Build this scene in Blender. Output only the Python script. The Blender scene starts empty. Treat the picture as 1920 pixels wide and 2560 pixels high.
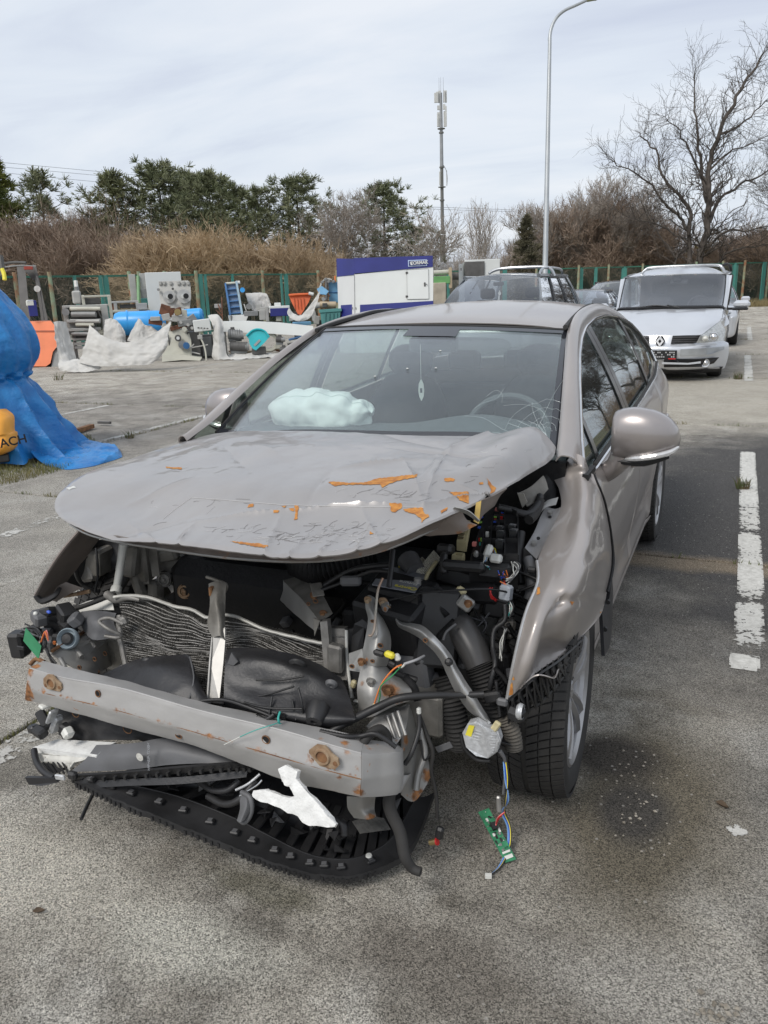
import bpy, bmesh, math, random
import numpy as np
from mathutils import Vector, Matrix, noise as mnoise
random.seed(7)
R = math.radians
scene = bpy.context.scene
COL = scene.collection
# ------------------------------------------------------------------ camera
CAM = np.array([1.27626785,-2.26383795,1.55762338])
YAW, PITCH, ROLL, FPX = .425045503,.276063666,-.0345767114,1953.58
_cy, _sy = math.cos(YAW), math.sin(YAW)
FW = np.array([-_sy*math.cos(PITCH), _cy*math.cos(PITCH),-math.sin(PITCH)])
_r0 = np.array([_cy, _sy, 0.]); _u0 = np.cross(_r0, FW)
RT = _r0*math.cos(ROLL)+_u0*math.sin(ROLL); UP = -_r0*math.sin(ROLL)+_u0*math.cos(ROLL)
cd = bpy.data.cameras.new('camera'); cam = bpy.data.objects.new('camera', cd); COL.objects.link(cam)
cam.matrix_world = Matrix(((RT[0], UP[0],-FW[0], CAM[0]),(RT[1], UP[1],-FW[1], CAM[1]),(RT[2], UP[2],-FW[2], CAM[2]),(0,0,0,1)))
cd.sensor_fit = 'VERTICAL'; cd.sensor_height = 24; cd.lens = FPX/2560*24
cd.clip_start = .05; cd.clip_end = 3000
scene.camera = cam
scene.render.resolution_x, scene.render.resolution_y = 768,1024
# ------------------------------------------------------------------ sky
SUN_EL, SUN_AZ = R(48), R(200)     # azimuth measured from +Y clockwise
w = bpy.data.worlds.new('World'); scene.world = w; w.use_nodes = True
nt = w.node_tree; N = nt.nodes; Lk = nt.links; N.clear()
out = N.new('ShaderNodeOutputWorld'); sky = N.new('ShaderNodeTexSky'); sky.sky_type = 'NISHITA'; sky.sun_disc = False
sky.sun_elevation = SUN_EL; sky.sun_rotation = SUN_AZ; sky.air_density = 1.2; sky.dust_density = 2.0
bg1 = N.new('ShaderNodeBackground'); bg1.inputs[1].default_value = .11; Lk.new(sky.outputs[0], bg1.inputs[0])
tc = N.new('ShaderNodeTexCoord'); sep = N.new('ShaderNodeSeparateXYZ'); Lk.new(tc.outputs['Generated'], sep.inputs[0])
mx = N.new('ShaderNodeMath'); mx.operation = 'MAXIMUM'; mx.inputs[1].default_value = 0; Lk.new(sep.outputs[2], mx.inputs[0])
ad = N.new('ShaderNodeMath'); ad.operation = 'ADD'; ad.inputs[1].default_value = .16; Lk.new(mx.outputs[0], ad.inputs[0])
dvx = N.new('ShaderNodeMath'); dvx.operation = 'DIVIDE'; Lk.new(sep.outputs[0], dvx.inputs[0]); Lk.new(ad.outputs[0], dvx.inputs[1])
dvy = N.new('ShaderNodeMath'); dvy.operation = 'DIVIDE'; Lk.new(sep.outputs[1], dvy.inputs[0]); Lk.new(ad.outputs[0], dvy.inputs[1])
cmb = N.new('ShaderNodeCombineXYZ'); Lk.new(dvx.outputs[0], cmb.inputs[0]); Lk.new(dvy.outputs[0], cmb.inputs[1])
mp = N.new('ShaderNodeMapping'); mp.inputs['Rotation'].default_value = (0,0, R(-32)); mp.inputs['Scale'].default_value = (.7,1.7,1); Lk.new(cmb.outputs[0], mp.inputs[0])
nz = N.new('ShaderNodeTexNoise'); nz.inputs['Scale'].default_value = 1.1; nz.inputs['Detail'].default_value = 7; nz.inputs['Roughness'].default_value = .55; nz.inputs['Distortion'].default_value = .5
Lk.new(mp.outputs[0], nz.inputs[0])
cr = N.new('ShaderNodeValToRGB'); e = cr.color_ramp.elements
e[0].position = .28; e[0].color = (.55,.595,.70,1); e[1].position = .66; e[1].color = (.745,.775,.825,1)
m_ = cr.color_ramp.elements.new(.47); m_.color = (.66,.71,.785,1)
Lk.new(nz.outputs[0], cr.inputs[0])
bg2 = N.new('ShaderNodeBackground'); bg2.inputs[1].default_value = 1.02; Lk.new(cr.outputs[0], bg2.inputs[0])
ms = N.new('ShaderNodeMixShader'); ms.inputs[0].default_value = .9
Lk.new(bg1.outputs[0], ms.inputs[1]); Lk.new(bg2.outputs[0], ms.inputs[2]); Lk.new(ms.outputs[0], out.inputs[0])
# ------------------------------------------------------------------ sun behind thin overcast
sl = bpy.data.lights.new('sun', 'SUN'); sl.energy = 1.9; sl.angle = R(22); sl.color = (1,.955,.9)
so = bpy.data.objects.new('sun', sl); COL.objects.link(so)
_d = Vector((math.sin(SUN_AZ)*math.cos(SUN_EL), math.cos(SUN_AZ)*math.cos(SUN_EL), math.sin(SUN_EL)))
so.rotation_euler = _d.to_track_quat('Z', 'Y').to_euler(); so.location = (0,0,30)
vs = scene.view_settings; scene.display_settings.display_device = 'sRGB'
vs.view_transform = 'Standard'; vs.look = 'None'; vs.exposure = .22; vs.gamma = 1; vs.use_curve_mapping = False
scene.cycles.max_bounces = 8; scene.cycles.transparent_max_bounces = 24

# ------------------------------------------------------------------ helpers: points
def at(px, py, **k):
 """world point where the sight line through a photo pixel meets the plane x=, y= or z=; d= metres along the view"""
 d = FW*FPX+RT*(px-960)-UP*(py-1280)
 (a, v), = k.items()
 if a == 'd': return CAM+d*(v/FPX)
 i = 'xyz'.index(a); return CAM+d*((v-CAM[i])/d[i])
def A(px, py, y): return at(px, py, y=y)
def fbm(x, y, z=0., o=3): return mnoise.fractal(Vector((x, y, z)),.9,2.1, o)

# ------------------------------------------------------------------ helpers: materials
MATS = {}
def lnk(t, a, b): t.links.new(a, b)
def pm(name, col, rough=.5, metal=0., var=.12, vs=6., bump=0., bs=60., coat=0., dust=0., dustcol=(.36,.34,.31), rust=False, spec=.5, two=None, tvs=None, transl=0., rvar=.15, rustcol=(.33,.15,.06), obj_var=0.):
 """principled material: base colour broken up by noise, optional dust film, fine bump, rust where the mesh attribute says so"""
 if name in MATS: return MATS[name]
 m = bpy.data.materials.new(name); m.use_nodes = True; t = m.node_tree; n = t.nodes
 b = n['Principled BSDF']; MATS[name] = m
 geo = n.new('ShaderNodeTexCoord'); co = geo.outputs['Object']
 nz = n.new('ShaderNodeTexNoise'); nz.inputs['Scale'].default_value = vs; nz.inputs['Detail'].default_value = 6; lnk(t, co, nz.inputs[0])
 c = Vector(col); c2 = Vector(two) if two else c*(1-var); c1 = c if two else c*(1+var)
 rp = n.new('ShaderNodeValToRGB'); rp.color_ramp.elements[0].position = .35; rp.color_ramp.elements[1].position = .65
 rp.color_ramp.elements[0].color = (*c2,1); rp.color_ramp.elements[1].color = (*c1,1); lnk(t, nz.outputs[0], rp.inputs[0])
 src = rp.outputs[0]; rsrc = None
 mr = n.new('ShaderNodeMapRange'); mr.inputs[3].default_value = max(.02, rough*(1-rvar)); mr.inputs[4].default_value = min(1, rough*(1+rvar)); lnk(t, nz.outputs[0], mr.inputs[0]); rsrc = mr.outputs[0]
 msrc = None
 if obj_var:
  oi = n.new('ShaderNodeObjectInfo'); mm = n.new('ShaderNodeMapRange'); mm.inputs[3].default_value = 1-obj_var; mm.inputs[4].default_value = 1+obj_var; lnk(t, oi.outputs['Random'], mm.inputs[0])
  vm = n.new('ShaderNodeVectorMath'); vm.operation = 'SCALE'; lnk(t, src, vm.inputs[0]); lnk(t, mm.outputs[0], vm.inputs['Scale']); src = vm.outputs[0]
 def mixc(fac, a, bcol):
  x = n.new('ShaderNodeMix'); x.data_type = 'RGBA'; lnk(t, fac, x.inputs[0]); lnk(t, a, x.inputs[6]); x.inputs[7].default_value = (*bcol, 1); return x.outputs[2]
 def mixf(fac, a, v):
  x = n.new('ShaderNodeMix'); lnk(t, fac, x.inputs[0])
  if hasattr(a, 'links'): lnk(t, a, x.inputs[2])
  else: x.inputs[2].default_value = a
  x.inputs[3].default_value = v; return x.outputs[0]
 if dust > 0:
  n2 = n.new('ShaderNodeTexNoise'); n2.inputs['Scale'].default_value = 2.3; n2.inputs['Detail'].default_value = 8; n2.inputs['Roughness'].default_value = .65; lnk(t, co, n2.inputs[0])
  r2 = n.new('ShaderNodeMapRange'); r2.inputs[1].default_value = .3; r2.inputs[2].default_value = .75; r2.inputs[3].default_value = dust*.35; r2.inputs[4].default_value = dust; lnk(t, n2.outputs[0], r2.inputs[0])
  src = mixc(r2.outputs[0], src, dustcol); rsrc = mixf(r2.outputs[0], rsrc, .85); msrc = mixf(r2.outputs[0], metal, 0.)
 if rust:
  at_ = n.new('ShaderNodeAttribute'); at_.attribute_name = 'rust'
  n3 = n.new('ShaderNodeTexNoise'); n3.inputs['Scale'].default_value = 22; n3.inputs['Detail'].default_value = 9; n3.inputs['Roughness'].default_value = .7; lnk(t, co, n3.inputs[0])
  a3 = n.new('ShaderNodeMath'); a3.operation = 'ADD'; lnk(t, at_.outputs['Fac'], a3.inputs[0]); lnk(t, n3.outputs[0], a3.inputs[1])
  m3 = n.new('ShaderNodeMapRange'); m3.inputs[1].default_value = 1.0 if rust != 'chip' else 1.02; m3.inputs[2].default_value = 1.16 if rust != 'chip' else 1.05; lnk(t, a3.outputs[0], m3.inputs[0])
  n4 = n.new('ShaderNodeTexNoise'); n4.inputs['Scale'].default_value = 60; n4.inputs['Detail'].default_value = 5; lnk(t, co, n4.inputs[0])
  r4 = n.new('ShaderNodeValToRGB'); rc = Vector(rustcol)
  r4.color_ramp.elements[0].position = .35; r4.color_ramp.elements[0].color = (*(rc*.45),1); r4.color_ramp.elements[1].position = .65; r4.color_ramp.elements[1].color = (*(rc*1.25),1)
  lnk(t, n4.outputs[0], r4.inputs[0])
  x = n.new('ShaderNodeMix'); x.data_type = 'RGBA'; lnk(t, m3.outputs[0], x.inputs[0]); lnk(t, src, x.inputs[6]); lnk(t, r4.outputs[0], x.inputs[7]); src = x.outputs[2]
  rsrc = mixf(m3.outputs[0], rsrc, .9); msrc = mixf(m3.outputs[0], msrc if msrc else metal, 0.)
  if coat:
   inv = mixf(m3.outputs[0], coat, 0.); lnk(t, inv, b.inputs['Coat Weight'])
 lnk(t, src, b.inputs['Base Color']); lnk(t, rsrc, b.inputs['Roughness'])
 if msrc: lnk(t, msrc, b.inputs['Metallic'])
 else: b.inputs['Metallic'].default_value = metal
 if coat and not rust: b.inputs['Coat Weight'].default_value = coat
 b.inputs['Coat Roughness'].default_value = .08
 b.inputs['Specular IOR Level'].default_value = spec
 if bump:
  nb = n.new('ShaderNodeTexNoise'); nb.inputs['Scale'].default_value = bs; nb.inputs['Detail'].default_value = 6; lnk(t, co, nb.inputs[0])
  bp = n.new('ShaderNodeBump'); bp.inputs['Strength'].default_value = min(1, bump); bp.inputs['Distance'].default_value = .5/bs*max(1, bump); lnk(t, nb.outputs[0], bp.inputs['Height']); lnk(t, bp.outputs[0], b.inputs['Normal'])
 return m
def glass_mat(name, tint=(.8,.88,.84), refl=1.0, rough=.02, cracks=False):
 if name in MATS: return MATS[name]
 m = bpy.data.materials.new(name); m.use_nodes = True; t = m.node_tree; n = t.nodes; n.clear(); MATS[name] = m
 o = n.new('ShaderNodeOutputMaterial'); tr = n.new('ShaderNodeBsdfTransparent'); tr.inputs[0].default_value = (*tint, 1)
 gl = n.new('ShaderNodeBsdfGlossy'); gl.inputs['Roughness'].default_value = rough; gl.inputs['Color'].default_value = (.95,.97,1,1)
 ge = n.new('ShaderNodeNewGeometry'); dt = n.new('ShaderNodeVectorMath'); dt.operation = 'DOT_PRODUCT'; lnk(t, ge.outputs['Incoming'], dt.inputs[0]); lnk(t, ge.outputs['Normal'], dt.inputs[1])
 def mth(op, a, v):
  q = n.new('ShaderNodeMath'); q.operation = op
  for k, s_ in enumerate((a, v)):
   if s_ is None: continue
   if hasattr(s_, 'links'): lnk(t, s_, q.inputs[k])
   else: q.inputs[k].default_value = s_
  return q.outputs[0]
 fz = mth('POWER', mth('SUBTRACT', 1., mth('ABSOLUTE', dt.outputs['Value'], None)),4.2); mu = n.new('ShaderNodeMath'); mu.operation = 'MULTIPLY_ADD'; mu.inputs[1].default_value = .9*refl; mu.inputs[2].default_value = .045*refl; mu.use_clamp = True; lnk(t, fz, mu.inputs[0])
 mix = n.new('ShaderNodeMixShader'); lnk(t, mu.outputs[0], mix.inputs[0]); lnk(t, tr.outputs[0], mix.inputs[1]); lnk(t, gl.outputs[0], mix.inputs[2])
 # thin film of dirt
 df = n.new('ShaderNodeBsdfDiffuse'); df.inputs[0].default_value = (.5,.5,.48,1)
 tcx = n.new('ShaderNodeTexCoord'); nz = n.new('ShaderNodeTexNoise'); nz.inputs['Scale'].default_value = 4; nz.inputs['Detail'].default_value = 7; lnk(t, tcx.outputs['Object'], nz.inputs[0])
 mr = n.new('ShaderNodeMapRange'); mr.inputs[1].default_value = .35; mr.inputs[2].default_value = .8; mr.inputs[3].default_value = .008; mr.inputs[4].default_value = .035; lnk(t, nz.outputs[0], mr.inputs[0])
 m2 = n.new('ShaderNodeMixShader'); lnk(t, mr.outputs[0], m2.inputs[0]); lnk(t, mix.outputs[0], m2.inputs[1]); lnk(t, df.outputs[0], m2.inputs[2])
 lnk(t, m2.outputs[0], o.inputs[0]); return m

# ------------------------------------------------------------------ helpers: objects
def tag(o, label=None, cat=None, group=None, kind=None):
 if label: o['label'] = label
 if cat: o['category'] = cat
 if group: o['group'] = group
 if kind: o['kind'] = kind
 return o
def empty(name, loc=(0,0,0), rz=0., label=None, cat=None, group=None):
 o = bpy.data.objects.new(name, None); COL.objects.link(o); o.location = loc; o.rotation_euler = (0,0, rz); o.empty_display_size = .2
 return tag(o, label, cat, group)
def link(name, me, parent=None):
 o = bpy.data.objects.new(name, me); COL.objects.link(o)
 if parent: o.parent = parent
 return o
def copy_tree(o, parent=None):
 c = o.copy(); COL.objects.link(c); c.parent = parent
 for ch in list(o.children): copy_tree(ch, c)
 return c
class MB:
 """collects shapes, then links them as one mesh object"""
 def __init__(s): s.v = []; s.f = []; s.mi = []; s.cur = 0; s.M = None
 def _add(s, vs, fs):
  k = len(s.v)
  if s.M is not None: vs = [s.M @ Vector(p) for p in vs]
  s.v += [tuple(float(q) for q in p) for p in vs]; s.f += [tuple(i+k for i in f) for f in fs]; s.mi += [s.cur]*len(fs); return s
 def box(s, c, d, rot=None, bev=0.):
  x, y, z = [q/2 for q in d]
  if bev:
   b = bev; P = []
   for sz in (-1,1):
    for (ix, iy) in ((1,0),(0,1)):
     pass
   # chamfered box: 24 vertices
   vs = []; idx = {}
   for sx in (-1,1):
    for sy in (-1,1):
     for sz in (-1,1):
      for a in range(3):
       p = [sx*(x-b), sy*(y-b), sz*(z-b)]; p[a] = (sx*x, sy*y, sz*z)[a]; idx[(sx, sy, sz, a)] = len(vs); vs.append(p)
   fs = []
   for a in range(3):
    o1, o2 = [q for q in range(3) if q != a]
    for sg in (-1,1):
     q = []
     for (u, v_) in ((-1,-1),(1,-1),(1,1),(-1,1)):
      k = [0,0,0]; k[a] = sg; k[o1] = u; k[o2] = v_; q.append(idx[(*k, a)])
     fs.append(q)
   for a in range(3):
    o1, o2 = [q for q in range(3) if q != a]
    for u in (-1,1):
     for v_ in (-1,1):
      q = []
      for (sg, ax) in ((-1, o1),(1, o1),(1, o2),(-1, o2)):
       k = [0,0,0]; k[a] = sg; k[o1] = u; k[o2] = v_; q.append(idx[(*k, ax)])
      fs.append(q)
   for sx in (-1,1):
    for sy in (-1,1):
     for sz in (-1,1): fs.append([idx[(sx, sy, sz, a)] for a in range(3)])
  else:
   vs = [(i*x, j*y, k*z) for i in (-1,1) for j in (-1,1) for k in (-1,1)]
   fs = [(0,1,3,2),(4,6,7,5),(0,4,5,1),(2,3,7,6),(0,2,6,4),(1,5,7,3)]
  if rot is not None:
   rm = rot if isinstance(rot, Matrix) else (Matrix.Rotation(rot[2],3, 'Z') @ Matrix.Rotation(rot[1],3, 'Y') @ Matrix.Rotation(rot[0],3, 'X'))
   vs = [rm @ Vector(p) for p in vs]
  cc = Vector([float(q) for q in c]); return s._add([Vector(p)+cc for p in vs], fs)
 def beam(s, p0, p1, w, h, up=(0,0,1)):
  p0 = Vector([float(q) for q in p0]); p1 = Vector([float(q) for q in p1]); d = p1-p0; L = d.length
  if L < 1e-6: return s
  y = d/L; x = y.cross(Vector(up));
  if x.length < 1e-4: x = y.cross(Vector((1,0,0)))
  x.normalize(); z = x.cross(y); m = Matrix((x, y, z)).transposed()
  return s.box((p0+p1)/2,(w, L, h), m)
 def cyl(s, p0, p1, r0, r1=None, n=12, cap=True):
  r1 = r0 if r1 is None else r1
  p0 = Vector([float(q) for q in p0]); p1 = Vector([float(q) for q in p1]); d = (p1-p0).normalized()
  x = d.orthogonal().normalized(); y = d.cross(x); vs = []; fs = []
  for k in range(n):
   a = 2*math.pi*k/n; o = x*math.cos(a)+y*math.sin(a); vs += [p0+o*r0, p1+o*r1]
  for k in range(n): a = 2*k; b_ = 2*((k+1) % n); fs.append((a, b_, b_+1, a+1))
  if cap: fs.append(tuple(2*k for k in range(n))[::-1]); fs.append(tuple(2*k+1 for k in range(n)))
  return s._add(vs, fs)
 def tube(s, pts, r, n=8, sub=4, ribs=0., cap=True):
  P = [Vector([float(q) for q in p]) for p in pts]
  rr = list(r) if hasattr(r, '__len__') else [r]*len(P)
  if sub > 1 and len(P) > 2: P, rr = crom(P, rr, sub)
  vs = []; fs = []; prev = None
  for i, p in enumerate(P):
   d = (P[min(i+1, len(P)-1)]-P[max(i-1,0)])
   if d.length < 1e-9: d = Vector((0,0,1))
   d.normalize()
   if prev is None: x = d.orthogonal().normalized()
   else:
    x = prev-d*prev.dot(d)
    x = x.normalized() if x.length > 1e-5 else d.orthogonal().normalized()
   prev = x; y = d.cross(x); q = rr[i]*(1+(ribs if i % 2 else -ribs))
   for k in range(n): a = 2*math.pi*k/n; vs.append(p+(x*math.cos(a)+y*math.sin(a))*q)
  for i in range(len(P)-1):
   for k in range(n): a = i*n+k; b_ = i*n+(k+1) % n; fs.append((a, b_, b_+n, a+n))
  if cap: fs.append(tuple(range(n))[::-1]); fs.append(tuple(range((len(P)-1)*n, len(P)*n)))
  return s._add(vs, fs)
 def lathe(s, prof, n=24, c=(0,0,0), axis='z', cap=False):
  """prof: (radius, height) pairs"""
  vs = []; fs = []
  for (r, h) in prof:
   for k in range(n):
    a = 2*math.pi*k/n; x, y = r*math.cos(a), r*math.sin(a)
    p = {'z': (x, y, h), 'x': (h, x, y), 'y': (x, h, y)}[axis]; vs.append((p[0]+c[0], p[1]+c[1], p[2]+c[2]))
  for i in range(len(prof)-1):
   for k in range(n): a = i*n+k; b_ = i*n+(k+1) % n; fs.append((a, b_, b_+n, a+n))
  if cap: fs.append(tuple(range(n))); fs.append(tuple(range((len(prof)-1)*n, len(prof)*n)))
  return s._add(vs, fs)
 def plate(s, pts, t, dr=None):
  """flat or folded outline of 3-D points, given thickness t along dr (default: its normal)"""
  P = [Vector([float(q) for q in p]) for p in pts]; n = len(P)
  if dr is None:
   nn = Vector((0,0,0))
   for i in range(n): nn += P[i].cross(P[(i+1) % n])
   dr = nn.normalized()
  dr = Vector([float(q) for q in dr])
  vs = P+[p+dr*t for p in P]; fs = [tuple(range(n)), tuple(range(2*n-1, n-1,-1))]+[(i, (i+1) % n, (i+1) % n+n, i+n) for i in range(n)]
  return s._add(vs, fs)
 def grid(s, G, t=0., close=False, n0=None):
  """G[i][j] points; t gives it thickness"""
  G = np.asarray(G, float); a, b_, _ = G.shape
  idx = lambda i, j: i*b_+j
  F = [(idx(i, j), idx(i, j+1), idx(i+1, j+1), idx(i+1, j)) for i in range(a-1) for j in range(b_-1)]
  if close: F += [(idx(i, b_-1), idx(i, 0), idx(i+1,0), idx(i+1, b_-1)) for i in range(a-1)]
  V = [tuple(p) for p in G.reshape(-1,3)]
  if t:
   du = np.gradient(G, axis=0); dv = np.gradient(G, axis=1); nn = np.cross(du, dv); nn /= (np.linalg.norm(nn, axis=2, keepdims=True)+1e-12)
   V2 = [tuple(p) for p in (G-nn*t).reshape(-1,3)]; K = len(V)
   F += [tuple(i+K for i in f[::-1]) for f in F]
   rim = [idx(0, j) for j in range(b_)]+[idx(i, b_-1) for i in range(1, a)]+[idx(a-1, j) for j in range(b_-2,-1,-1)]+[idx(i, 0) for i in range(a-2,0,-1)]
   if not close: F += [(rim[k], rim[(k+1) % len(rim)]+0, rim[(k+1) % len(rim)]+K, rim[k]+K) for k in range(len(rim))]
   V += V2
  return s._add(V, F)
 def build(s, name, mat, parent=None, smooth=True, ang=35., recalc=True):
  me = bpy.data.meshes.new(name); me.from_pydata(s.v, [], s.f)
  for m in (mat if isinstance(mat, (list, tuple)) else [mat]): me.materials.append(m)
  if any(s.mi): me.polygons.foreach_set('material_index', s.mi)
  if recalc and len(s.f) < 60000:
   bm = bmesh.new(); bm.from_mesh(me); bmesh.ops.recalc_face_normals(bm, faces=bm.faces); bm.to_mesh(me); bm.free()
  if smooth: me.shade_smooth(); me.set_sharp_from_angle(angle=R(ang))
  return link(name, me, parent)
def crom(P, rr, sub):
 Q = []; q = []
 n = len(P)
 for i in range(n-1):
  p0, p1, p2, p3 = P[max(i-1,0)], P[i], P[i+1], P[min(i+2, n-1)]
  for k in range(sub):
   t = k/sub
   Q.append(.5*((2*p1)+(p2-p0)*t+(2*p0-5*p1+4*p2-p3)*t*t+(3*p1-p0-3*p2+p3)*t**3)); q.append(rr[i]*(1-t)+rr[i+1]*t)
 Q.append(P[-1]); q.append(rr[-1]); return Q, q
def cr1(V, n):
 """Catmull-Rom resample of an array of points (k,3) to n points, uniform in parameter"""
 V = np.asarray(V, float); k = len(V); t = np.linspace(0, k-1, n); i = np.minimum(t.astype(int), k-2); f = (t-i)[:, None] if V.ndim == 2 else (t-i)[:, None, None]
 g = lambda j: V[np.clip(j, 0, k-1)]
 p0, p1, p2, p3 = g(i-1), g(i), g(i+1), g(i+2)
 return .5*((2*p1)+(p2-p0)*f+(2*p0-5*p1+4*p2-p3)*f**2+(3*p1-p0-3*p2+p3)*f**3)
def surf(C, nu, nv):
 C = np.asarray(C, float); G = cr1(C, nu); return np.swapaxes(cr1(np.swapaxes(G, 0,1), nv),0,1)
def lin(C, nu, nv):
 C = np.asarray(C, float)
 def l1(V, n):
  k = len(V); t = np.linspace(0, k-1, n); i = np.minimum(t.astype(int), k-2); f = (t-i)[:, None, None]; return V[i]*(1-f)+V[i+1]*f
 return np.swapaxes(l1(np.swapaxes(l1(C, nu),0,1), nv),0,1)
def crumple(G, amp, freq, seed=0., ridged=False):
 G = np.array(G, float); a, b_, _ = G.shape
 nn = np.cross(np.gradient(G, axis=0), np.gradient(G, axis=1)); nn /= (np.linalg.norm(nn, axis=2, keepdims=True)+1e-12)
 for i in range(a):
  for j in range(b_):
   p = Vector(G[i, j])*freq; v = mnoise.fractal(p+Vector((seed, seed*1.7,0)),.8,2., 4)
   if ridged: v = .5-abs(v)*2
   G[i, j] += nn[i, j]*v*amp
 return G
def rust_attr(o, spots, base=0.):
 """spots: (point, radius, strength[, stretch vector]) -> float attribute 'rust' on the vertices"""
 me = o.data; co = np.empty(len(me.vertices)*3); me.vertices.foreach_get('co', co); co = co.reshape(-1,3); val = np.full(len(co), base)
 for s_ in spots:
  p, r, k = s_[:3]; d = co-np.asarray(p, float)
  if len(s_) > 3: d = d/np.asarray(s_[3], float)
  val = np.maximum(val, k*np.clip(1-np.linalg.norm(d, axis=1)/r, 0,1))
 a = me.attributes.new('rust', 'FLOAT', 'POINT'); a.data.foreach_set('value', val); return o
def text_obj(name, body, size, mat, parent=None, M=None, depth=.001, align='CENTER', bold=0.):
 c = bpy.data.curves.new(name, 'FONT'); c.body = body; c.size = size; c.extrude = depth; c.align_x = align; c.align_y = 'CENTER'; c.offset = bold
 o = bpy.data.objects.new(name+'_tmp', c); COL.objects.link(o); dg = bpy.context.evaluated_depsgraph_get(); dg.update()
 me = bpy.data.meshes.new_from_object(o.evaluated_get(dg)); COL.objects.unlink(o); bpy.data.objects.remove(o); bpy.data.curves.remove(c)
 me.materials.clear(); me.materials.append(mat); me.name = name
 if M is not None: me.transform(M)
 return link(name, me, parent)
def basis(o, x, y):
 """matrix with origin o, x and y directions"""
 x = Vector([float(q) for q in x]).normalized(); y = Vector([float(q) for q in y]); y = (y-x*y.dot(x)).normalized(); z = x.cross(y)
 return Matrix(((x[0], y[0], z[0], float(o[0])),(x[1], y[1], z[1], float(o[1])),(x[2], y[2], z[2], float(o[2])),(0,0,0,1)))
# ------------------------------------------------------------------ shared materials
M_paint = pm('taupe_metallic_paint', (.34,.308,.288),.36,.45,.05,3, coat=.6, dust=.14, dustcol=(.40,.38,.36), rust='chip', rustcol=(.62,.25,.05))
M_hood = pm('dusty_taupe_paint', (.29,.272,.262),.32,.5,.05,5, coat=.55, dust=.42, dustcol=(.43,.42,.41), rust='chip', rustcol=(.62,.27,.06), bump=.02, bs=30)
M_under = pm('painted_underside', (.16,.13,.115),.5,.3,.2,8, dust=.3, rust=True)
M_black = pm('black_plastic', (.014,.014,.015),.48,0,.3,12, bump=.12, bs=160, dust=.06, dustcol=(.13,.125,.12))
M_black2 = pm('dusty_black_plastic', (.012,.0125,.015),.42,0,.3,9, bump=.2, bs=120, dust=.09, dustcol=(.15,.14,.13))
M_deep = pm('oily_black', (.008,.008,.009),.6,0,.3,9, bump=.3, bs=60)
M_rubber = pm('rubber', (.018,.018,.018),.75,0,.25,30, bump=.2, bs=200, dust=.12, dustcol=(.14,.125,.11))
M_steel = pm('galvanised_steel', (.36,.36,.35),.36,.75,.1,9, dust=.35, dustcol=(.33,.30,.26), rust=True, bump=.05, bs=90)
M_beam = pm('grey_primered_steel', (.42,.415,.41),.42,.35,.08,7, dust=.35, dustcol=(.40,.385,.36), rust=True, bump=.08, bs=120)
M_weld = pm('grimy_metal', (.22,.215,.20),.55,.5,.35,14, dust=.35, dustcol=(.22,.19,.15), rust=True, bump=.3, bs=70)
M_alu = pm('dirty_aluminium', (.21,.205,.195),.5,.6,.3,30, dust=.35, dustcol=(.3,.28,.25), bump=.4, bs=220)
M_silver = pm('cast_silver', (.55,.56,.57),.45,.5,.15,90, bump=.5, bs=240)
M_rusty = pm('rusty_steel', (.26,.135,.06),.85,.05,.45,30, bump=.5, bs=130, two=(.11,.05,.028))
M_tanrust = pm('tan_rusty_steel', (.36,.27,.18),.8,.1,.3,40, bump=.3, bs=130, two=(.22,.13,.07))
M_foam = pm('white_polystyrene', (.70,.70,.68),.85,0,.08,40, bump=.9, bs=170)
M_foam2 = pm('grubby_polystyrene', (.52,.51,.47),.85,0,.15,25, bump=.6, bs=130)
M_greyp = pm('grey_plastic', (.085,.088,.095),.5,0,.15,10, bump=.1, bs=100, dust=.25, dustcol=(.2,.19,.18))
M_whitep = pm('white_plastic', (.62,.62,.58),.45,0,.1,20)
M_cream = pm('cream_plastic', (.5,.44,.26),.5,0,.15,30)
M_chrome = pm('chrome', (.7,.7,.7),.12,1., .05,20)
M_glass = glass_mat('windscreen_glass', (.92,.965,.95),1.5)
M_side = glass_mat('tinted_side_glass', (.72,.78,.75),.9)
M_frit = pm('black_glass_border', (.02,.022,.028),.12,0,.1,10, coat=.6)
M_lens = glass_mat('clear_lens', (.86,.88,.88),.8)
M_green = pm('green_circuit_board', (.03,.20,.09),.4,0,.25,60)
M_airbag = pm('pale_airbag_cloth', (.78,.81,.795),.8,0,.05,6, bump=.2, bs=90)
def colm(n, c, r=.5, **k): return pm(n, c, r, **k)
M_red = colm('red_plastic', (.5,.02,.02)); M_yellow = colm('yellow_plastic', (.75,.65,.05)); M_blue = colm('blue_plastic', (.03,.09,.5))
M_orange = colm('orange_plastic', (.75,.2,.04)); M_teal = colm('teal_wire', (.05,.38,.33)); M_pink = colm('pink_plastic', (.7,.22,.2)); M_lgreen = colm('light_green_plastic', (.3,.6,.1)); M_lblue = colm('light_blue_wire', (.2,.4,.7))
M_seat = pm('dark_seat_cloth', (.04,.042,.05),.9,0,.2,20, bump=.3, bs=200)
M_dash = pm('grey_dashboard', (.10,.11,.12),.75,0,.1,20, bump=.2, bs=300)
M_trim = pm('pale_headlining', (.42,.44,.42),.9,0,.08,10)
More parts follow.
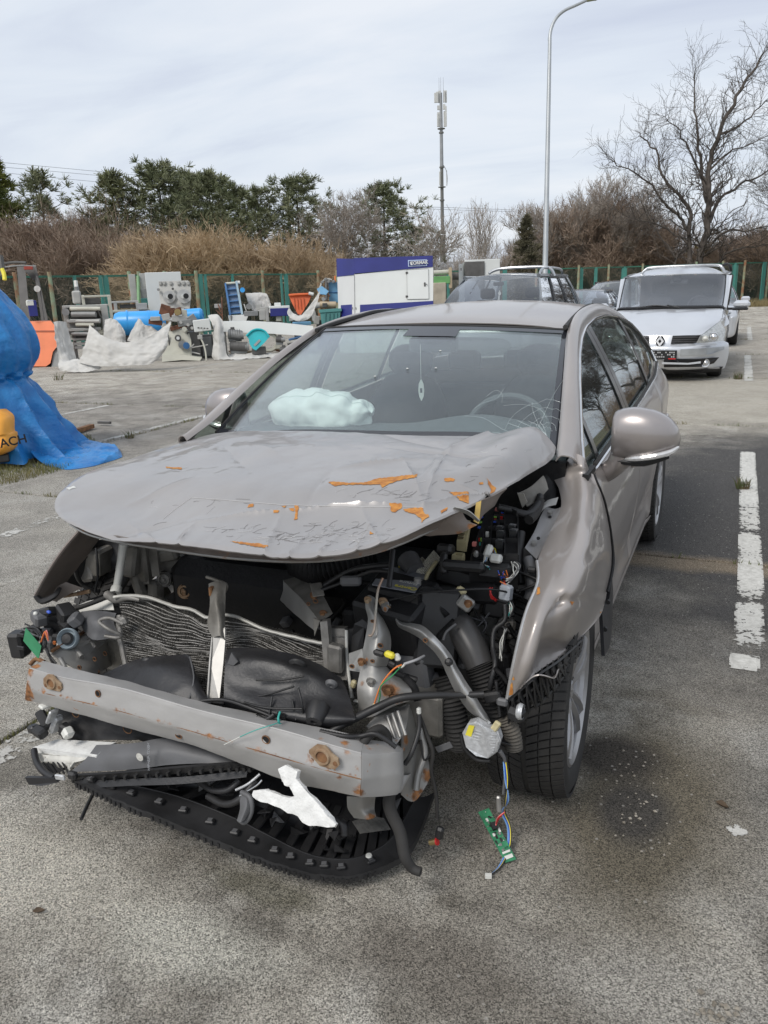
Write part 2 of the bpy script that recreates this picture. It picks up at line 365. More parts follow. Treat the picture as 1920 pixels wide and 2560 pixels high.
# ================================================================== GROUND
def ground_mat(name, pal, joint=False):
 m = bpy.data.materials.new(name); m.use_nodes = True; t = m.node_tree; n = t.nodes; b = n['Principled BSDF']
 g = n.new('ShaderNodeNewGeometry'); P = g.outputs['Position']
 def noise(sc, det=5, ro=.55, off=(0,0,0)):
  mp = n.new('ShaderNodeMapping'); mp.inputs['Location'].default_value = off; lnk(t, P, mp.inputs[0])
  q = n.new('ShaderNodeTexNoise'); q.inputs['Scale'].default_value = sc; q.inputs['Detail'].default_value = det; q.inputs['Roughness'].default_value = ro; lnk(t, mp.outputs[0], q.inputs[0]); return q.outputs[0]
 def mr(s, a, b_, c=0, d=1):
  q = n.new('ShaderNodeMapRange'); q.inputs[1].default_value = a; q.inputs[2].default_value = b_; q.inputs[3].default_value = c; q.inputs[4].default_value = d; lnk(t, s, q.inputs[0]); return q.outputs[0]
 def mixc(f, a, c):
  x = n.new('ShaderNodeMix'); x.data_type = 'RGBA'
  lnk(t, f, x.inputs[0])
  for s_, k in ((a, 6),(c, 7)):
   if hasattr(s_, 'links'): lnk(t, s_, x.inputs[k])
   else: x.inputs[k].default_value = (*s_, 1)
  return x.outputs[2]
 def mth(op, a, c):
  q = n.new('ShaderNodeMath'); q.operation = op
  for s_, k in ((a, 0),(c, 1)):
   if hasattr(s_, 'links'): lnk(t, s_, q.inputs[k])
   else: q.inputs[k].default_value = s_
  return q.outputs[0]
 def blob(cx, cy, rx, ry, soft=.5, amp=.5, rot=0):
  mp = n.new('ShaderNodeMapping'); mp.vector_type = 'TEXTURE'; mp.inputs['Location'].default_value = (cx, cy, 0); mp.inputs['Scale'].default_value = (rx, ry, 1e3); mp.inputs['Rotation'].default_value = (0,0, R(rot)); lnk(t, P, mp.inputs[0])
  l = n.new('ShaderNodeVectorMath'); l.operation = 'LENGTH'; lnk(t, mp.outputs[0], l.inputs[0])
  s = mth('ADD', l.outputs['Value'], mth('MULTIPLY', mth('SUBTRACT', noise(2.2,7,.62,(cx, cy, 0)),.5), amp*2)); return mr(s, 1+soft/2,1-soft/2)
 oi = n.new('ShaderNodeObjectInfo')
 big = noise(.45,6,.6); mid = noise(2.6,7,.65,(5,3,0)); fine = noise(130,7,.75); gr = noise(260,4,.75)
 c = mixc(mr(big, .40,.60), pal[0], pal[1]); c = mixc(mr(mid, .45,.62,0,.85), c, pal[2]); c = mixc(mr(noise(1.5,5,.55,(9,1,0)),.46,.62,0,.85), c, (.17,.155,.13)); c = mixc(mr(noise(1.7,6,.6,(3,7,0)),.50,.62,0,.9), c, (.54,.515,.46)); c = mixc(mr(noise(5.5,6,.6,(1,2,0)),.55,.68,0,.6), c, (.15,.135,.11))
 if not joint:
  c = mixc(mr(noise(3.4,6,.6,(2,8,0)),.46,.62,0,.7), c, (.46,.428,.366)); c = mixc(mr(noise(2.7,6,.6,(7,3,0)),.52,.66,0,.75), c, (.16,.145,.12))
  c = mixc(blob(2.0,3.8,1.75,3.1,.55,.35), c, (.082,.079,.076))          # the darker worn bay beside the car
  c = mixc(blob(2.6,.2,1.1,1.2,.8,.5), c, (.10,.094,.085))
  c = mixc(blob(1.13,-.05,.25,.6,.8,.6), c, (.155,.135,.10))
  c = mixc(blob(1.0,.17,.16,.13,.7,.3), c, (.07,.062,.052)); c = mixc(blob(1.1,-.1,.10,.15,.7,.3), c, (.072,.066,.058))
  c = mixc(mth('MULTIPLY', blob(-3.0,1.6,2.4,3.8,.9,.5),.7), c, (.30,.285,.255))
  c = mixc(mth('MULTIPLY', blob(-8,18,16,9,.6,.3),.7), c, (.33,.305,.265))
  c = mixc(mth('MULTIPLY', blob(1.5,9.3,5,2.3,.6,.5),.75), c, (.40,.37,.31))
  c = mixc(mth('MULTIPLY', blob(-6.5,6.0,5,2.6,.8,.7),.55), c, (.16,.15,.14))
 if not joint:
  c = mixc(mth('MULTIPLY', blob(1.0,2.28,1.6,.13,.8,1.2),.8), c, (.26,.21,.15)); c = mixc(mth('MULTIPLY', blob(-.55,-1.0,.5,.22,.8,.9),.8), c, (.55,.515,.44)); c = mixc(mth('MULTIPLY', blob(.15,-1.02,.22,.1,.8,.9),.8), c, (.54,.52,.45)); c = mixc(mth('MULTIPLY', blob(.75,-.85,.3,.12,.8,.9),.7), c, (.17,.15,.125)); c = mixc(mth('MULTIPLY', blob(.2,-.8,.16,.05,.8,.9),.7), c, (.15,.14,.10)); c = mixc(mth('MULTIPLY', blob(1.3,-.75,.3,.16,.8,.9),.6), c, (.40,.38,.34))
 # exposed aggregate
 vo = n.new('ShaderNodeTexVoronoi'); vo.inputs['Scale'].default_value = 290; lnk(t, P, vo.inputs[0])
 sc_ = n.new('ShaderNodeSeparateColor'); lnk(t, vo.outputs['Color'], sc_.inputs[0])
 k = mth('ADD', mth('MULTIPLY', mth('SUBTRACT', sc_.outputs[0],.5),1.5), mth('MULTIPLY', mth('SUBTRACT', gr, .5),2.6))
 k = mth('ADD', k, mth('MULTIPLY', mth('SUBTRACT', fine, .5),2.2)); k = mth('MAXIMUM', mth('ADD', 1.0, mth('MULTIPLY', k, .8)),.18)
 v = n.new('ShaderNodeVectorMath'); v.operation = 'SCALE'; lnk(t, c, v.inputs[0]); lnk(t, k, v.inputs['Scale'])
 o2 = n.new('ShaderNodeVectorMath'); o2.operation = 'SCALE'; lnk(t, v.outputs[0], o2.inputs[0]); lnk(t, mr(oi.outputs['Random'],0,1,.9,1.08), o2.inputs['Scale'])
 # pale grains
 v2 = n.new('ShaderNodeTexVoronoi'); v2.inputs['Scale'].default_value = 60; lnk(t, P, v2.inputs[0]); s2 = n.new('ShaderNodeSeparateColor'); lnk(t, v2.outputs['Color'], s2.inputs[0])
 f2 = mth('MULTIPLY', mr(s2.outputs[1],.93,.96), mr(v2.outputs['Distance'],.32,.22)); cc = mixc(mth('MULTIPLY', f2,.7), o2.outputs[0],(.42,.40,.36))
 # moss and grime near joints comes from the noise
 lnk(t, cc, b.inputs['Base Color']); b.inputs['Roughness'].default_value = .92; b.inputs['Specular IOR Level'].default_value = .25
 hh = mth('ADD', mth('MULTIPLY', vo.outputs['Distance'],-.5), mth('ADD', gr, mth('MULTIPLY', fine, 1.3)))
 bp = n.new('ShaderNodeBump'); bp.inputs['Strength'].default_value = .9; bp.inputs['Distance'].default_value = .004; lnk(t, hh, bp.inputs['Height']); lnk(t, bp.outputs[0], b.inputs['Normal'])
 return m
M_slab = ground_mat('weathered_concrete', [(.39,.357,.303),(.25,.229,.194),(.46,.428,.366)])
M_dirt = ground_mat('joint_dirt', [(.07,.065,.04),(.05,.055,.025),(.12,.11,.08)], True)
M_field = pm('rough_grass_ground', (.16,.14,.07),.95,0,.3,.8, bump=.5, bs=6, two=(.09,.095,.04))
sheet = MB(); sheet._add([(-900,-60,-.03),(900,-60,-.03),(900,1500,-.03),(-900,1500,-.03)],[(0,1,2,3)])
tag(sheet.build('ground', M_field, None, False), kind='structure')
pv = MB(); pv.box((-9,17,-.026),(70,56,.01)); pv = pv.build('pavement', M_dirt, None, False); tag(pv, kind='structure')
XJ = [-25.7,-21.6,-17.5,-13.4,-9.3,-5.2,-1.1,3.0,7.1,11.2]; YJ = [-6.95,-2.3,2.36,7.07,11.68,16.2,20.8,25.4,30.0,34.6,39.2,43.5]
rs = random.Random(3)
for i in range(len(XJ)-1):
 for j in range(len(YJ)-1):
  x0, x1, y0, y1 = XJ[i]+.012, XJ[i+1]-.012, YJ[j]+.012, YJ[j+1]-.012
  s = MB(); s.box(((x0+x1)/2,(y0+y1)/2,-.0105+rs.uniform(-.001,.0)),(x1-x0, y1-y0,.021), bev=.006)
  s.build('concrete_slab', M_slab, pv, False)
# painted bay markings: worn sheets 4 mm above the slabs
def paint_mat():
 m = bpy.data.materials.new('worn_white_road_paint'); m.use_nodes = True; t = m.node_tree; n = t.nodes; b = n['Principled BSDF']; o = n['Material Output']
 g = n.new('ShaderNodeNewGeometry'); q = n.new('ShaderNodeTexNoise'); q.inputs['Scale'].default_value = 26; q.inputs['Detail'].default_value = 8; q.inputs['Roughness'].default_value = .75; lnk(t, g.outputs['Position'], q.inputs[0])
 q2 = n.new('ShaderNodeTexNoise'); q2.inputs['Scale'].default_value = 3; q2.inputs['Detail'].default_value = 5; lnk(t, g.outputs['Position'], q2.inputs[0])
 at_ = n.new('ShaderNodeAttribute'); at_.attribute_name = 'wear'
 a = n.new('ShaderNodeMath'); a.operation = 'ADD'; lnk(t, q.outputs[0], a.inputs[0]); lnk(t, at_.outputs['Fac'], a.inputs[1])
 a2 = n.new('ShaderNodeMath'); a2.operation = 'ADD'; lnk(t, a.outputs[0], a2.inputs[0]); m3 = n.new('ShaderNodeMath'); m3.operation = 'MULTIPLY'; m3.inputs[1].default_value = .5; lnk(t, q2.outputs[0], m3.inputs[0]); lnk(t, m3.outputs[0], a2.inputs[1])
 r = n.new('ShaderNodeMapRange'); r.inputs[1].default_value = .90; r.inputs[2].default_value = .94; lnk(t, a2.outputs[0], r.inputs[0])
 rc = n.new('ShaderNodeValToRGB'); rc.color_ramp.elements[0].color = (.33,.32,.29,1); rc.color_ramp.elements[1].color = (.60,.59,.55,1); rc.color_ramp.elements[0].position = .3; rc.color_ramp.elements[1].position = .6; lnk(t, q.outputs[0], rc.inputs[0])
 lnk(t, rc.outputs[0], b.inputs['Base Color']); b.inputs['Roughness'].default_value = .85
 tr = n.new('ShaderNodeBsdfTransparent'); mx_ = n.new('ShaderNodeMixShader'); lnk(t, r.outputs[0], mx_.inputs[0]); lnk(t, b.outputs[0], mx_.inputs[1]); lnk(t, tr.outputs[0], mx_.inputs[2]); lnk(t, mx_.outputs[0], o.inputs[0]); return m
M_line = paint_mat()
def marking(x0, x1, y0, y1, w0, w1, z=.004):
 ny = max(2, int((y1-y0)/.08)); nx = 6; s = MB(); G = np.array([[(x0+(x1-x0)*i/nx, y0+(y1-y0)*j/ny, z) for i in range(nx+1)] for j in range(ny+1)]); s.grid(G)
 o = s.build('painted_line', M_line, pv, False); a = o.data.attributes.new('wear', 'FLOAT', 'POINT'); v = []
 for j in range(ny+1):
  for i in range(nx+1):
   e_ = .12 if i in (0, nx) else 0
   v.append(w0+(w1-w0)*j/ny+e_+(.15 if j in (0, ny) else 0))
 a.data.foreach_set('value', v); return o
for (xc, wd, y0, y1, w0, w1) in [(1.41,.12,.99,1.14,.0,.0),(1.43,.13,1.22,1.8,.14,.08),(1.44,.13,1.8,3.0,.06,.08),(1.44,.13,3.0,5.62,.1,.02),(1.48,.14,11.3,16.0,.04,.1),(1.56,.14,20.5,27,.1,.1),(1.39,.06,-.12,-.05,.05,.1),
  (-1.02,.15,-1.15,1.2,.25,.18),(-3.3,.14,.3,2.9,.22,.2),(-5.32,.13,3.6,7.4,.16,.16),(-7.5,.13,3.4,7.0,.3,.12),(-10.08,.13,10.9,16,.2,.1),(-7.5,.13,11.2,15,.3,.2),(-5.0,.13,11.2,15,.3,.2),(-12.6,.13,11,15,.3,.2),(-2.5,.13,11.2,15,.3,.2)]:
 marking(xc-wd/2, xc+wd/2, y0, y1, w0, w1)
rk = random.Random(21)
for (x, y, a, n_) in [(-3.0,2.4,1.2,30),(-4.6,5.2,.3,24),(-7,7.1,.8,40),(2.3,4.0,1.9,22),(-2.2,-.2,2.4,26),(-9,9,.1,50),(1.9,9.2,1.4,26),(-3,9.5,2.8,40),(-11,7.5,.4,30)]:
 P_ = []
 for _ in range(n_): P_.append((x, y)); a += rk.gauss(0,.35); x += math.cos(a)*.08; y += math.sin(a)*.08
 cs = MB(); cs.grid(np.array([[(q[0]-.003, q[1]-.002,.0012),(q[0]+.003, q[1]+.003,.0012)] for q in P_])); cs.build('hairline_crack', M_dirt, pv, False)
# kerb and verge in front of the right-hand fence
k = MB(); k.beam((-14,41.5,.05),(20,45.5,.05),.16,.12); tag(k.build('kerb', pm('pale_kerb_stone', (.42,.4,.36),.9,0,.2,3), None, False), kind='structure')
v = MB(); v._add([(-14,41.6,.02),(20,45.6,.02),(20,75,.05),(-14,65,.05)],[(0,1,2,3)]); tag(v.build('verge', pm('dry_grass_soil', (.22,.18,.09),.95,0,.3,1.5, two=(.11,.11,.045)), None, False), kind='structure')
# grass
def blades(name, spots, mat, seed, parent=None):
 """spots: (x, y, radius_x, radius_y, count, height)"""
 r = random.Random(seed); s = MB(); V = []; F = []
 for (cx, cy, rx, ry, n_, h) in spots:
  for _ in range(n_):
   a, q = r.uniform(0,6.283), math.sqrt(r.random()); x, y = cx+math.cos(a)*q*rx, cy+math.sin(a)*q*ry
   hh = h*r.uniform(.4,1.2); la = r.uniform(0,6.283); l = hh*r.uniform(.1,.8); wv = .0022+hh*.02; wa = r.uniform(0,6.283); wx, wy = math.cos(wa)*wv, math.sin(wa)*wv; b0 = len(V)
   V += [(x-wx, y-wy, -.01),(x+wx, y+wy, -.01),(x+math.cos(la)*l*.4+wx*.7, y+math.sin(la)*l*.4+wy*.7, hh*.6),(x+math.cos(la)*l*.4-wx*.7, y+math.sin(la)*l*.4-wy*.7, hh*.6),(x+math.cos(la)*l, y+math.sin(la)*l, hh)]
   F += [(b0, b0+1, b0+2, b0+3),(b0+3, b0+2, b0+4)]
 me = bpy.data.meshes.new(name); me.from_pydata(V, [], F); me.materials.append(mat); return link(name, me, parent)
M_grass = pm('spring_grass', (.10,.13,.03),.8,0,.4,2, two=(.19,.16,.07)); M_dry = pm('dry_grass', (.30,.24,.12),.9,0,.3,1, two=(.18,.14,.07)); M_weed = pm('reddish_weed', (.14,.10,.05),.85,0,.3,20, two=(.06,.09,.03))
g = []; rs = random.Random(5)
for yj in YJ[2:7]:
 for _ in range(110):
  x = rs.uniform(-12,3); g.append((x, yj+rs.uniform(-.01,.01),.07,.01,7,.035))
for _ in range(110): g.append((-5.2+rs.gauss(0,.02), rs.uniform(2,11),.02,.07,8,.04))
for _ in range(60): g.append((-1.1+rs.gauss(0,.012), rs.uniform(-1.4,.5),.012,.04,6,.012))
tag(blades('joint_grass', g, M_grass, 1, pv), kind='stuff')
P0 = at(150,1165, z=0); g = [(-5.3,3.0,.75,1.3,9000,.05),(-6.2,3.6,1.2,1.2,6000,.06),(-5.05,7.0,.25,.6,1500,.05),(-4.95,7.4,.3,.35,800,.05)]
tag(blades('grass_patch', g, M_grass, 2), 'low green grass growing round the blue tarpaulin', kind='stuff')
gs = [(x_, 46.5+x_*.12+dy, 1.2,1.2,700,.38) for x_ in np.arange(-6,12,1.1) for dy in (0,2.4,4.6)]
tag(blades('verge_grass', gs, M_dry, 3), kind='stuff')
for (px, py, sz, n_, lab) in [(1858,1222,.085,90, 'small reddish weed tuft growing on the white bay line'),(1845,948,.12,60, 'thin weed tuft in the joint beside the silver minivan'),(325,1096,.1,40, 'dark sprig in the mossy joint beyond the blue tarpaulin'),(145,950,.16,40, 'scrubby weed near the foot of the orange forklift')]:
 p = at(px, py, z=0); o = blades('weed_tuft', [(0,0, sz*.6, sz*.45, n_, sz)], M_weed, int(px)); o.location = (p[0], p[1],0); tag(o, lab, 'weed')
# gravel crumbs on the concrete
r = random.Random(11); V = []; F = []
def stone(x, y, s):
 b0 = len(V); k = [(1,0,0),(0,1,0),(-1,0,0),(0,-1,0),(0,0,1),(0,0,-.6)]; a = r.uniform(0,3)
 for p in k:
  q = [c*s*r.uniform(.75,1.3) for c in p]; V.append((x+q[0]*math.cos(a)-q[1]*math.sin(a), y+q[0]*math.sin(a)+q[1]*math.cos(a),.5*s+q[2]*.8))
 for i in range(4): F.append((b0+i, b0+(i+1) % 4, b0+4)); F.append((b0+(i+1) % 4, b0+i, b0+5))
for (cx, cy, rx, ry, n_, s0, s1) in [(1.09,.12,.05,.26,34,.002,.006),(1.13,-.1,.05,.15,24,.003,.007),(.7,-.6,1.3,.9,420,.0015,.005),(1.3,1,1.2,2.6,260,.002,.005),(-1.2,-.3,1,1.2,240,.002,.005),(1.35,-.75,.03,.03,24,.004,.009)]:
 for _ in range(n_):
  stone(r.gauss(cx, rx), r.gauss(cy, ry), r.uniform(s0, s1))
me = bpy.data.meshes.new('gravel'); me.from_pydata(V, [], F); me.materials.append(pm('pale_gravel', (.36,.33,.28),.9,0,.4,30, two=(.16,.14,.11))); tag(link('gravel', me), kind='stuff')
def leaf(px, py, s, rot, lab):
 p = at(px, py, z=0); G = [[(-.5,0,.1),(-.5,0,.1),(-.5,0,.1)],[(-.2,-.22,.25),(-.2,0,.02),(-.2,.22,.3)],[(.2,-.2,.3),(.2,0,.05),(.2,.24,.15)],[(.5,0,.25),(.52,0,.22),(.5,0,.2)]]
 s_ = MB(); s_.grid(surf(np.array(G)*s, 8,7),.0008); o = s_.build('dead_leaf', pm('brown_leaf', (.09,.06,.035),.8,0,.3,30)); o.location = (p[0], p[1],.003); o.rotation_euler = (0,0, rot); tag(o, lab, 'leaf')
leaf(1805,2018,.045,-.6, 'brown dead leaf on the concrete right of the front wheel'); leaf(98,2283,.035,.4, 'small dark leaf on the concrete in the lower left corner')
# ================================================================== BACKGROUND
def gl(px, d, z=0.): p = at(px, 722, d=d); return np.array([p[0], p[1], z])
def zt(px, py, d): return float(at(px, py, d=d)[2])
def branch_tree(V, F, base, h, seed, spread=.5, lean=(0,0), r0=.25, splits=5, depth=5, droop=0., minr=.008, stems=1, up=.35):
 r = random.Random(seed); count = [0]
 def ring(p, d, q, n, prev):
  x = d.orthogonal().normalized() if prev is None else (prev-d*prev.dot(d)).normalized(); y = d.cross(x); b0 = len(V)
  for k in range(n): a = 6.28318*k/n; V.append(tuple(p+(x*math.cos(a)+y*math.sin(a))*q))
  return b0, x
 def grow(p, d, L, q, lv):
  n = 6 if lv == 0 else (4 if lv < 3 else 3); seg = 6 if lv < 2 else 4; b0, x = ring(p, d, q, n, None); kids = []
  for i in range(seg):
   wob = .18 if lv else .10
   d = (d+Vector((r.gauss(0, wob), r.gauss(0, wob), r.gauss(0, wob)+(up*.12 if lv else .02)-droop*.1*lv))).normalized(); p = p+d*(L/seg); q2 = max(q*(1-.6*(i+1)/seg), minr*.6)
   b1, x = ring(p, d, q2, n, x)
   for k in range(n): F.append((b0+k, b0+(k+1) % n, b1+(k+1) % n, b1+k))
   b0 = b1
   if lv < depth and (i >= (1 if lv else 1)):
    for _ in range(1 if r.random() < .75 else 2): kids.append((p.copy(), d.copy(), q2, i/seg))
  if lv < depth:
   kids.append((p.copy(), d.copy(), q2,1))
   for (kp, kd, kq, f) in kids[-splits-2:]:
    a = r.uniform(0,6.283); o = kd.orthogonal().normalized(); o2 = kd.cross(o); s = spread*r.uniform(.6,1.35)
    nd = (kd+(o*math.cos(a)+o2*math.sin(a))*s*1.2+Vector((0,0, up*.35))).normalized()
    grow(kp, nd, L*r.uniform(.52,.78), max(kq*.72, minr), lv+1)
 for s in range(stems):
  a = r.uniform(0,6.283) if stems > 1 else 0; sp = .35 if stems > 1 else 0
  d = Vector((lean[0]+math.cos(a)*sp, lean[1]+math.sin(a)*sp, 1)).normalized(); grow(Vector([float(q) for q in base]), d, h*.42*(1 if s == 0 else r.uniform(.7,1)), r0*(1 if stems == 1 else .6),0)
def mk_tree(name, px, py, d, seed, mat, label, cat, group=None, **k):
 b = gl(px, d); h = zt(px, py, d); V, F = [],[]
 branch_tree(V, F, (0,0,-.1), h, seed, **k); z = max(v[2] for v in V); V = [(v[0]*h/z*k.get('wide', 1) if False else v[0], v[1], v[2]*h/z) for v in V]
 root = empty(name, tuple(b),0, label, cat, group)
 me = bpy.data.meshes.new('branches'); me.from_pydata(V, [], F); me.materials.append(mat); link('branches', me, root); return root
M_bark = pm('dark_bark', (.075,.063,.053),.95,0,.3,3); M_bark2 = pm('brown_twigs', (.36,.275,.21),.95,0,.3,.6, two=(.23,.17,.125)); M_bark3 = pm('tan_twigs', (.50,.38,.24),.95,0,.3,.25, two=(.32,.235,.15)); M_bark4 = pm('grey_twigs', (.33,.29,.25),.95,0,.25,1)
M_need = pm('pine_needles', (.10,.12,.055),.8,0,.4,.7, two=(.22,.23,.13)); M_need2 = pm('yellowish_conifer', (.16,.17,.03),.8,0,.4,.9, two=(.07,.09,.02))
M_need3 = pm('spruce_needles', (.09,.09,.055),.8,0,.4,.9, two=(.14,.12,.07))
def conifer(px, py, d, seed, label, kind='pine', wide=.3, pz=.25, mat=None, n=230):
 b = gl(px, d); h = zt(px, py, d)*1.0; r = random.Random(seed); root = empty('pine_tree' if kind == 'pine' else 'spruce_tree', tuple(b),0, label, 'tree', 'evergreens behind the fence')
 tr = MB(); lean = r.uniform(-.03,.03)*h; tr.tube([(0,0,-.1),(lean*.4,0, h*.5),(lean, 0, h*.97)],[h*.02, h*.013,.02],7); limbs = []
 V, F = [],[]
 def tuft(p, s, dirv):
  for _ in range(22):
   a = r.uniform(0,6.283); el = r.uniform(-.5,1.2); dd = Vector((math.cos(a)*math.cos(el), math.sin(a)*math.cos(el), math.sin(el)))+dirv*.7; dd.normalize(); q = dd.orthogonal().normalized(); q = (q*math.cos(a*3)+dd.cross(q)*math.sin(a*3))*s*.065; b0 = len(V); e_ = p+dd*s*r.uniform(.6,1.2)
   V.extend([tuple(p-q*.6), tuple(p+q*.6), tuple(e_+q*.6), tuple(e_-q*.6)]); F.append((b0, b0+1, b0+2, b0+3))
 wide *= 1.12; n = int(n*1.5); nl = int(n/6)
 for i in range(nl):
  f = pz+(1-pz)*(i+.5)/nl; z = h*f
  if kind == 'pine': L = h*wide*math.sin(min(1,(1-f)/(1-pz)*1.25+.12)*math.pi*.62)*r.uniform(.55,1.2); el = r.uniform(.1,.7)
  elif kind == 'column': L = h*wide*(1-((f-.35)/.65)**2 if f > .35 else 1)*r.uniform(.7,1.1)+.1; el = r.uniform(.3,.9)
  else: L = h*wide*(1-f)/(1-pz)*r.uniform(.75,1.15)+.08; el = r.uniform(-.15,.35)
  a = i*2.4+r.uniform(-.4,.4); d_ = Vector((math.cos(a), math.sin(a), math.tan(el)*.6)); p0 = Vector((lean*f, 0, z)); p1 = p0+d_*L; tr.tube([p0,(p0+p1)/2+Vector((0,0,-.04*L)), p1],[h*.006*(1.2-f), h*.004*(1.2-f),.01],4,2)
  for k in range(9):
   t_ = .2+.85*(k+.5)/9; p = p0.lerp(p1, t_)+Vector((r.gauss(0,.17*L), r.gauss(0,.17*L), r.gauss(.05,.12)*L)); tuft(p, h*.042*r.uniform(.7,1.3), d_.normalized())
 tuft(Vector((lean, 0, h*.95)), h*.06, Vector((0,0,1)))
 tr.build('trunk', M_bark, root); me = bpy.data.meshes.new('crown'); me.from_pydata(V, [], F); me.materials.append(mat or M_need); link('crown', me, root)
conifer(28,398,52,1, 'tall yellow-green conifer at the left edge of the photo', 'column', .13,.02, M_need2,420)
conifer(130,452,62,2, 'thin open pine just right of the yellow-green conifer', 'pine', .2,.35, n=150)
conifer(312,450,55,3, 'olive pine with open top, first of the pine row from the left', 'pine', .26,.2, pm('olive_needles', (.14,.15,.07),.8,0,.3,.7),260)
conifer(428,436,56,4, 'broad dark pine, tallest of the row behind the thicket', 'pine', .36,.2, n=380)
conifer(497,452,60,5, 'slim dark pine close to the broad tallest pine', 'pine', .22,.25, n=240)
conifer(540,450,54,6, 'full dark pine in the middle of the pine row', 'pine', .27,.2, n=300)
conifer(612,478,52,7, 'pine with uneven crown right of the full dark pine', 'pine', .24,.2, n=240)
conifer(664,486,51,8, 'small dark pine next to the gap in the pine row', 'pine', .22,.15, n=200)
conifer(756,465,52,9, 'rounded dark pine standing alone left of the white bare tree', 'pine', .34,.15, n=340)
conifer(965,478,54,10, 'pine with pointed top rising behind the white generator', 'pine', .34,.1, n=340)
conifer(1040,575,56,12, 'low olive pine between the generator and the antenna mast', 'pine', .5,.05, pm('olive_needles', (.07,.09,.035)),260)
conifer(1315,545,50,11, 'small brownish spruce left of the lamp post', 'spruce', .28,.03, M_need3,300)
# bare trees that can be told apart
mk_tree('bare_tree', 858,462,50,21, M_bark4, 'pale grey bare tree between two pines left of the mast', 'tree', 'bare trees behind the fence', r0=.09, spread=.5, depth=5, minr=.012)
mk_tree('bare_tree', 1062,508,48,22, M_bark4, 'thin bare tree beside the antenna mast', 'tree', 'bare trees behind the fence', r0=.07, spread=.6, depth=4, minr=.012)
mk_tree('bare_tree', 1172,500,45,23, M_bark4, 'slender bare sapling right of the antenna mast', 'tree', 'bare trees behind the fence', r0=.05, spread=.35, depth=4, minr=.01, up=.8)
for i, (px, py, s_, lab) in enumerate([(1385,495,.4, 'bare tree directly behind the lamp post'),(1425,480,.4, 'bare tree with upright twigs right of the lamp post'),(1492,430,.42, 'tallest bare tree of the group right of the lamp post'),(1548,450,.5, 'bare brown tree left of the big oak-like tree'),(1610,520,.5, 'bushy bare tree under the left limbs of the big tree'),(240,500,.5, 'bare brownish tree behind the forklift mast'),(200,520,.5, 'low bare tree right of the thin pine'),(1890,530,.55, 'bare tree under the right limbs of the big tree')]):
 mk_tree('bare_tree', px, py, 56,30+i, M_bark2 if i > 2 else M_bark4, lab, 'tree', 'bare trees behind the fence', r0=.12, spread=s_, depth=5, minr=.013, stems=2, up=.6)
for i, (px, py, d_, lab) in enumerate([(2080,330,46, 'farthest'),(2250,260,40, 'second'),(2450,300,38, 'middle'),(2700,200,34, 'fourth'),(3000,100,30, 'nearest')]):
 mk_tree('bare_tree', px, py, d_, 50+i, M_bark, lab+' of the bare trees beyond the right edge, seen only mirrored in the car windows', 'tree', 'bare trees beyond the right edge', r0=.22, spread=.5, depth=5, minr=.012, up=.5)
# the big bare tree on the right: laid out limb by limb
def big_tree():
 d = 50.; b = gl(1748, d); root = empty('big_bare_tree', tuple(b),0, 'big wide bare tree with dark trunk on the right behind the fence', 'tree')
 def W(px, py, dd=0): return Vector([float(q) for q in at(px, py, d=d+dd)])-Vector([float(q) for q in b])
 r = random.Random(9); mb = MB(); V, F = [],[]
 limbs = [([(1745,700),(1750,640),(1768,560),(1770,450),(1772,380),(1800,280),(1840,180),(1880,110),(1905,60)],.42,0),([(1730,690),(1722,590),(1724,500),(1690,450),(1655,400),(1640,330),(1600,290)],.27,1.5),([(1722,570),(1700,520),(1660,480),(1620,420),(1570,390),(1525,360)],.17,-1.5),
             ([(1765,480),(1750,380),(1745,280),(1735,200),(1740,120)],.2,1),([(1770,430),(1730,350),(1700,280),(1660,240)],.13,-1),([(1770,540),(1800,470),(1850,430),(1910,400),(1960,350)],.2,2),([(1760,620),(1820,560),(1880,560),(1960,530)],.16,-2),([(1800,290),(1850,260),(1900,210),(1950,160)],.12,0),([(1715,590),(1650,545),(1590,530),(1540,500)],.12,2.5),([(1772,390),(1820,340),(1880,310),(1950,270)],.12,-2),([(1690,640),(1640,560),(1610,500)],.1,1),([(1700,700),(1690,640),(1720,600)],.2,.6),([(1790,700),(1800,640),(1850,610),(1920,600)],.18,-.6)]
 tw = []
 for pts, q0, off in limbs:
  q0 *= .6; P = [W(x, 700-(700-y)*.88, off*i/len(pts)) for i, (x, y) in enumerate(pts)]; P2, rr = crom(P, [q0*(1-.78*i/(len(P)-1)) for i in range(len(P))],4); P2 = [p+Vector((r.gauss(0,.05), r.gauss(0,.05), r.gauss(0,.05))) for p in P2]
  mb.tube(P2, rr, 7,1)
  for i in range(3 if q0 < .27 else 9, len(P2)): tw.append((P2[i],(P2[i]-P2[i-1]).normalized(), rr[i]))
 for p, dd, q in tw:
  for _ in range(3):
   a = r.uniform(0,6.283); o = dd.orthogonal().normalized(); nd = (dd*.6+(o*math.cos(a)+dd.cross(o)*math.sin(a))*r.uniform(.6,1.1)+Vector((0,0,.15))).normalized()
   grow_twig(V, F, p, nd, r.uniform(.9,2.0), max(.017, q*.3),0, r)
 mb.build('trunk', M_bark, root); me = bpy.data.meshes.new('branches'); me.from_pydata(V, [], F); me.materials.append(M_bark); link('branches', me, root)
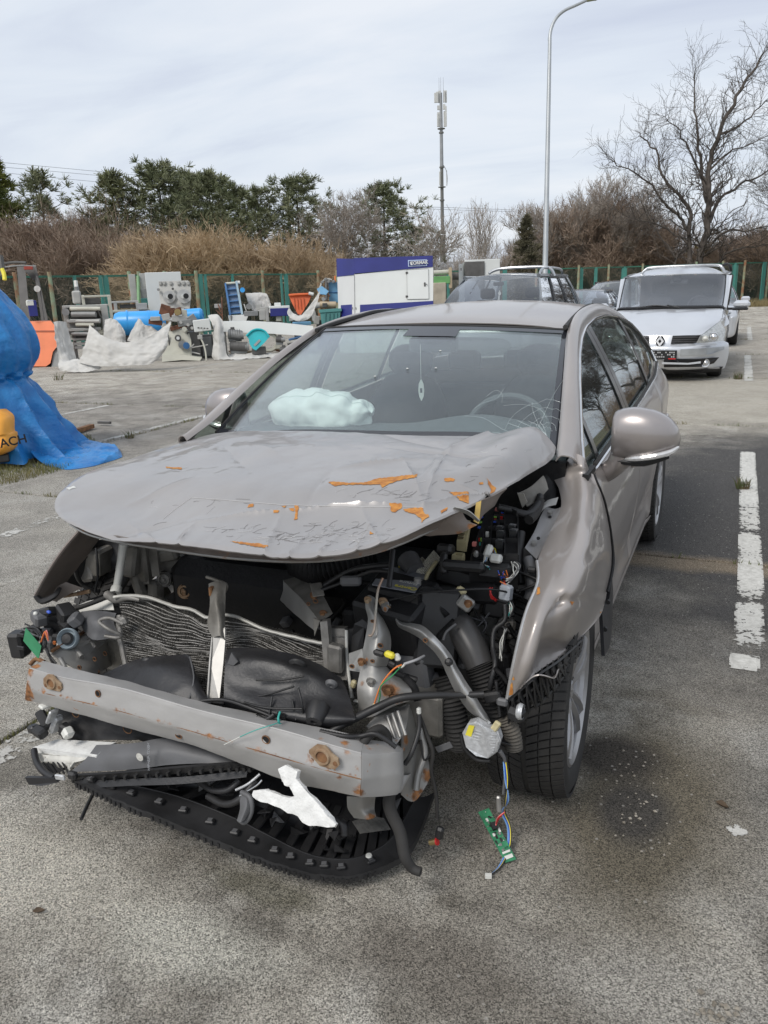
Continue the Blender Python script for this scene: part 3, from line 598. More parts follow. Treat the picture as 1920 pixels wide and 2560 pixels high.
def grow_twig(V, F, p, d, L, q, lv, r):
 x = d.orthogonal().normalized(); seg = 4; n = 3; ring = None; kids = []
 for i in range(seg+1):
  y = d.cross(x); qq = q*(1-.6*i/seg); b1 = len(V)
  for k in range(n): a = 2.094*k; V.append(tuple(p+(x*math.cos(a)+y*math.sin(a))*qq))
  if ring is not None:
   for k in range(n): F.append((ring+k, ring+(k+1) % n, b1+(k+1) % n, b1+k))
  ring = b1
  if i: kids.append((p.copy(), d.copy()))
  d = (d+Vector((r.gauss(0,.2), r.gauss(0,.2), r.gauss(.06,.2)))).normalized(); p = p+d*(L/seg)
 if lv < 2:
  for kp, kd in kids:
   if r.random() < .85:
    a = r.uniform(0,6.283); o = kd.orthogonal().normalized(); nd = (kd+(o*math.cos(a)+kd.cross(o)*math.sin(a))*r.uniform(.5,1.)).normalized(); grow_twig(V, F, kp, nd, L*r.uniform(.4,.65), max(.009, q*.6), lv+1, r)
big_tree()
# thickets: nobody could count the stems
def thicket(name, segs, mat, seed, n, wv=.018, top=None):
 """segs: (px, py_top, depth) profile; stems fill the strip beneath it"""
 r = random.Random(seed); V, F = [],[]; shr = None
 for q_ in range(n):
  if q_ % 26 == 0:
   t = r.random()*(len(segs)-1); i = int(t); f = t-i; a, b_ = segs[i], segs[min(i+1, len(segs)-1)]; px = a[0]+(b_[0]-a[0])*f; py = a[1]+(b_[1]-a[1])*f; d = (a[2]+(b_[2]-a[2])*f)+r.uniform(-3,3.5); B0 = gl(px, d); H0 = zt(px, py, d)*r.uniform(.5,1.08); sp = r.uniform(.25,.6)
  h = H0*r.uniform(.45,1.08); x, y = B0[0]+r.gauss(0,.35), B0[1]+r.gauss(0,.35); aa = r.uniform(0,6.283); ll = abs(r.gauss(0, sp))*h; lx, ly = math.cos(aa)*ll, math.sin(aa)*ll; h = math.sqrt(max(.2, h*h-.6*ll*ll)); wa = r.uniform(0,3.14); wx, wy = math.cos(wa), math.sin(wa); b0 = len(V); K = 5; cx, cy = r.gauss(0,.07)*h, r.gauss(0,.07)*h
  for k in range(K+1):
   u = k/K; w_ = wv*(1.25-u); X = x+lx*u+cx*math.sin(u*5.1); Y = y+ly*u+cy*math.sin(u*4.1); V.append((X-wx*w_, Y-wy*w_, h*u)); V.append((X+wx*w_, Y+wy*w_, h*u))
   if k: F.append((b0+2*k-2, b0+2*k-1, b0+2*k+1, b0+2*k))
  for _s in range(6):
   u = r.uniform(.25,1.); X = x+lx*u+cx*math.sin(u*5.1); Y = y+ly*u+cy*math.sin(u*4.1); l = h*r.uniform(.08,.3); a2 = r.uniform(0,6.283); ex, ey, ez = X+math.cos(a2)*l*.8, Y+math.sin(a2)*l*.8, h*u+l*r.uniform(.2,.8); b0 = len(V); V += [(X-wx*wv*.5, Y-wy*wv*.5, h*u),(X+wx*wv*.5, Y+wy*wv*.5, h*u),(ex, ey, ez)]; F.append((b0, b0+1, b0+2))
 me = bpy.data.meshes.new(name); me.from_pydata(V, [], F); me.materials.append(mat); return tag(link(name, me), kind='stuff')
thicket('brown_thicket', [(-60,520,50),(60,540,50),(180,505,50),(260,520,50),(340,540,50),(420,545,49)], M_bark2,1,3800)
thicket('tan_thicket', [(330,600,44),(400,585,44),(480,560,44),(560,570,44),(640,600,45),(720,585,46),(800,600,47),(860,605,48)], M_bark3,2,5200)
thicket('grey_thicket', [(820,590,52),(900,600,52),(1000,600,52),(1100,600,55),(1180,590,55),(1260,590,55),(1340,600,56)], M_bark4,3,2600)
thicket('reddish_thicket', [(1340,580,60),(1420,560,60),(1500,540,60),(1580,560,60),(1660,560,59),(1740,580,58),(1820,575,58),(1900,560,58),(1980,560,58),(2200,540,56),(2500,530,54)], M_bark2,4,6000)
thicket('low_thicket', [(1300,640,64),(1500,620,64),(1700,610,64),(1960,620,64),(2500,600,62)], pm('umber_twigs', (.20,.14,.10),.95,0,.3,.5),5,5000,.03)
def shrubs(name, segs, mat, seed, n):
 r = random.Random(seed); V, F = [],[]
 for q in range(n):
  t = (q+r.random())/n*(len(segs)-1); i = int(t); f = t-i; a, b_ = segs[i], segs[min(i+1, len(segs)-1)]; d = a[2]+(b_[2]-a[2])*f+r.uniform(-3,2); px = a[0]+(b_[0]-a[0])*f; py = a[1]+(b_[1]-a[1])*f+r.uniform(-12,45); b0 = len(V); b = gl(px, d); h = zt(px, py, d)
  branch_tree(V, F, (0,0,0), h, seed*100+q, .62, r0=.07, depth=4, splits=5, minr=.013, stems=2, up=.5); z = max(v[2] for v in V[b0:]); V[b0:] = [(v[0]*1.25+b[0], v[1]*1.25+b[1], v[2]*h/z) for v in V[b0:]]
 me = bpy.data.meshes.new(name); me.from_pydata(V, [], F); me.materials.append(mat); tag(link(name, me), kind='stuff')
shrubs('tan_shrubs', [(330,585,41),(480,555,41),(640,590,42),(860,600,45)], M_bark3,1,34)
shrubs('brown_shrubs', [(-20,540,47),(120,530,47),(340,555,47)], M_bark2,2,18)
shrubs('reddish_shrubs', [(1340,570,57),(1500,540,57),(1700,575,56),(1960,560,55)], M_bark2,3,26)
thicket('back_scrub', [(-60,600,70),(300,590,70),(600,600,70),(900,630,75),(1100,660,80),(1330,660,80)], pm('dim_twigs', (.25,.20,.15),.95,0,.3,.4),6,6500,.035)
# yellow blossom bush below the big tree
conifer(1745,615,55,77, 'bush with yellow blossom at the foot of the big bare tree', 'pine', .5,.1, pm('yellow_blossom', (.26,.2,.03),.8,0,.5,2, two=(.07,.06,.02)),90)
# ------------------------------------------------------------------ antenna mast
def mast():
 d = 150.; b = gl(1108, d); root = empty('antenna_mast', tuple(b), YAW, 'tall grey phone antenna mast with white panel antennas', 'mast')
 k = d/FPX; Z = lambda py: zt(1108, py, d); m1 = pm('mast_grey', (.30,.31,.32),.5,.3,.1,1); m2 = pm('antenna_white', (.55,.55,.53),.5,0,.1,1); m3 = pm('mast_dark', (.16,.16,.15),.6,.2,.1,1)
 s = MB(); s.cyl((0,0,-.2),(0,0, Z(590)),.55,.52,14); s.cyl((0,0, Z(586)),(0,0, Z(430)),.32,.3,12); s.build('lower_pole', m3, root)
 s = MB(); s.cyl((0,0, Z(430)),(0,0, Z(262)),.34,.24,12); s.build('upper_pole', m1, root)
 for py in (585,507,430,351):
  f = MB(); f.cyl((0,0, Z(py)-.12),(0,0, Z(py)+.12),.62 if py > 580 else .45, None, 12); f.build('flange', m3, root)
 for py, w_ in ((342,.95),(476,.95)):
  f = MB(); f.cyl((0,0, Z(py)-.06),(0,0, Z(py)+.06), w_*.75, None, 10); f.build('platform', m3, root)
 for x, y0, y1, w_ in [(-13,284,262,.42),(-9,284,260,.4),(-3,284,257,.5),(8,284,258,.3),(12,284,257,.3),(-6,338,305,.5),(-8,338,308,.3),(8,338,303,.34),(11,338,292,.3),(-5,300,290,.6),(7,300,288,.4),(-5,472,440,.25),(-2,472,446,.4),(12,472,437,.12)]:
  a = MB(); a.box((x*k, random.uniform(-.3,.3),(Z(y0)+Z(y1))/2),(w_, .25, Z(y1)-Z(y0)), bev=.03); a.build('panel_antenna', m2, root)
 a = MB()
 for x in (-4,0,6): a.cyl((x*k, 0, Z(284)),(x*k, 0, Z(228)),.05,.02,5)
 a.tube([(.3,0, Z(425)),(.8,0, Z(437)),(1.0,0, Z(455)),(.9,0, Z(474))],.06,5); a.build('whip_antenna', m1, root)
mast()
# ------------------------------------------------------------------ lamp post
def lamp():
 d = 21.; b = gl(1362, d); root = empty('lamp_post', (0,0,0),0, 'tall grey street lamp post with curved arm behind the cars', 'lamp post')
 W = lambda px, py, dd=0: at(px, py, d=d+dd); s = MB(); m = pm('lamp_post_grey', (.40,.42,.43),.45,.4,.08,2)
 top = W(1374,130); dz = b[2]
 pts = [(b[0], b[1],0), tuple(np.array([b[0]+(top[0]-b[0])*.5, b[1]+(top[1]-b[1])*.5, top[2]*.5])), tuple(top)]
 arc = [tuple(W(x, y)) for x, y in [(1374,100),(1378,72),(1390,46),(1410,27),(1440,13),(1466,1)]]
 s.tube(pts+arc, [.085,.065,.048,.046,.044,.042,.04,.038,.036],12,6); s.build('post', m, root)
 p = W(1466,1); q = W(1510,-16); h = MB(); h.tube([p, (p+q)/2+[0,0,.03], q],[.04,.12,.07],10,5); h.build('lamp_head', pm('lamp_head_grey', (.3,.32,.2),.5), root)
 c = MB(); c.cyl((b[0], b[1],0),(b[0], b[1],.5),.12,.11,12); c.build('base_sleeve', m, root)
lamp()
# ------------------------------------------------------------------ power lines
plr = empty('power_lines', (0,0,0),0, 'thin overhead power lines crossing the sky above the pines', 'power line'); M_wire = pm('wire_grey', (.25,.26,.28),.6)
for a, b_, c in [((-60,400),(280,432),(760,478)),((-60,412),(280,442),(760,490)),((-60,425),(280,458),(760,500)),((1000,515),(1180,521),(1345,527)),((1000,520),(1180,526),(1345,531))]:
 pl = MB(); pl.tube([at(*a, d=95), at(*b_, d=105), at(*c, d=120)],.028,4,8); pl.build('wire', M_wire, plr)
# ------------------------------------------------------------------ buildings far behind
def shed(px0, px1, py0, py1, d, roofc, wallc, name, label, ridge=0):
 p0, p1 = gl(px0, d), gl(px1, d); z1 = zt((px0+px1)/2, py0, d); z0 = zt((px0+px1)/2, py1, d); m = (p0+p1)/2; wd = np.linalg.norm(p1-p0); a = math.atan2(p1[1]-p0[1], p1[0]-p0[0])
 root = empty(name, (m[0], m[1],0), a, label, 'building'); s = MB(); s.box((0,3, z0/2),(wd*.98,6, z0)); s.build('wall', wallc, root, False)
 s = MB(); s.plate([(-wd/2,-.4, z0+.01),(wd/2,-.4, z0+.01),(wd/2-ridge, 3, z1),(-wd/2+ridge, 3, z1)],.12); s.plate([(-wd/2,6.4, z0+.01),(wd/2,6.4, z0+.01),(wd/2-ridge, 3, z1),(-wd/2+ridge, 3, z1)],-.12); s.build('roof', roofc, root, False)
shed(1395,1520,638,656,95, pm('orange_red_roof', (.42,.09,.04),.8,0,.15,.5), pm('dim_wall', (.25,.22,.2)), 'red_roofed_building', 'building with orange red roof glimpsed through the bare trees')
shed(1085,1180,655,700,62, pm('grey_sheet_roof', (.32,.33,.34),.6,.2,.15,3), pm('pale_wall', (.4,.4,.38)), 'grey_shed', 'low grey shed roof right of the white generator')
shed(700,830,633,668,85, pm('pale_shed_roof', (.4,.42,.42),.6,0,.1,1), pm('white_wall', (.5,.5,.5)), 'pale_shed', 'pale shed seen faintly through the tan thicket')
# ------------------------------------------------------------------ fence
M_teal_post = pm('teal_board', (.02,.22,.18),.7,0,.15,1.2, dust=.2); M_rpost = pm('peeling_green_post', (.25,.33,.22),.8,0,.3,4, two=(.26,.12,.06)); M_rail = pm('dark_green_rail', (.03,.12,.08),.7,0,.2,2)
def meshmat():
 m = bpy.data.materials.new('green_wire_mesh'); m.use_nodes = True; t = m.node_tree; n = t.nodes; b = n['Principled BSDF']; o = n['Material Output']; b.inputs['Base Color'].default_value = (.05,.09,.07,1); b.inputs['Roughness'].default_value = .8
 tr = n.new('ShaderNodeBsdfTransparent'); x = n.new('ShaderNodeMixShader'); x.inputs[0].default_value = .72; lnk(t, b.outputs[0], x.inputs[1]); lnk(t, tr.outputs[0], x.inputs[2]); lnk(t, x.outputs[0], o.inputs[0]); return m
M_mesh = meshmat()
FH = 2.4
def fence(knots, label, wd=.34):
 """knots: (photo x of the post, photo y of the fence top, kind)"""
 pts = []
 for (px, py, kind) in knots: p = at(px, py, z=FH); pts.append((p[0], p[1], kind))
 root = empty('boundary_fence', (pts[0][0], pts[0][1],0),0, label, 'fence'); o = Vector((pts[0][0], pts[0][1],0))
 for i, (x, y, kind) in enumerate(pts):
  p = Vector((x, y, 0))-o; s = MB(); d = Vector((pts[min(i+1, len(pts)-1)][0]-pts[max(i-1,0)][0], pts[min(i+1, len(pts)-1)][1]-pts[max(i-1,0)][1],0)).normalized(); a = math.atan2(d[1], d[0])
  if kind == 't': s.box((p[0], p[1], FH/2),(wd, .05, FH),(0,0, a)); s.build('board', M_teal_post, root, False)
  elif kind == 'n': s.box((p[0], p[1], FH/2),(wd*.55,.05, FH),(0,0, a)); s.build('board', M_teal_post, root, False)
  else: s.cyl((p[0], p[1],0),(p[0]+.03, p[1], FH+.12),.075,.065,10); s.build('post', M_rpost, root)
  if i < len(pts)-1:
   q = Vector((pts[i+1][0], pts[i+1][1],0))-o; e_ = (q-p).normalized()*.06
   for z in (FH-.03,.25): s = MB(); s.beam(p+e_+Vector((0,0, z)), q-e_+Vector((0,0, z)),.045,.07); s.build('rail', M_rail, root, False)
   s = MB(); s._add([p+e_+Vector((0,0,.3)), q-e_+Vector((0,0,.3)), q-e_+Vector((0,0, FH-.07)), p+e_+Vector((0,0, FH-.07))],[(0,1,2,3)]); s.build('wire_mesh', M_mesh, root, False)
fence([(-40,690, 'p'),(35,690, 'p'),(122,689, 'p'),(185,688.5, 'n'),(249,688, 'n'),(262,688, 't'),(321,687, 'p'),(345,687, 'p'),(410,686, 'p'),(488,685, 'p'),(500,685, 't'),(512,685, 'n'),(580,684.5, 'n'),(654,684, 'p'),(702,684, 'n'),(714,684, 't'),(793,683, 'p')], 'green wire fence with rusty posts behind the machinery on the left', .2)
fence([(840,682, 'p'),(930,681, 't'),(1030,679, 'p'),(1120,677, 'n'),(1180,675.5, 'p'),(1262,673.5, 't')], 'green wire fence running behind the generator and the sheds', .25)
fence([(1340,671.5, 'p'),(1372,671, 'n'),(1446,669, 'p'),(1452,669, 't'),(1490,668, 'n'),(1521,667, 'p'),(1561,666, 't'),(1606,664.5, 'p'),(1660,663, 't'),(1740,660, 'p'),(1807,658, 'p'),(1839,657, 't'),(1862,656, 'p'),(1912,655, 't'),(1922,655, 'p'),(1990,653, 't')], 'green wire fence with teal boards behind the parked cars on the right')
# ================================================================== THE WRECKED SALOON
car = empty('wrecked_car', (0,0,0),0, 'taupe saloon with smashed open front, crumpled bonnet and blown airbag in the foreground', 'car')
def ip(x, xs, ys): return float(np.interp(x, xs, ys))
def Xs(y, z):
 p = ip(y, [-.6,-.2,.3,1,2.6,3.2,3.5,3.78],[.93,.975,.998,1,1,.975,.93,.83])
 v = ip(z, [.15,.19,.25,.30,.36,.5,.64,.78,.86,.92,.98,1.06],[.80,.86,.885,.878,.868,.890,.905,.902,.890,.872,.845,.80])
 hump = .035*math.exp(-((y-2.95)/.5)**2)*math.exp(-((z-.93)/.12)**2)
 arch = .02*math.exp(-(((y-2.7)**2+(z-.33)**2)**.5-.37)**2/.003)
 return v*p+hump+arch
def Zb(y): return ip(y, [.2,.4,1.2,2.0,2.6,3.0,3.3],[.915,.935,.965,.99,1.02,1.055,1.07])
def Xg(y, z):
 h = z-Zb(y); return .842*ip(y, [.2,1,2.6,3.3],[.995,1,.99,.93])-.40*h-.27*h*h
def Zt(y): return ip(y, [.34,.45,.6,.8,1.0,1.2,1.4,1.7,2.0,2.3,2.6,2.8,2.95,3.1],[.94,1.02,1.10,1.195,1.275,1.33,1.365,1.39,1.395,1.378,1.325,1.26,1.19,1.10])
def panel(name, ys, zlo, zhi, mat, ny=40, nz=14, off=0., fn=Xs, t=.004, parent=car, side=1, edge=True, dent=0.):
 """a piece of the flank: y range, lower and upper height functions"""
 G = np.zeros((ny, nz, 3))
 for i in range(ny):
  u = i/(ny-1)
  for j in range(nz):
   v = j/(nz-1); y = ys(u, v) if callable(ys) else ys[0]+(ys[1]-ys[0])*u; z0, z1 = zlo(y), zhi(y); z = z0+(z1-z0)*v; x = fn(y, z)+off
   if edge and (i in (0, ny-1) or j in (0, nz-1)): x -= .010
   G[i, j] = (x*side, y, z)
 if dent: G = crumple(G, dent, 2.5,3)
 s = MB(); s.grid(G, t*(1 if side > 0 else -1)); return s.build(name, mat, parent, ang=50)
rb = lambda y: .185
def wheelcut(yc, r, z0): return lambda y: max(z0,.33+math.sqrt(max(0, r*r-(y-yc)**2)) if abs(y-yc) < r else z0)
for side in (1,-1):
 fd = panel('front_door', lambda u, v: (.40+.03*v)+u*(1.06+.02*v), lambda y: .255, lambda y: Zb(y)-.012, M_paint, 50,26, parent=car, side=side, dent=.0012); fd['label'] = 'front door'
 rd = panel('rear_door', (1.49,2.52), lambda y: max(.255,.33+math.sqrt(max(0,.40**2-(y-2.7)**2)) if y > 2.3 else .255), lambda y: Zb(y)-.012, M_paint, 46,26, side=side)
 sl_ = panel('door_sill', (.42,2.34), lambda y: .16, lambda y: .248, M_paint, 40,8, side=side)
 rq = panel('rear_quarter', (2.528,3.78), lambda y: max(.30,.33+math.sqrt(max(0,.385**2-(y-2.7)**2))) if y < 3.08 else .24, lambda y: Zb(y)+.0, M_paint, 46,26, side=side)
 # greenhouse side frame: from the window openings up to the roof ditch
 ys_ = [.32,.36,.5,.7,.9,1.1,1.3,1.6,2.0,2.4,2.7,2.95,3.15,3.3]
 def topc(y):
  zz = ip(y, [.1,.3,.5,.8,1.0,1.2,1.4,1.8,2.2,2.6,2.9,3.2,3.4],[.93,1.0,1.075,1.225,1.315,1.385,1.425,1.455,1.452,1.405,1.32,1.19,1.1]); xx = ip(y, [.1,.3,.5,.8,1.2,1.6,2.4,2.8,3.4],[.80,.765,.735,.685,.615,.585,.58,.59,.66]); return np.array([xx*side, y-.03, zz])
 G = []
 for y in ys_:
  zt_ = Zt(y) if y >= .34 else .915+.07*(y-.1)/.24; b_ = np.array([(Xg(y, zt_) if y < 3.05 else Xs(y, Zb(y)-.005))*side, y, zt_ if y < 3.1 else Zb(y)]); t_ = topc(y); m_ = (b_*.45+t_*.55)+np.array([.016*side, 0,.012]); G.append([b_-np.array([.012*side, 0,0]), b_, b_*.75+m_*.25+np.array([.005*side, 0,.002]), m_, t_*.8+m_*.2+np.array([.006*side, 0,.006]), t_, t_-np.array([.01*side, 0,.014])])
 s = MB(); s.grid(surf(G, 60,19),.004*side); s.build('side_frame', M_paint, car, ang=60)
 # window panes and pillars
 def pane(name, y0, y1, mat, lo=.006, hi=.0, off=-.008, sub=None):
  return panel(name, (y0, y1), lambda y: Zb(y)-lo, lambda y: max(Zt(y)-hi, Zb(y)+.0), mat, 20,10, off, Xg, .003, sub or car, side, False)
 w1 = panel('quarter_glass', lambda u, v: .37+.24*u, lambda y: Zb(y)-.004, lambda y: Zt(y), M_side, 12,6,-.008, Xg, .003, car, side, False)
 pane('side_window', .655,1.40, M_side); pane('side_window', 1.55,2.34, M_side); pane('quarter_glass', 2.40,3.04, M_side)
 M_pil = pm('pillar_black', (.03,.03,.033),.25,0,.1,8, coat=.5, dust=.15)
 pane('window_divider', .61,.655, M_pil, off=-.002); pane('door_pillar', 1.40,1.47, M_pil, off=-.001); pane('door_pillar', 1.478,1.55, M_pil, off=-.001); pane('window_divider', 2.34,2.40, M_pil, off=-.001)
 # bright strip round the windows
 loop = [(Xg(y, Zt(y))*side+.006*side, y, Zt(y)+.003) for y in np.linspace(.345,3.04,46)]
 low = [(Xg(y, Zb(y))*side+.016*side, y, Zb(y)-.006) for y in np.linspace(3.04,.345,40)]
 s = MB(); s.tube(loop+low+[loop[0]],.0065,6,1); s.build('window_trim', M_chrome, car)
 s = MB(); s.tube([(p[0]-.004*side, p[1], p[2]+.013) for p in low[:-2]],.008,5,1); s.build('window_seal', M_rubber, car)
 hd = MB(); hd.tube([(Xs(3.3-1.98,.8)*side+.004*side, 1.16,.80),(.935*side, 1.2,.805),(.942*side, 1.28,.808),(.935*side, 1.36,.805),(.9*side, 1.40,.80)],[.010,.012,.012,.012,.010],8); hd.build('door_handle', M_paint, fd)
 hd = MB(); hd.tube([(.9*side, 2.22,.82),(.938*side, 2.25,.825),(.946*side, 2.33,.828),(.938*side, 2.41,.825),(.9*side, 2.45,.82)],[.010,.012,.013,.012,.010],8); hd.build('door_handle', M_paint, rd)
 # dark gap between front wing and door
 s = MB(); s.plate([(.86*side, .30,.95),(.86*side, .45,.95),(.865*side, .43,.25),(.85*side, .34,.25)],.02); s.build('hinge_pillar', M_deep, car)
 # inner shell behind the flank, keeps daylight out of the cabin floor
 s = MB(); s.box((.74*side, 1.9,.55),(.05,3.3,.6)); s.build('inner_shell', M_deep, car, False)
# roof
TL, TR = at(815,821, y=1.2), at(1424,826, y=1.2)
hz = (TL[2]+TR[2])/2
rows = []
for y, xe, ze, zm in [(1.2,.58, hz, hz+.035),(1.35,.572, hz+.02, hz+.065),(1.8,.565,1.437,1.482),(2.3,.565,1.430,1.478),(2.65,.57,1.375,1.43),(2.9,.575,1.30,1.35)]:
 r_ = []
 for f in (-1,-.85,-.5,0,.5,.85,1): r_.append(np.array([xe*f, y-(.10*(1-f*f) if y < 1.3 else (.08*(1-f*f) if y < 1.5 else 0)), ze+(zm-ze)*(1-abs(f)**2.2)]))
 rows.append(r_)
rows[0] = [p+np.array([0,0,0]) for p in rows[0]]; rows[0][0] = TL+np.array([.0,0,0]); rows[0][-1] = TR
s = MB(); s.grid(surf(rows, 40,40),-.004); s.build('roof', M_paint, car)
for side in (1,-1):
 s = MB(); s.tube([np.array([ip(y, [1.1,1.2,1.6,2.4,2.9],[.60,.60,.577,.572,.583])*side, y, ip(y, [1.15,1.35,1.8,2.3,2.65,2.95],[hz+.003, hz+.03,1.447,1.44,1.388,1.305])]) for y in np.linspace(1.16,2.95,16)],.011,6,2); s.build('roof_ditch_strip', M_rubber, car)
# windscreen
BL, BR = at(540,1082, y=.45), at(1400,1125, y=.45)
ws = []
for k in range(5):
 v = k/4; L_, R_ = TL+(BL-TL)*v+np.array([.0,0,.022*math.sin(v*3.14)]), TR+(BR-TR)*v+np.array([0,0,.022*math.sin(v*3.14)]); ws.append([L_+(R_-L_)*u+np.array([0,-(.10+.10*v)*(1-(2*u-1)**2),(.022-.01*v)*(1-(2*u-1)**2)]) for u in np.linspace(0,1,7)])
WS = surf(ws, 40,50)
s = MB(); s.grid(WS, .005); wsg = s.build('windscreen', M_glass, car)
nn = np.cross(np.gradient(WS, axis=0), np.gradient(WS, axis=1)); nn /= np.linalg.norm(nn, axis=2, keepdims=True)
if nn[20,25,1] > 0: nn = -nn
def wsp(u, v, o=.003): i = min(39, max(0, int(round(v*39)))); j = min(49, max(0, int(round(u*49)))); fu = min(48.999, max(0, u*49)); fv = min(38.999, max(0, v*39)); i0, j0 = int(fv), int(fu); a, b_ = fv-i0, fu-j0; return WS[i0, j0]*(1-a)*(1-b_)+WS[i0+1, j0]*a*(1-b_)+WS[i0, j0+1]*(1-a)*b_+WS[i0+1, j0+1]*a*b_+nn[i, j]*o
def wsrect(u0, u1, v0, v1, n=14, m=8, fu=None): return np.array([[wsp(u0+(u1-u0)*j/(n-1), v0+(v1-v0)*i/(m-1)) for j in range(n)] for i in range(m)])
s = MB()
for q in ((0,1,0,.065,40,4),(0,1,.955,1,40,4)): s.grid(wsrect(*q),.001)
for q in ((0,.018,.065,.955,3,30),(.965,1,.065,.955,3,30)): s.grid(wsrect(*q),.001)
s.grid(wsrect(.42,.62,.065,.14,10,4),.001)
o = s.build('windscreen_border', M_frit, wsg); o['kind'] = 'stuff'
s = MB(); s.tube([wsp(0, v, .002) for v in np.linspace(1,0,20)]+[wsp(u, 0,.002) for u in np.linspace(0,1,20)]+[wsp(1, v, .002) for v in np.linspace(0,1,20)],.006,5,1); s.build('windscreen_seal', M_rubber, wsg)
# cracks in the lower right of the windscreen
r = random.Random(4); s = MB(); cu, cv = .955,.90
for k in range(15):
 a = 2.0+2.5*k/14+r.uniform(-.1,.1); L = r.uniform(.06,.30); u, v = cu, cv; pts = []
 for i in range(8):
  pts.append(wsp(min(.998, u), min(.99, v),.0045)); u += math.cos(a)*L/8*.55; v += -abs(math.sin(a))*L/8*1.25*(1 if a < 4.0 else .2); a += r.gauss(0,.15)
 s.tube(pts, .0005,3,1)
for rr_ in (.03,.05,.075,.11,.15):
 pts = [wsp(min(.998, cu+math.cos(a)*rr_*.6), min(.99, cv-math.sin(a)*rr_*1.5+r.gauss(0,.006)),.0045) for a in np.linspace(.6,3.0,12)]; s.tube(pts, .0004,3,1)
for pts in ([(.80,.66),(.82,.61),(.84,.64),(.845,.7)],[(.78,.74),(.80,.70),(.83,.67),(.84,.60)],[(.76,.79),(.81,.80),(.86,.86),(.90,.90)],[(.99,.52),(.965,.62),(.95,.72),(.935,.84)],[(.85,.72),(.89,.71),(.93,.74),(.95,.8)]):
 s.tube([wsp(a, b_, .0045) for a, b_ in pts],.0005,3,3)
o = s.build('crack', pm('bright_glass_crack', (.5,.56,.56),.2,0,.1,30), wsg); o['kind'] = 'stuff'
for (u, v) in ((.60,.28),(.53,.45),(.62,.44),(.44,.52)):
 s = MB(); s.lathe([(.0,.003),(.004,.002),(.0055,0)],8, wsp(u, v, .003)); s.build('chip', M_whitep, wsg)
# cabin
s = MB(); G = [[(-.74,.45,.93),(-.74,.70,.985),(-.72,.95,.93),(-.72,1.0,.6)],[(-.35,.32,.95),(-.35,.65,1.005),(-.35,.90,.96),(-.35,.98,.6)],[(.0,.28,.95),(0,.62,1.0),(0,.88,.97),(0,.95,.6)],[(.36,.32,.95),(.36,.62,1.01),(.36,.85,1.03),(.36,.95,.6)],[(.74,.45,.93),(.74,.70,.985),(.72,.95,.93),(.72,1.0,.6)]]
s.grid(surf(G, 40,26),.01); s.build('dashboard', M_dash, car, ang=60)
sw = MB(); c0 = np.array([.37,1.06,.93]); ax = Vector((0,-.86,.5)); x_ = Vector((1,0,0)); y_ = Vector((0,.5,.86))
sw.tube([Vector(c0)+(x_*math.cos(a)+y_*math.sin(a))*.185 for a in np.linspace(0,6.283,33)],.014,8,1, cap=False)
for a in (0,3.14,-1.57): sw.beam(Vector(c0), Vector(c0)+(x_*math.cos(a)+y_*math.sin(a))*.18,.045,.02)
sw.cyl(Vector(c0)-ax*.02, Vector(c0)+ax*.04,.07,.06,14); sw.build('steering_wheel', M_dash, car)
s = MB(); s.box((0,1.9,.42),(1.45,3.2,.06)); s.build('floor_pan', M_deep, car, False)
s = MB(); s.box((0,3.0,.95),(1.3,.9,.03)); s.build('parcel_shelf', M_seat, car, False)
s = MB(); s.grid(surf([[(x, y, z-.025) for (x, y, z) in [tuple(p) for p in r_]] for r_ in rows],14,14),.004); s.build('headlining', M_trim, car)
def seat(x, y, w_=.5):
 s = MB(); s.grid(surf([[(x-w_/2, y+.5,.50),(x-w_/2, y+.25,.56),(x-w_/2, y, .52)],[(x-w_*.3, y+.5,.52),(x-w_*.3, y+.25,.60),(x-w_*.3, y-.03,.55)],[(x+w_*.3, y+.5,.52),(x+w_*.3, y+.25,.60),(x+w_*.3, y-.03,.55)],[(x+w_/2, y+.5,.50),(x+w_/2, y+.25,.56),(x+w_/2, y, .52)]],12,12),.12)
 o = s.build('seat', M_seat, car)
 s = MB(); s.tube([(x, y+.42,.58),(x, y+.50,.75),(x, y+.58,.95),(x, y+.63,1.08)],[.2,.235,.22,.14],12,5); s.M = Matrix.Identity(4); b_ = s.build('backrest', M_seat, o)
 s = MB(); s.tube([(x, y+.60,1.10),(x, y+.615,1.15),(x, y+.63,1.22),(x, y+.64,1.26)],[.07,.12,.12,.06],12,4); s.build('headrest', M_seat, o)
 s = MB(); s.cyl((x-.04, y+.62,1.05),(x-.04, y+.62,1.12),.006); s.build('headrest_post', M_chrome, o); s = MB(); s.cyl((x+.04, y+.62,1.05),(x+.04, y+.62,1.12),.006); s.build('headrest_post', M_chrome, o)
seat(.36,1.15); seat(-.36,1.15)
s = MB(); s.grid(surf([[(-.62,2.15,.52),(0,2.12,.55),(.62,2.15,.52)],[(-.62,2.55,.56),(0,2.55,.58),(.62,2.55,.56)],[(-.62,2.75,1.0),(0,2.77,1.02),(.62,2.75,1.0)]],20,14),.1); s.build('rear_bench', M_seat, car)
for x in (-.38,0,.38):
 s = MB(); s.box((x, 2.78,1.09),(.22,.09,.14), bev=.03); s.build('headrest', M_seat, car)
s = MB(); s.box((.0,1.17,1.31),(.24,.02,.065), bev=.01); s.cyl((0,1.17,1.34),(0,1.15,1.42),.012); s.build('rear_view_mirror', M_dash, car)
s = MB(); s.box((.02,1.16,1.335),(.16,.12,.04),(R(-28),0,0), bev=.012); s.build('sensor_pod', M_seat, car)
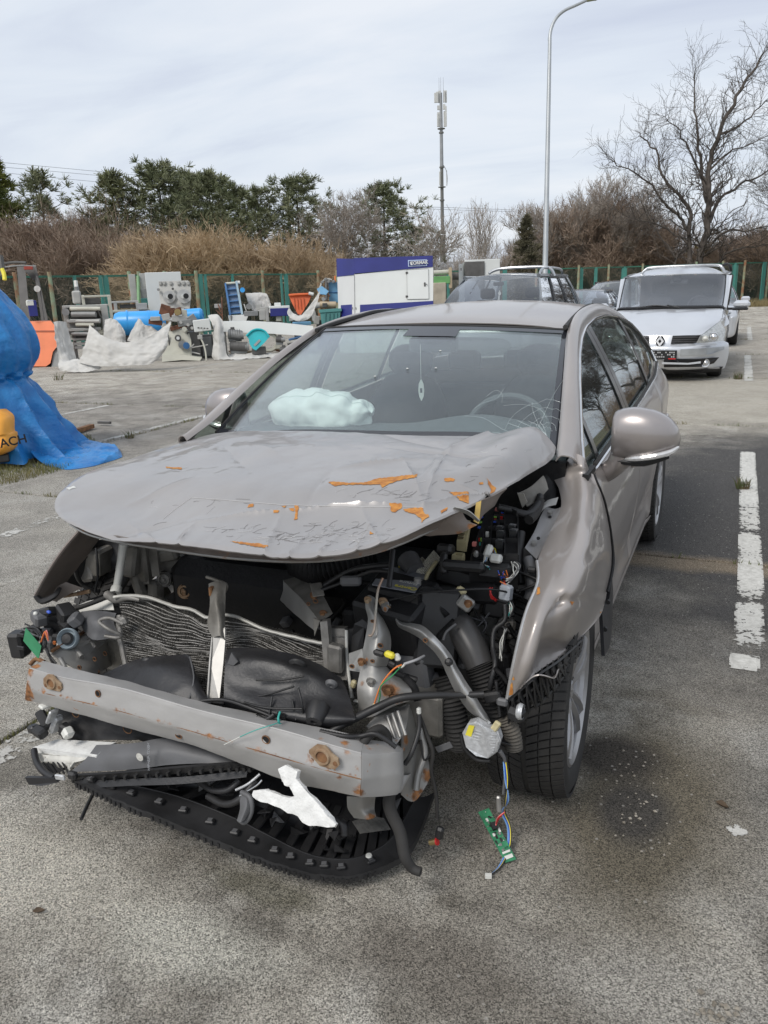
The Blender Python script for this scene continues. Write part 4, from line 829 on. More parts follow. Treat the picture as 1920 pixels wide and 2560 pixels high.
# rear screen and boot
rs_ = [[(-.56,2.93,1.30),(0,2.96,1.345),(.56,2.93,1.30)],[(-.62,3.2,1.14),(0,3.28,1.17),(.62,3.2,1.14)],[(-.66,3.38,1.04),(0,3.5,1.06),(.66,3.38,1.04)]]
s = MB(); s.grid(surf(rs_, 14,20),-.004); s.build('rear_screen', M_glass, car)
bt = [[(-.70,3.36,1.045),(0,3.5,1.06),(.70,3.36,1.045)],[(-.74,3.6,1.02),(0,3.72,1.05),(.74,3.6,1.02)],[(-.74,3.72,.98),(0,3.86,1.0),(.74,3.72,.98)],[(-.74,3.74,.6),(0,3.88,.62),(.74,3.74,.6)],[(-.74,3.70,.3),(0,3.8,.3),(.74,3.70,.3)]]
s = MB(); s.grid(surf(bt, 26,24),.004); s.build('boot_lid', M_paint, car)
# mirrors
def mirror(side, c):
 root = MB(); prof = []
 # rounded shell: lofted loops from the inner end to the outer tip
 L = []
 for k, (f, w_, h_, dz, dy) in enumerate([(0,.045,.055,.0,.0),(.04,.085,.082,.004,0),(.3,.098,.094,.008,-.004),(.6,.096,.088,.006,-.004),(.82,.08,.070,0,.006),(.95,.055,.045,-.008,.018),(1,.02,.015,-.012,.026)]):
  L.append([(c[0]+side*(.005+.225*f), c[1]+dy+math.copysign(abs(math.sin(a))**.8, math.sin(a))*-w_*.75*(1.0 if math.sin(a) > 0 else .35), c[2]+dz+math.copysign(abs(math.cos(a))**.85, math.cos(a))*h_) for a in np.linspace(0,2*math.pi, 21)[:-1]])
 s = MB(); s.grid(surf(L, 22,20),0, close=True); o = s.build('door_mirror', M_silverpaint, car, ang=60)
 s = MB(); s.tube([(c[0]+side*.05, c[1]-.035, c[2]-.078),(c[0]+side*.09, c[1]-.062, c[2]-.070),(c[0]+side*.15, c[1]-.066, c[2]-.058),(c[0]+side*.20, c[1]-.052, c[2]-.045),(c[0]+side*.228, c[1]-.02, c[2]-.03)],[.004,.010,.011,.010,.005],8,6); s.build('indicator_lens', pm('indicator_lens', (.55,.55,.55),.12,.3,.1,50, coat=1), o)
 s = MB(); s.tube([(c[0]+side*.03, c[1]-.03, c[2]-.085),(c[0]+side*.12, c[1]-.045, c[2]-.083),(c[0]+side*.2, c[1]-.03, c[2]-.062)],[.014,.016,.008],8,5); s.build('mirror_base', M_black, o)
 s = MB(); s.tube([(c[0]+side*.05, c[1]+.0, c[2]-.06),(c[0]+side*.02, c[1]-.005, c[2]-.11),(c[0]-side*.03, c[1]+.02, c[2]-.15),(c[0]-side*.08, c[1]+.04, c[2]-.16)],[.05,.036,.036,.05],12,5); s.build('mirror_arm', M_silverpaint, o)
M_silverpaint = pm('pale_taupe_paint', (.33,.30,.29),.3,.65,.05,3, coat=.9, dust=.08)
ML, MR = at(1528,1095, y=.58), at(1684,1102, y=.58)
mirror(1,(float(ML[0]),.58, float((ML[2]+MR[2])/2)+.012))
mirror(-1,(float(at(573,1020, y=.75)[0])+.10,.75, float(at(573,1024, y=.75)[2])))
# wheels
def wheel(x, y, side, steer=0., name='wheel', lab=None, lean=0.):
 root = bpy.data.objects.new(name, None); COL.objects.link(root); root.parent = car; root.location = (x, y, .325); root.rotation_euler = (0, lean, steer)
 if lab: root['label'] = lab
 w_ = .108; s = MB()
 s.lathe([(.228,-w_*.9),(.245,-w_),(.29,-w_*1.08),(.315,-w_*.98),(.323,-w_*.82),(.325,0),(.323, w_*.82),(.315, w_*.98),(.29, w_*1.08),(.245, w_),(.228, w_*.9)],72, axis='x'); s.build('tyre', M_rubber, root)
 s = MB(); n_ = 78
 for i in range(n_):
  for sg in (-1,1):
   a0 = 6.28318*(i+(.5 if sg > 0 else 0))/n_
   for (u0, u1, k0, k1) in ((.008,.040,0,.6),(.044,.074,.7,1.15),(.078,.112,1.25,1.45)):
    da = 6.28318/n_; P = []
    for (uu, kk) in ((u0, k0),(u1, k1)):
     for e_ in (.06,.84):
      aa = a0+(kk+e_)*da*1.0; rr_ = .331 if uu < .1 else .322
      P.append((sg*uu, rr_, aa))
    V8 = []
    for dr_ in (-.012,.0):
     for (uu, rr_, aa) in P: V8.append((uu, (rr_+dr_)*math.cos(-aa),(rr_+dr_)*math.sin(-aa)))
    s._add(V8,[(4,5,7,6),(0,4,6,2),(1,3,7,5),(0,1,5,4),(2,6,7,3)])
 o = s.build('tread_blocks', M_rubber, root, False); o['kind'] = 'stuff'
 f = side; s = MB(); s.lathe([(.228,-w_*.9),(.20,-w_*.8),(.19,0),(.2, f*w_*.7),(.226, f*w_*.9),(.235, f*w_*.96),(.226, f*w_*1.0),(.212, f*w_*.9),(.205, f*w_*.5),(.2,-f*w_*.2)],48, axis='x'); s.build('rim', pm('alloy_rim', (.42,.42,.43),.3,.85,.08,8, dust=.2), root)
 for k in range(5):
  for dl in (-.19,.19):
   a = 1.2566*k+.3; s = MB(); p0 = Vector((f*w_*.62, math.cos(a+dl*1.3)*.05, math.sin(a+dl*1.3)*.05)); p1 = Vector((f*w_*.82, math.cos(a+dl)*.13, math.sin(a+dl)*.13)); p2 = Vector((f*w_*.80, math.cos(a+dl*.9)*.208, math.sin(a+dl*.9)*.208)); s.tube([p0, p1, p2],[.02,.016,.019],6,3); s.build('spoke', pm('alloy_rim', (0,0,0)), root)
 s = MB(); s.lathe([(.0, f*w_*.82),(.028, f*w_*.8),(.032, f*w_*.7),(.06, f*w_*.62),(.066, f*w_*.4),(.03,0)],20, axis='x'); s.build('hub', pm('alloy_rim', (0,0,0)), root)
 s = MB(); s.lathe([(.0, f*.0),(.15, f*.0),(.15, f*.02),(.0, f*.02)],30, axis='x'); s.build('brake_disc', M_weld, root)
wheel(.80,-.01,1, R(2), 'front_wheel', 'wheel under the torn front wing'); wheel(-.79,.0,-1, R(2), 'front_wheel'); wheel(.795,2.7,1,0, 'rear_wheel'); wheel(-.795,2.7,-1,0, 'rear_wheel')
# ================================================================== BONNET
def proj_np(co):
 d = co-CAM; z = d@FW; return np.stack([960+FPX*(d@RT)/z, 1280-FPX*(d@UP)/z],1)
def verts(o): me = o.data; co = np.empty(len(me.vertices)*3); me.vertices.foreach_get('co', co); return co.reshape(-1,3)
def hit(o, px, py):
 co = verts(o); q = proj_np(co); d = (q[:, 0]-px)**2+(q[:, 1]-py)**2; m = d < d.min()+9; c = co[m]; return c[np.argmin((c-CAM)@FW)]
CHK = 1.0
def chips(o, spots, base=0.):
 """spots in photo pixels: (px, py, radius_m, strength, sx, sy)"""
 kk, kr = (.30,1.25) if o.data.materials[0].name in ('dusty_taupe_paint', 'taupe_metallic_paint') else (-.04,1.0)
 rust_attr(o, [(hit(o, s_[0], s_[1]), s_[2]*kr, s_[3]+kk, ((s_[4] if len(s_) > 4 else 1),(s_[5] if len(s_) > 5 else 1),1.5)) for s_ in spots], base)
PQ = lambda L: [A(*p) for p in L]
fr_ = PQ([(160,1297,-.55),(230,1328,-.62),(330,1346,-.67),(450,1354,-.72),(580,1370,-.77),(720,1388,-.80),(850,1380,-.77),(970,1350,-.70),(1080,1303,-.58),(1190,1255,-.40),(1262,1215,-.24)])
re_ = PQ([(470,1098,.40),(560,1079,.32),(650,1076,.27),(740,1078,.24),(830,1083,.22),(930,1087,.20),(1030,1089,.20),(1130,1089,.22),(1230,1086,.26),(1338,1064,.30),(1392,1112,.33)])
left = PQ([(470,1098,.40),(400,1120,.2),(300,1151,0),(215,1182,-.18),(155,1222,-.34),(135,1262,-.46),(160,1297,-.55)])
right = PQ([(1392,1112,.33),(1386,1135,.22),(1368,1154,.12),(1345,1168,.04),(1318,1184,-.05),(1290,1200,-.15),(1262,1215,-.24)])
rows = []
for k in range(7):
 v = k/6; r_ = []
 for j in range(11):
  if j == 0: r_.append(left[k]); continue
  if j == 10: r_.append(right[k]); continue
  p = re_[j]+(fr_[j]-re_[j])*v; p = p+np.array([0,0,.035*math.sin(v*3.14)*(1-.2*math.cos(j/10*6.28))+(-.012 if k == 5 else 0)+(.008 if k == 4 else 0)]); r_.append(p)
 rows.append(r_)
NU, NV = 150,260
H = surf(rows, NU, NV)
creases = [((700,1262),(640,1345),.007,.012),((900,1266),(960,1340),.007,.012),((1060,1268),(1010,1190),.008,.014),((760,1262),(830,1205),-.006,.02),((300,1215),(420,1290),.006,.02),((960,1120),(1130,1165),-.008,.03),((1130,1160),(1060,1268),.009,.014),((480,1243),(760,1262),.010,.010),((760,1262),(1060,1268),.010,.009),((410,1297),(482,1243),.008,.010),((1060,1268),(1230,1236),.012,.01),((1120,1165),(1335,1075),.016,.02),((1000,1160),(1260,1190),-.010,.03),((330,1190),(470,1180),.008,.02),((240,1240),(470,1232),-.008,.025),((560,1120),(620,1180),-.010,.03),((860,1200),(1030,1188),.009,.012),((700,1350),(760,1300),.006,.008),((760,1360),(850,1300),.006,.008),((600,1350),(690,1330),.005,.01),((880,1345),(930,1290),.006,.01),((1060,1225),(1090,1190),.006,.01),((1140,1235),(1230,1238),.007,.008),((640,1130),(700,1160),.008,.03),((200,1280),(420,1330),.006,.015),((1270,1110),(1350,1120),-.012,.02)]
for (a, b_, hgt, wd) in creases:
 p, q = at(*a, z=1.03)[:2], at(*b_, z=1.03)[:2]; d = q-p; L2 = d@d
 xy = H[:, :, :2]-p; t = np.clip((xy@d)/L2,-.1,1.1); ds = np.linalg.norm(xy-t[..., None]*d, axis=2); H[:, :, 2] += hgt*np.exp(-(np.abs(ds)/(wd*.7))**.9)*1.25*np.clip(1.1-abs(t-.5)*1.4,0,1)
H = crumple(H, .010,1.5,2.); H = crumple(H, .0012,6,5., True)
# front strip is scuffed and wrinkled
for i in range(NU):
 wv = max(0,(i/NU-.72)/.28)
 if wv:
  for j in range(NV):
   p = H[i, j]; H[i, j, 2] += wv*.0010*(.4-abs(mnoise.noise(Vector((p[0]*26+p[1]*9, p[1]*20,3)))))*2
ed = np.minimum(np.minimum(np.arange(NU)[:, None],(NU-1-np.arange(NU))[:, None]), np.minimum(np.arange(NV)[None, :],(NV-1-np.arange(NV))[None, :]))
H[:, :, 2] -= np.where(ed < 3,(3-ed)*.0016,0)
s = MB(); s.grid(H, .004); hood = s.build('bonnet', M_hood, car, ang=40); hood['label'] = 'crumpled bonnet with orange chips'
rust_attr(hood, [])
from mathutils.bvhtree import BVHTree
def caster(o):
 me = o.data; t = BVHTree.FromPolygons([v.co.copy() for v in me.vertices],[tuple(q.vertices) for q in me.polygons])
 def f(px, py, off=.0012):
  d = FW*FPX+RT*(px-960)-UP*(py-1280); d = Vector([float(q) for q in d]).normalized(); h = t.ray_cast(Vector([float(q) for q in CAM]), d); n = h[1]
  return None if h[0] is None else h[0]+(n if n.dot(d) < 0 else -n)*off
 return f
ch = caster(hood); rc_ = random.Random(6); M_prim = pm('orange_primer', (.52,.235,.05),.8,0,.25,60, two=(.33,.12,.025))
def flake(cast, pts, mat, par, name='bare_patch', jit=1.6, off=.0012):
 """bare patch where the paint has come off, outlined in photo pixels, draped on the panel"""
 P = []; n = len(pts); cx, cy = sum(p[0] for p in pts)/n, sum(p[1] for p in pts)/n
 for i in range(n):
  a, b_ = pts[i], pts[(i+1) % n]; L = math.hypot(b_[0]-a[0], b_[1]-a[1]); k = max(1, int(L/4))
  for j in range(k): P.append((a[0]+(b_[0]-a[0])*j/k+rc_.uniform(-jit, jit), a[1]+(b_[1]-a[1])*j/k+rc_.uniform(-jit, jit)*.6))
 bm = bmesh.new(); vs_ = [bm.verts.new((p[0], p[1],0)) for p in P]; bm.faces.new(vs_); bmesh.ops.triangulate(bm, faces=bm.faces); bmesh.ops.subdivide_edges(bm, edges=[e_ for e_ in bm.edges if e_.calc_length() > 8], cuts=2); bmesh.ops.triangulate(bm, faces=bm.faces); bad = []
 for v_ in bm.verts:
  q = cast(v_.co.x, v_.co.y, off)
  if q is None: bad.append(v_)
  else: v_.co = q
 bmesh.ops.delete(bm, geom=bad, context='VERTS'); me = bpy.data.meshes.new(name); bm.to_mesh(me); bm.free(); me.materials.append(mat); return link(name, me, par)
for pts in [[(820,1206),(834,1204),(872,1208),(917,1206),(943,1197),(979,1193),(1044,1186),(1042,1193),(993,1203),(974,1210),(957,1220),(950,1211),(921,1212),(859,1213),(838,1216)],[(1109,1197),(1124,1195),(1138,1198),(1134,1204),(1112,1204)],[(1123,1231),(1170,1230),(1169,1242),(1161,1249),(1170,1259),(1152,1251),(1134,1240)],[(1217,1195),(1227,1209),(1239,1221),(1237,1229),(1222,1236),(1228,1224),(1220,1211)],[(1196,1206),(1207,1205),(1208,1211),(1198,1211)],[(972,1258),(1004,1259),(1006,1269),(988,1281),(979,1281),(977,1268)],[(1008,1273),(1030,1271),(1056,1269),(1058,1278),(1053,1286),(1070,1287),(1072,1293),(1052,1308),(1055,1298),(1039,1287),(1013,1279)],[(737,1265),(746,1265),(744,1300),(735,1300),(739,1278)],[(621,1262),(635,1260),(634,1268),(619,1270)],[(684,1276),(700,1277),(695,1282),(685,1282)],[(702,1266),(715,1265),(711,1271)],[(723,1271),(736,1271),(735,1279),(727,1277)],[(574,1353),(606,1356),(650,1360),(672,1366),(662,1370),(635,1366),(599,1360)],[(415,1167),(456,1170),(453,1174),(418,1171)],[(925,1329),(933,1334),(926,1337)],[(1102,1277),(1119,1269),(1116,1276),(1105,1283)]]: flake(ch, pts, M_prim, hood)
flake(ch, [(166,1221),(184,1216),(190,1219),(174,1225)], M_whitep, hood, 'white_fleck')
sc1, sc2 = MB(), MB()
def scr(m, pts, w_=.0007):
 Q = [ch(x, y, .0006) for x, y in pts]; Q = [q for q in Q if q is not None]
 if len(Q) > 1: m.tube(Q, w_, 3,1)
for (cx, cy, sx, sy, n_, L0) in [(860,1335,90,22,60,26),(700,1345,90,12,40,30),(1010,1235,120,24,26,30),(600,1330,140,14,22,34),(1180,1180,50,30,6,24),(500,1260,120,18,10,30),(1250,1120,60,18,5,20)]:
 for _ in range(n_):
  x, y = rc_.gauss(cx, sx*.6), rc_.gauss(cy, sy*.6); a = rc_.choice([-.55,-.35,.05,.1,-.9])+rc_.gauss(0,.12); L = L0*rc_.uniform(.3,1.3); bend = rc_.uniform(-4,4); scr(sc1 if rc_.random() < .6 else sc2,[(x+math.cos(a)*L*t-math.sin(a)*bend*math.sin(t*3), y+math.sin(a)*L*t*.7+bend*.5*math.sin(t*3)) for t in np.linspace(0,1,6)], rc_.uniform(.0002,.00045))
for pts in ([(480,1244),(560,1250),(700,1262),(760,1264)],[(760,1264),(900,1267),(1060,1269)],[(408,1298),(440,1272),(480,1244)]): scr(sc2,[(x, y) for k in range(len(pts)-1) for (x, y) in [tuple(np.array(pts[k])*(1-t)+np.array(pts[k+1])*t) for t in np.linspace(0,1,12)]],.0007)  # light ridges of the folds, painted on as pale lines among the scratches
for m_, mt_ in ((sc1, pm('dark_scratch', (.17,.16,.155),.6)),(sc2, pm('pale_scratch_and_light_ridge', (.60,.59,.57),.5))): o = m_.build('scratch_and_ridge_line', mt_, hood, False); o['kind'] = 'stuff'
# underside frame of the bonnet: rolled lip and rim
lip = PQ([(160,1299,-.54),(205,1322,-.585),(300,1344,-.64),(420,1354,-.685),(560,1369,-.745),(720,1391,-.78),(850,1384,-.75),(970,1354,-.68),(1080,1308,-.56),(1150,1275,-.46)])
rim = PQ([(175,1312,-.50),(225,1338,-.54),(310,1358,-.59),(420,1375,-.63),(560,1394,-.69),(720,1404,-.72),(850,1398,-.69),(960,1375,-.62),(1060,1335,-.50),(1130,1300,-.40)])
mid = [(a+b_)/2+np.array([0,.035,-.002]) for a, b_ in zip(lip, rim)]; inn = [b_+np.array([0,.12,.03]) for b_ in rim]
s = MB(); G = surf([lip, mid, rim, [(a+b_)/2+np.array([0,0,.012]) for a, b_ in zip(rim, inn)], inn],20,90); G = crumple(G, .004,9,1); s.grid(G, .002); o = s.build('bonnet_inner_frame', M_under, hood); chips(o, [(560,1380,.09,.55,2,1),(700,1400,.05,.5,2,1),(900,1385,.06,.6,2,1),(210,1330,.05,.6),(480,1372,.06,.55,2,1),(980,1365,.06,.6,2,1)])
s = MB(); s.tube(rim, .0035,5,5); o = s.build('bonnet_rim', M_steel, hood); rust_attr(o, [(rim[4],.1,.5),(rim[7],.15,.6)])
def flap(name, pts, mat, t=.003, par=None, spots=None, dr=(0,1,0)):
 s = MB(); s.plate(PQ(pts), t, dr); o = s.build(name, mat, par or car, False)
 if mat.name in RUSTY: rust_attr(o, [(A(*q[:3]), q[3], q[4]) for q in (spots or [])])
 return o
RUSTY = {'painted_underside', 'galvanised_steel', 'grey_primered_steel', 'grimy_metal', 'taupe_metallic_paint', 'dusty_taupe_paint'}
def sheet_(name, rows, mat, nu=20, nv=20, t=.0025, par=None, cr=0., spots=None, fr=8, ang=40):
 G = surf([PQ(r_) for r_ in rows], nu, nv)
 if cr: G = crumple(G, cr, fr, len(name))
 s = MB(); s.grid(G, t); o = s.build(name, mat, par or car, ang=ang)
 if mat.name in RUSTY: rust_attr(o, [(hit(o, q[0], q[1]), q[2], q[3]) for q in (spots or [])])
 return o
sheet_('bonnet_torn_panel', [[(1040,1322,-.50),(1080,1300,-.49),(1120,1274,-.46),(1150,1262,-.43)],[(1052,1335,-.48),(1090,1322,-.46),(1130,1306,-.45),(1165,1296,-.42)],[(1075,1342,-.45),(1120,1338,-.44),(1160,1330,-.43),(1193,1312,-.42)]], M_under, par=hood, cr=.004, spots=[(1180,1318,.03,.8),(1150,1332,.04,.75),(1120,1338,.03,.6)])
sheet_('bonnet_torn_panel', [[(1130,1272,-.47),(1165,1283,-.46),(1196,1304,-.44)],[(1138,1266,-.48),(1172,1276,-.47),(1200,1300,-.45)]], M_steel, 8,14, par=hood)
sheet_('bonnet_torn_panel', [[(1198,1252,-.38),(1230,1240,-.32),(1268,1222,-.24)],[(1202,1275,-.36),(1228,1262,-.30),(1250,1240,-.22)],[(1196,1305,-.36),(1212,1285,-.30),(1236,1264,-.22)]], M_under, par=hood, cr=.003, spots=[(1205,1296,.03,.7)])
flap('bonnet_torn_strip', [(1190,1257,-.40),(1203,1252,-.40),(1197,1310,-.41),(1184,1303,-.41)], pm('ochre_primer', (.42,.30,.09),.6,0,.2,20), par=hood)
# ================================================================== FRONT WING (torn, bright side)
w0 = [(1269,1747,-.47),(1287,1650,-.46),(1315,1535,-.40),(1346,1455,-.28),(1344,1402,-.16),(1374,1332,.02),(1402,1270,.18),(1398,1225,.28),(1382,1187,.34),(1405,1168,.36),(1431,1136,.38)]
w1 = [(1274,1743,-.47),(1305,1655,-.475),(1348,1545,-.42),(1378,1460,-.30),(1392,1400,-.18),(1412,1332,.0),(1428,1270,.15),(1430,1225,.26),(1428,1187,.32),(1436,1164,.33),(1446,1136,.36)]
w2 = [(1285,1735,-.47),(1330,1660,-.47),(1385,1560,-.40),(1418,1480,-.32),(1432,1410,-.20),(1448,1335,-.04),(1456,1270,.12),(1456,1225,.24),(1455,1187,.31),(1458,1166,.32),(1462,1148,.35)]
w3 = [(1305,1715,-.465),(1350,1660,-.43),(1412,1582,-.33),(1450,1510,-.26),(1470,1430,-.16),(1484,1345,.02),(1484,1275,.16),(1476,1228,.26),(1470,1200,.31),(1470,1185,.35),(1472,1175,.38)]
w4 = [(1330,1688,-.455),(1375,1650,-.36),(1440,1596,-.14),(1480,1540,.06),(1502,1460,.14),(1512,1375,.22),(1508,1290,.28),(1498,1245,.31),(1488,1215,.33),(1481,1197,.34),(1478,1183,.36)]
w5 = [(1340,1678,-.45),(1388,1645,-.34),(1452,1592,-.08),(1503,1535,.20),(1516,1480,.34),(1529,1410,.42),(1525,1335,.42),(1512,1265,.38),(1500,1228,.35),(1490,1205,.34),(1483,1186,.36)]
G = surf([PQ(w_) for w_ in (w0, w1, w2, w3, w4, w5)],70,150)
for (a, b_, hg, wd) in [((1405,1505),(1368,1680),-.040,.026),((1400,1505),(1455,1500),-.012,.015),((1430,1440),(1470,1330),.010,.02),((1475,1400),(1500,1330),-.012,.018),((1500,1420),(1500,1480),-.012,.014),((1440,1260),(1470,1360),.010,.02),((1430,1200),(1440,1290),-.010,.016),((1460,1420),(1420,1480),.010,.018),((1340,1560),(1300,1700),.008,.015),((1490,1290),(1515,1380),.008,.012)]:
 q = proj_np(G.reshape(-1,3)).reshape(70,150,2); a_, b2 = np.array(a, float), np.array(b_, float); d = b2-a_; t = np.clip(((q-a_)@d)/(d@d),0,1); ds = np.linalg.norm(q-a_-t[..., None]*d, axis=2)*.0011
 nw = np.cross(np.gradient(G, axis=0), np.gradient(G, axis=1)); nw /= np.linalg.norm(nw, axis=2, keepdims=True)+1e-9
 if nw[35,75,0] < 0: nw = -nw
 G += nw*((hg if abs(hg) > .015 else hg*.45)*np.exp(-(ds/wd)**2))[..., None]
G = crumple(G, .0015,2,8.)
s = MB(); s.grid(G, .003); wing = s.build('front_wing', M_paint, car, ang=50); wing['label'] = 'creased front wing torn open at the front'
rust_attr(wing, []); cw = caster(wing)
s = MB(); s.tube(PQ([(q[0]+3, q[1], q[2]+.01) for q in w5[4:]][::-1]),[.004]*5+[.007,.006],6,5); s.build('panel_gap', M_deep, wing)

for pts in ([(1272,1742),(1276,1712),(1282,1706),(1283,1728),(1278,1744)],[(1281,1700),(1285,1690),(1287,1700)],[(1343,1470),(1350,1468),(1350,1486),(1342,1488)],[(1424,1503),(1434,1504),(1430,1514)],[(1499,1530),(1508,1528),(1506,1540),(1500,1538)]): flake(cw, pts, M_prim, wing, jit=1)
s = MB(); s.tube(PQ([(p[0]-2, p[1], p[2]) for p in w0[:5]]),.004,5,5); s.build('wing_edge', pm('pale_flange', (.5,.5,.5),.35,.5,.1,20), wing)
o = sheet_('wing_flange', [[(1312,1369,-.05),(1335,1330,.06),(1352,1290,.15),(1364,1266,.2)],[(1328,1385,-.08),(1355,1340,.05),(1375,1298,.14),(1386,1272,.2)],[(1342,1398,-.13),(1370,1342,.04),(1392,1300,.13),(1402,1268,.19)]], pm('light_metal_paint', (.45,.44,.44),.35,.5,.05,8, coat=.3, dust=.2),14,20, par=wing)
for (px, py, y) in ((1375,1283,.16),(1334,1360,-.02)):
 s = MB(); p = A(px, py, y); s.cyl(p, p+[0,-.004,.008],.010,.008,6); s.build('bolt', M_steel, wing)
for (px, py, y) in ((1375,1294,.15),(1346,1347,.0)):
 s = MB(); p = A(px, py, y); s.cyl(p, p+[0,-.002,.004],.0055, None, 8); s.build('bolt_hole', M_deep, wing)
# plastic lattice of the arch liner
lt = [(1272,1752,-.46),(1340,1692,-.44),(1400,1650,-.33),(1455,1600,-.10)]; lb = [(1275,1800,-.44),(1345,1760,-.41),(1405,1695,-.30),(1452,1625,-.08)]
T, B_ = cr1(PQ(lt),26), cr1(PQ(lb),26); s = MB()
for i in range(0,25,2):
 s.beam(T[i], B_[i],.004,.03,(0,1,0)); s.beam(T[i], B_[min(25, i+2)],.004,.03,(0,1,0))
for f in (0,.33,.66,1): s.tube(T+(B_-T)*f, .004,4,1)
s.grid(np.stack([T+[0,.03,0], B_+[0,.03,0]]),.002); lt_ = s.build('arch_liner', M_black, car, False); lt_['kind'] = 'stuff'
s = MB(); s.grid(surf([PQ([(1505,1520,.3),(1522,1500,.38),(1530,1430,.44)]), PQ([(1512,1640,.26),(1527,1600,.36),(1533,1480,.45)])],6,12),.012); s.build('arch_liner_rear', M_black2, car)
for (px, py, y) in ((1521,1503,.34),(1514,1571,.3)):
 s = MB(); p = A(px, py, y); s.cyl(p+[.0,-.004,0], p+[.0,-.012,0],.009,.008,8); s.build('liner_clip', M_black, car)
# ================================================================== FAR WING (dark inside view on the left)
G = surf([PQ([(207,1318,-.48),(163,1370,-.52),(122,1430,-.54),(90,1488,-.56)]), PQ([(222,1324,-.42),(182,1375,-.46),(146,1430,-.48),(108,1496,-.52)]), PQ([(262,1332,-.30),(222,1380,-.34),(186,1430,-.36),(150,1480,-.42)])],14,30)
s = MB(); s.grid(crumple(G, .006,6,3),.003); o = s.build('front_wing', M_under, car); rust_attr(o, []); o['label'] = 'far front wing bent away, seen from inside'
s = MB(); s.tube(PQ([(205,1320,-.485),(161,1370,-.525),(120,1430,-.545),(88,1488,-.565)]),.005,5,5); s.build('wing_edge', M_under, o)
s = MB(); s.tube(PQ([(88,1488,-.56),(105,1502,-.55),(135,1490,-.53),(150,1470,-.5)]),[.008,.012,.01,.006],6,4); s.build('wing_tab', M_black, o)
sheet_('arch_liner', [[(215,1345,-.30),(190,1400,-.32),(160,1460,-.34)],[(250,1350,-.2),(240,1410,-.22),(220,1470,-.24)],[(300,1350,-.15),(290,1420,-.18),(260,1480,-.2)]], M_black2, cr=.01)
# ================================================================== DARK ENGINE ROOM
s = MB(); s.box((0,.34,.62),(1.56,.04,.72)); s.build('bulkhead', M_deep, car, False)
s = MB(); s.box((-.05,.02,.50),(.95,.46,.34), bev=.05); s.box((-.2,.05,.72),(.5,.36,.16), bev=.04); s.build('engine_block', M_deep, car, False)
for sd in (-1,1):
 s = MB(); s.box((.56*sd, -.02,.42),(.11,.9,.13), bev=.01); o = s.build('chassis_rail', M_weld, car, False); rust_attr(o, [])
sheet_('suspension_tower', [[(1160,1545,-.15),(1210,1535,-.1),(1262,1540,-.08),(1300,1540,-.06)],[(1180,1600,-.18),(1220,1600,-.15),(1262,1610,-.12),(1300,1620,-.1)],[(1210,1650,-.2),(1240,1660,-.16),(1262,1680,-.12),(1290,1700,-.1)]], M_steel, cr=.005)
sheet_('inner_wing', [[(1285,1400,0),(1310,1370,.02),(1345,1402,.0)],[(1290,1480,-.05),(1318,1470,-.04),(1340,1450,-.06)],[(1270,1620,-.14),(1295,1590,-.12),(1312,1530,-.16)]], pm('satin_body_metal', (.38,.37,.36),.4,.5,.1,6, dust=.3),24,12, cr=.005)
# lumps, brackets and hoses that fill the bay: (px, py, y, w, h, depth, material)
def lump(name, px, py, y, w_, h_, dp, mat, rot=(0,0,0), bev=.006, par=None):
 p = A(px, py, y); s = MB(); s.box((0,0,0),(w_, dp, h_), bev=min(bev, w_*.3, h_*.3, dp*.3)); o = s.build(name, mat, par or car, False); o.location = tuple(p); o.rotation_euler = rot
 if mat.name in RUSTY: rust_attr(o, [],.12)
 return o
r = random.Random(12)
for (px, py, y, w_, h_, dp, mt) in [(240,1400,-.22,.09,.1,.1, M_weld),(225,1430,-.25,.06,.07,.05, M_alu),(330,1400,-.25,.05,.12,.05, M_weld),(360,1400,-.2,.05,.16,.06, M_weld),(300,1440,-.1,.2,.12,.1, M_black),(400,1380,-.15,.16,.05,.1, M_weld),(440,1420,-.1,.12,.1,.08, M_weld),(500,1420,-.05,.2,.04,.06, M_steel),(560,1440,-.0,.3,.05,.1, M_black2),(620,1470,.02,.3,.12,.1, M_deep),(520,1480,0,.2,.1,.1, M_deep),(390,1490,-.2,.05,.12,.05, M_weld),(350,1470,-.22,.04,.12,.04, M_weld),(640,1420,-.1,.06,.08,.05, M_black),(880,1560,-.35,.05,.1,.04, M_black),(1090,1560,-.3,.12,.22,.2, M_black),(1000,1560,-.33,.2,.24,.18, M_deep),(1240,1500,-.2,.07,.1,.05, M_black),(1210,1480,-.18,.12,.06,.1, M_black),(1120,1500,-.2,.09,.06,.08, M_black),(1175,1450,-.15,.2,.06,.1, M_black),(1040,1690,-.4,.1,.14,.06, M_greyp),(1060,1730,-.38,.07,.14,.05, M_greyp),(1020,1640,-.35,.12,.12,.1, M_deep),(1240,1740,-.42,.05,.04,.04, M_black),(1225,1770,-.4,.06,.05,.04, M_black),(1250,1660,-.3,.06,.07,.05, M_black),(1180,1680,-.35,.08,.12,.08, M_deep),(1250,1620,-.28,.05,.03,.05, M_black),(1270,1570,-.22,.04,.06,.04, M_weld)]:
 lump('engine_bay_part', px, py, y, w_, h_, dp, mt, (r.uniform(-.3,.3), r.uniform(-.25,.25), r.uniform(-.4,.4)),.01)
def pipe(name, pts, r_, mat, n=8, sub=5, ribs=0., par=None):
 s = MB(); s.tube(PQ(pts), r_, n, sub, ribs); return s.build(name, mat, par or car, ang=80)
def hose(name, pts, r_, mat, nr=26, par=None):
 P = cr1(PQ(pts), nr*2); s = MB(); rr = [r_*(1.12 if i % 2 else .9) for i in range(nr*2)]; s.tube(P, rr, 16,1); return s.build(name, mat, par or car, ang=80)
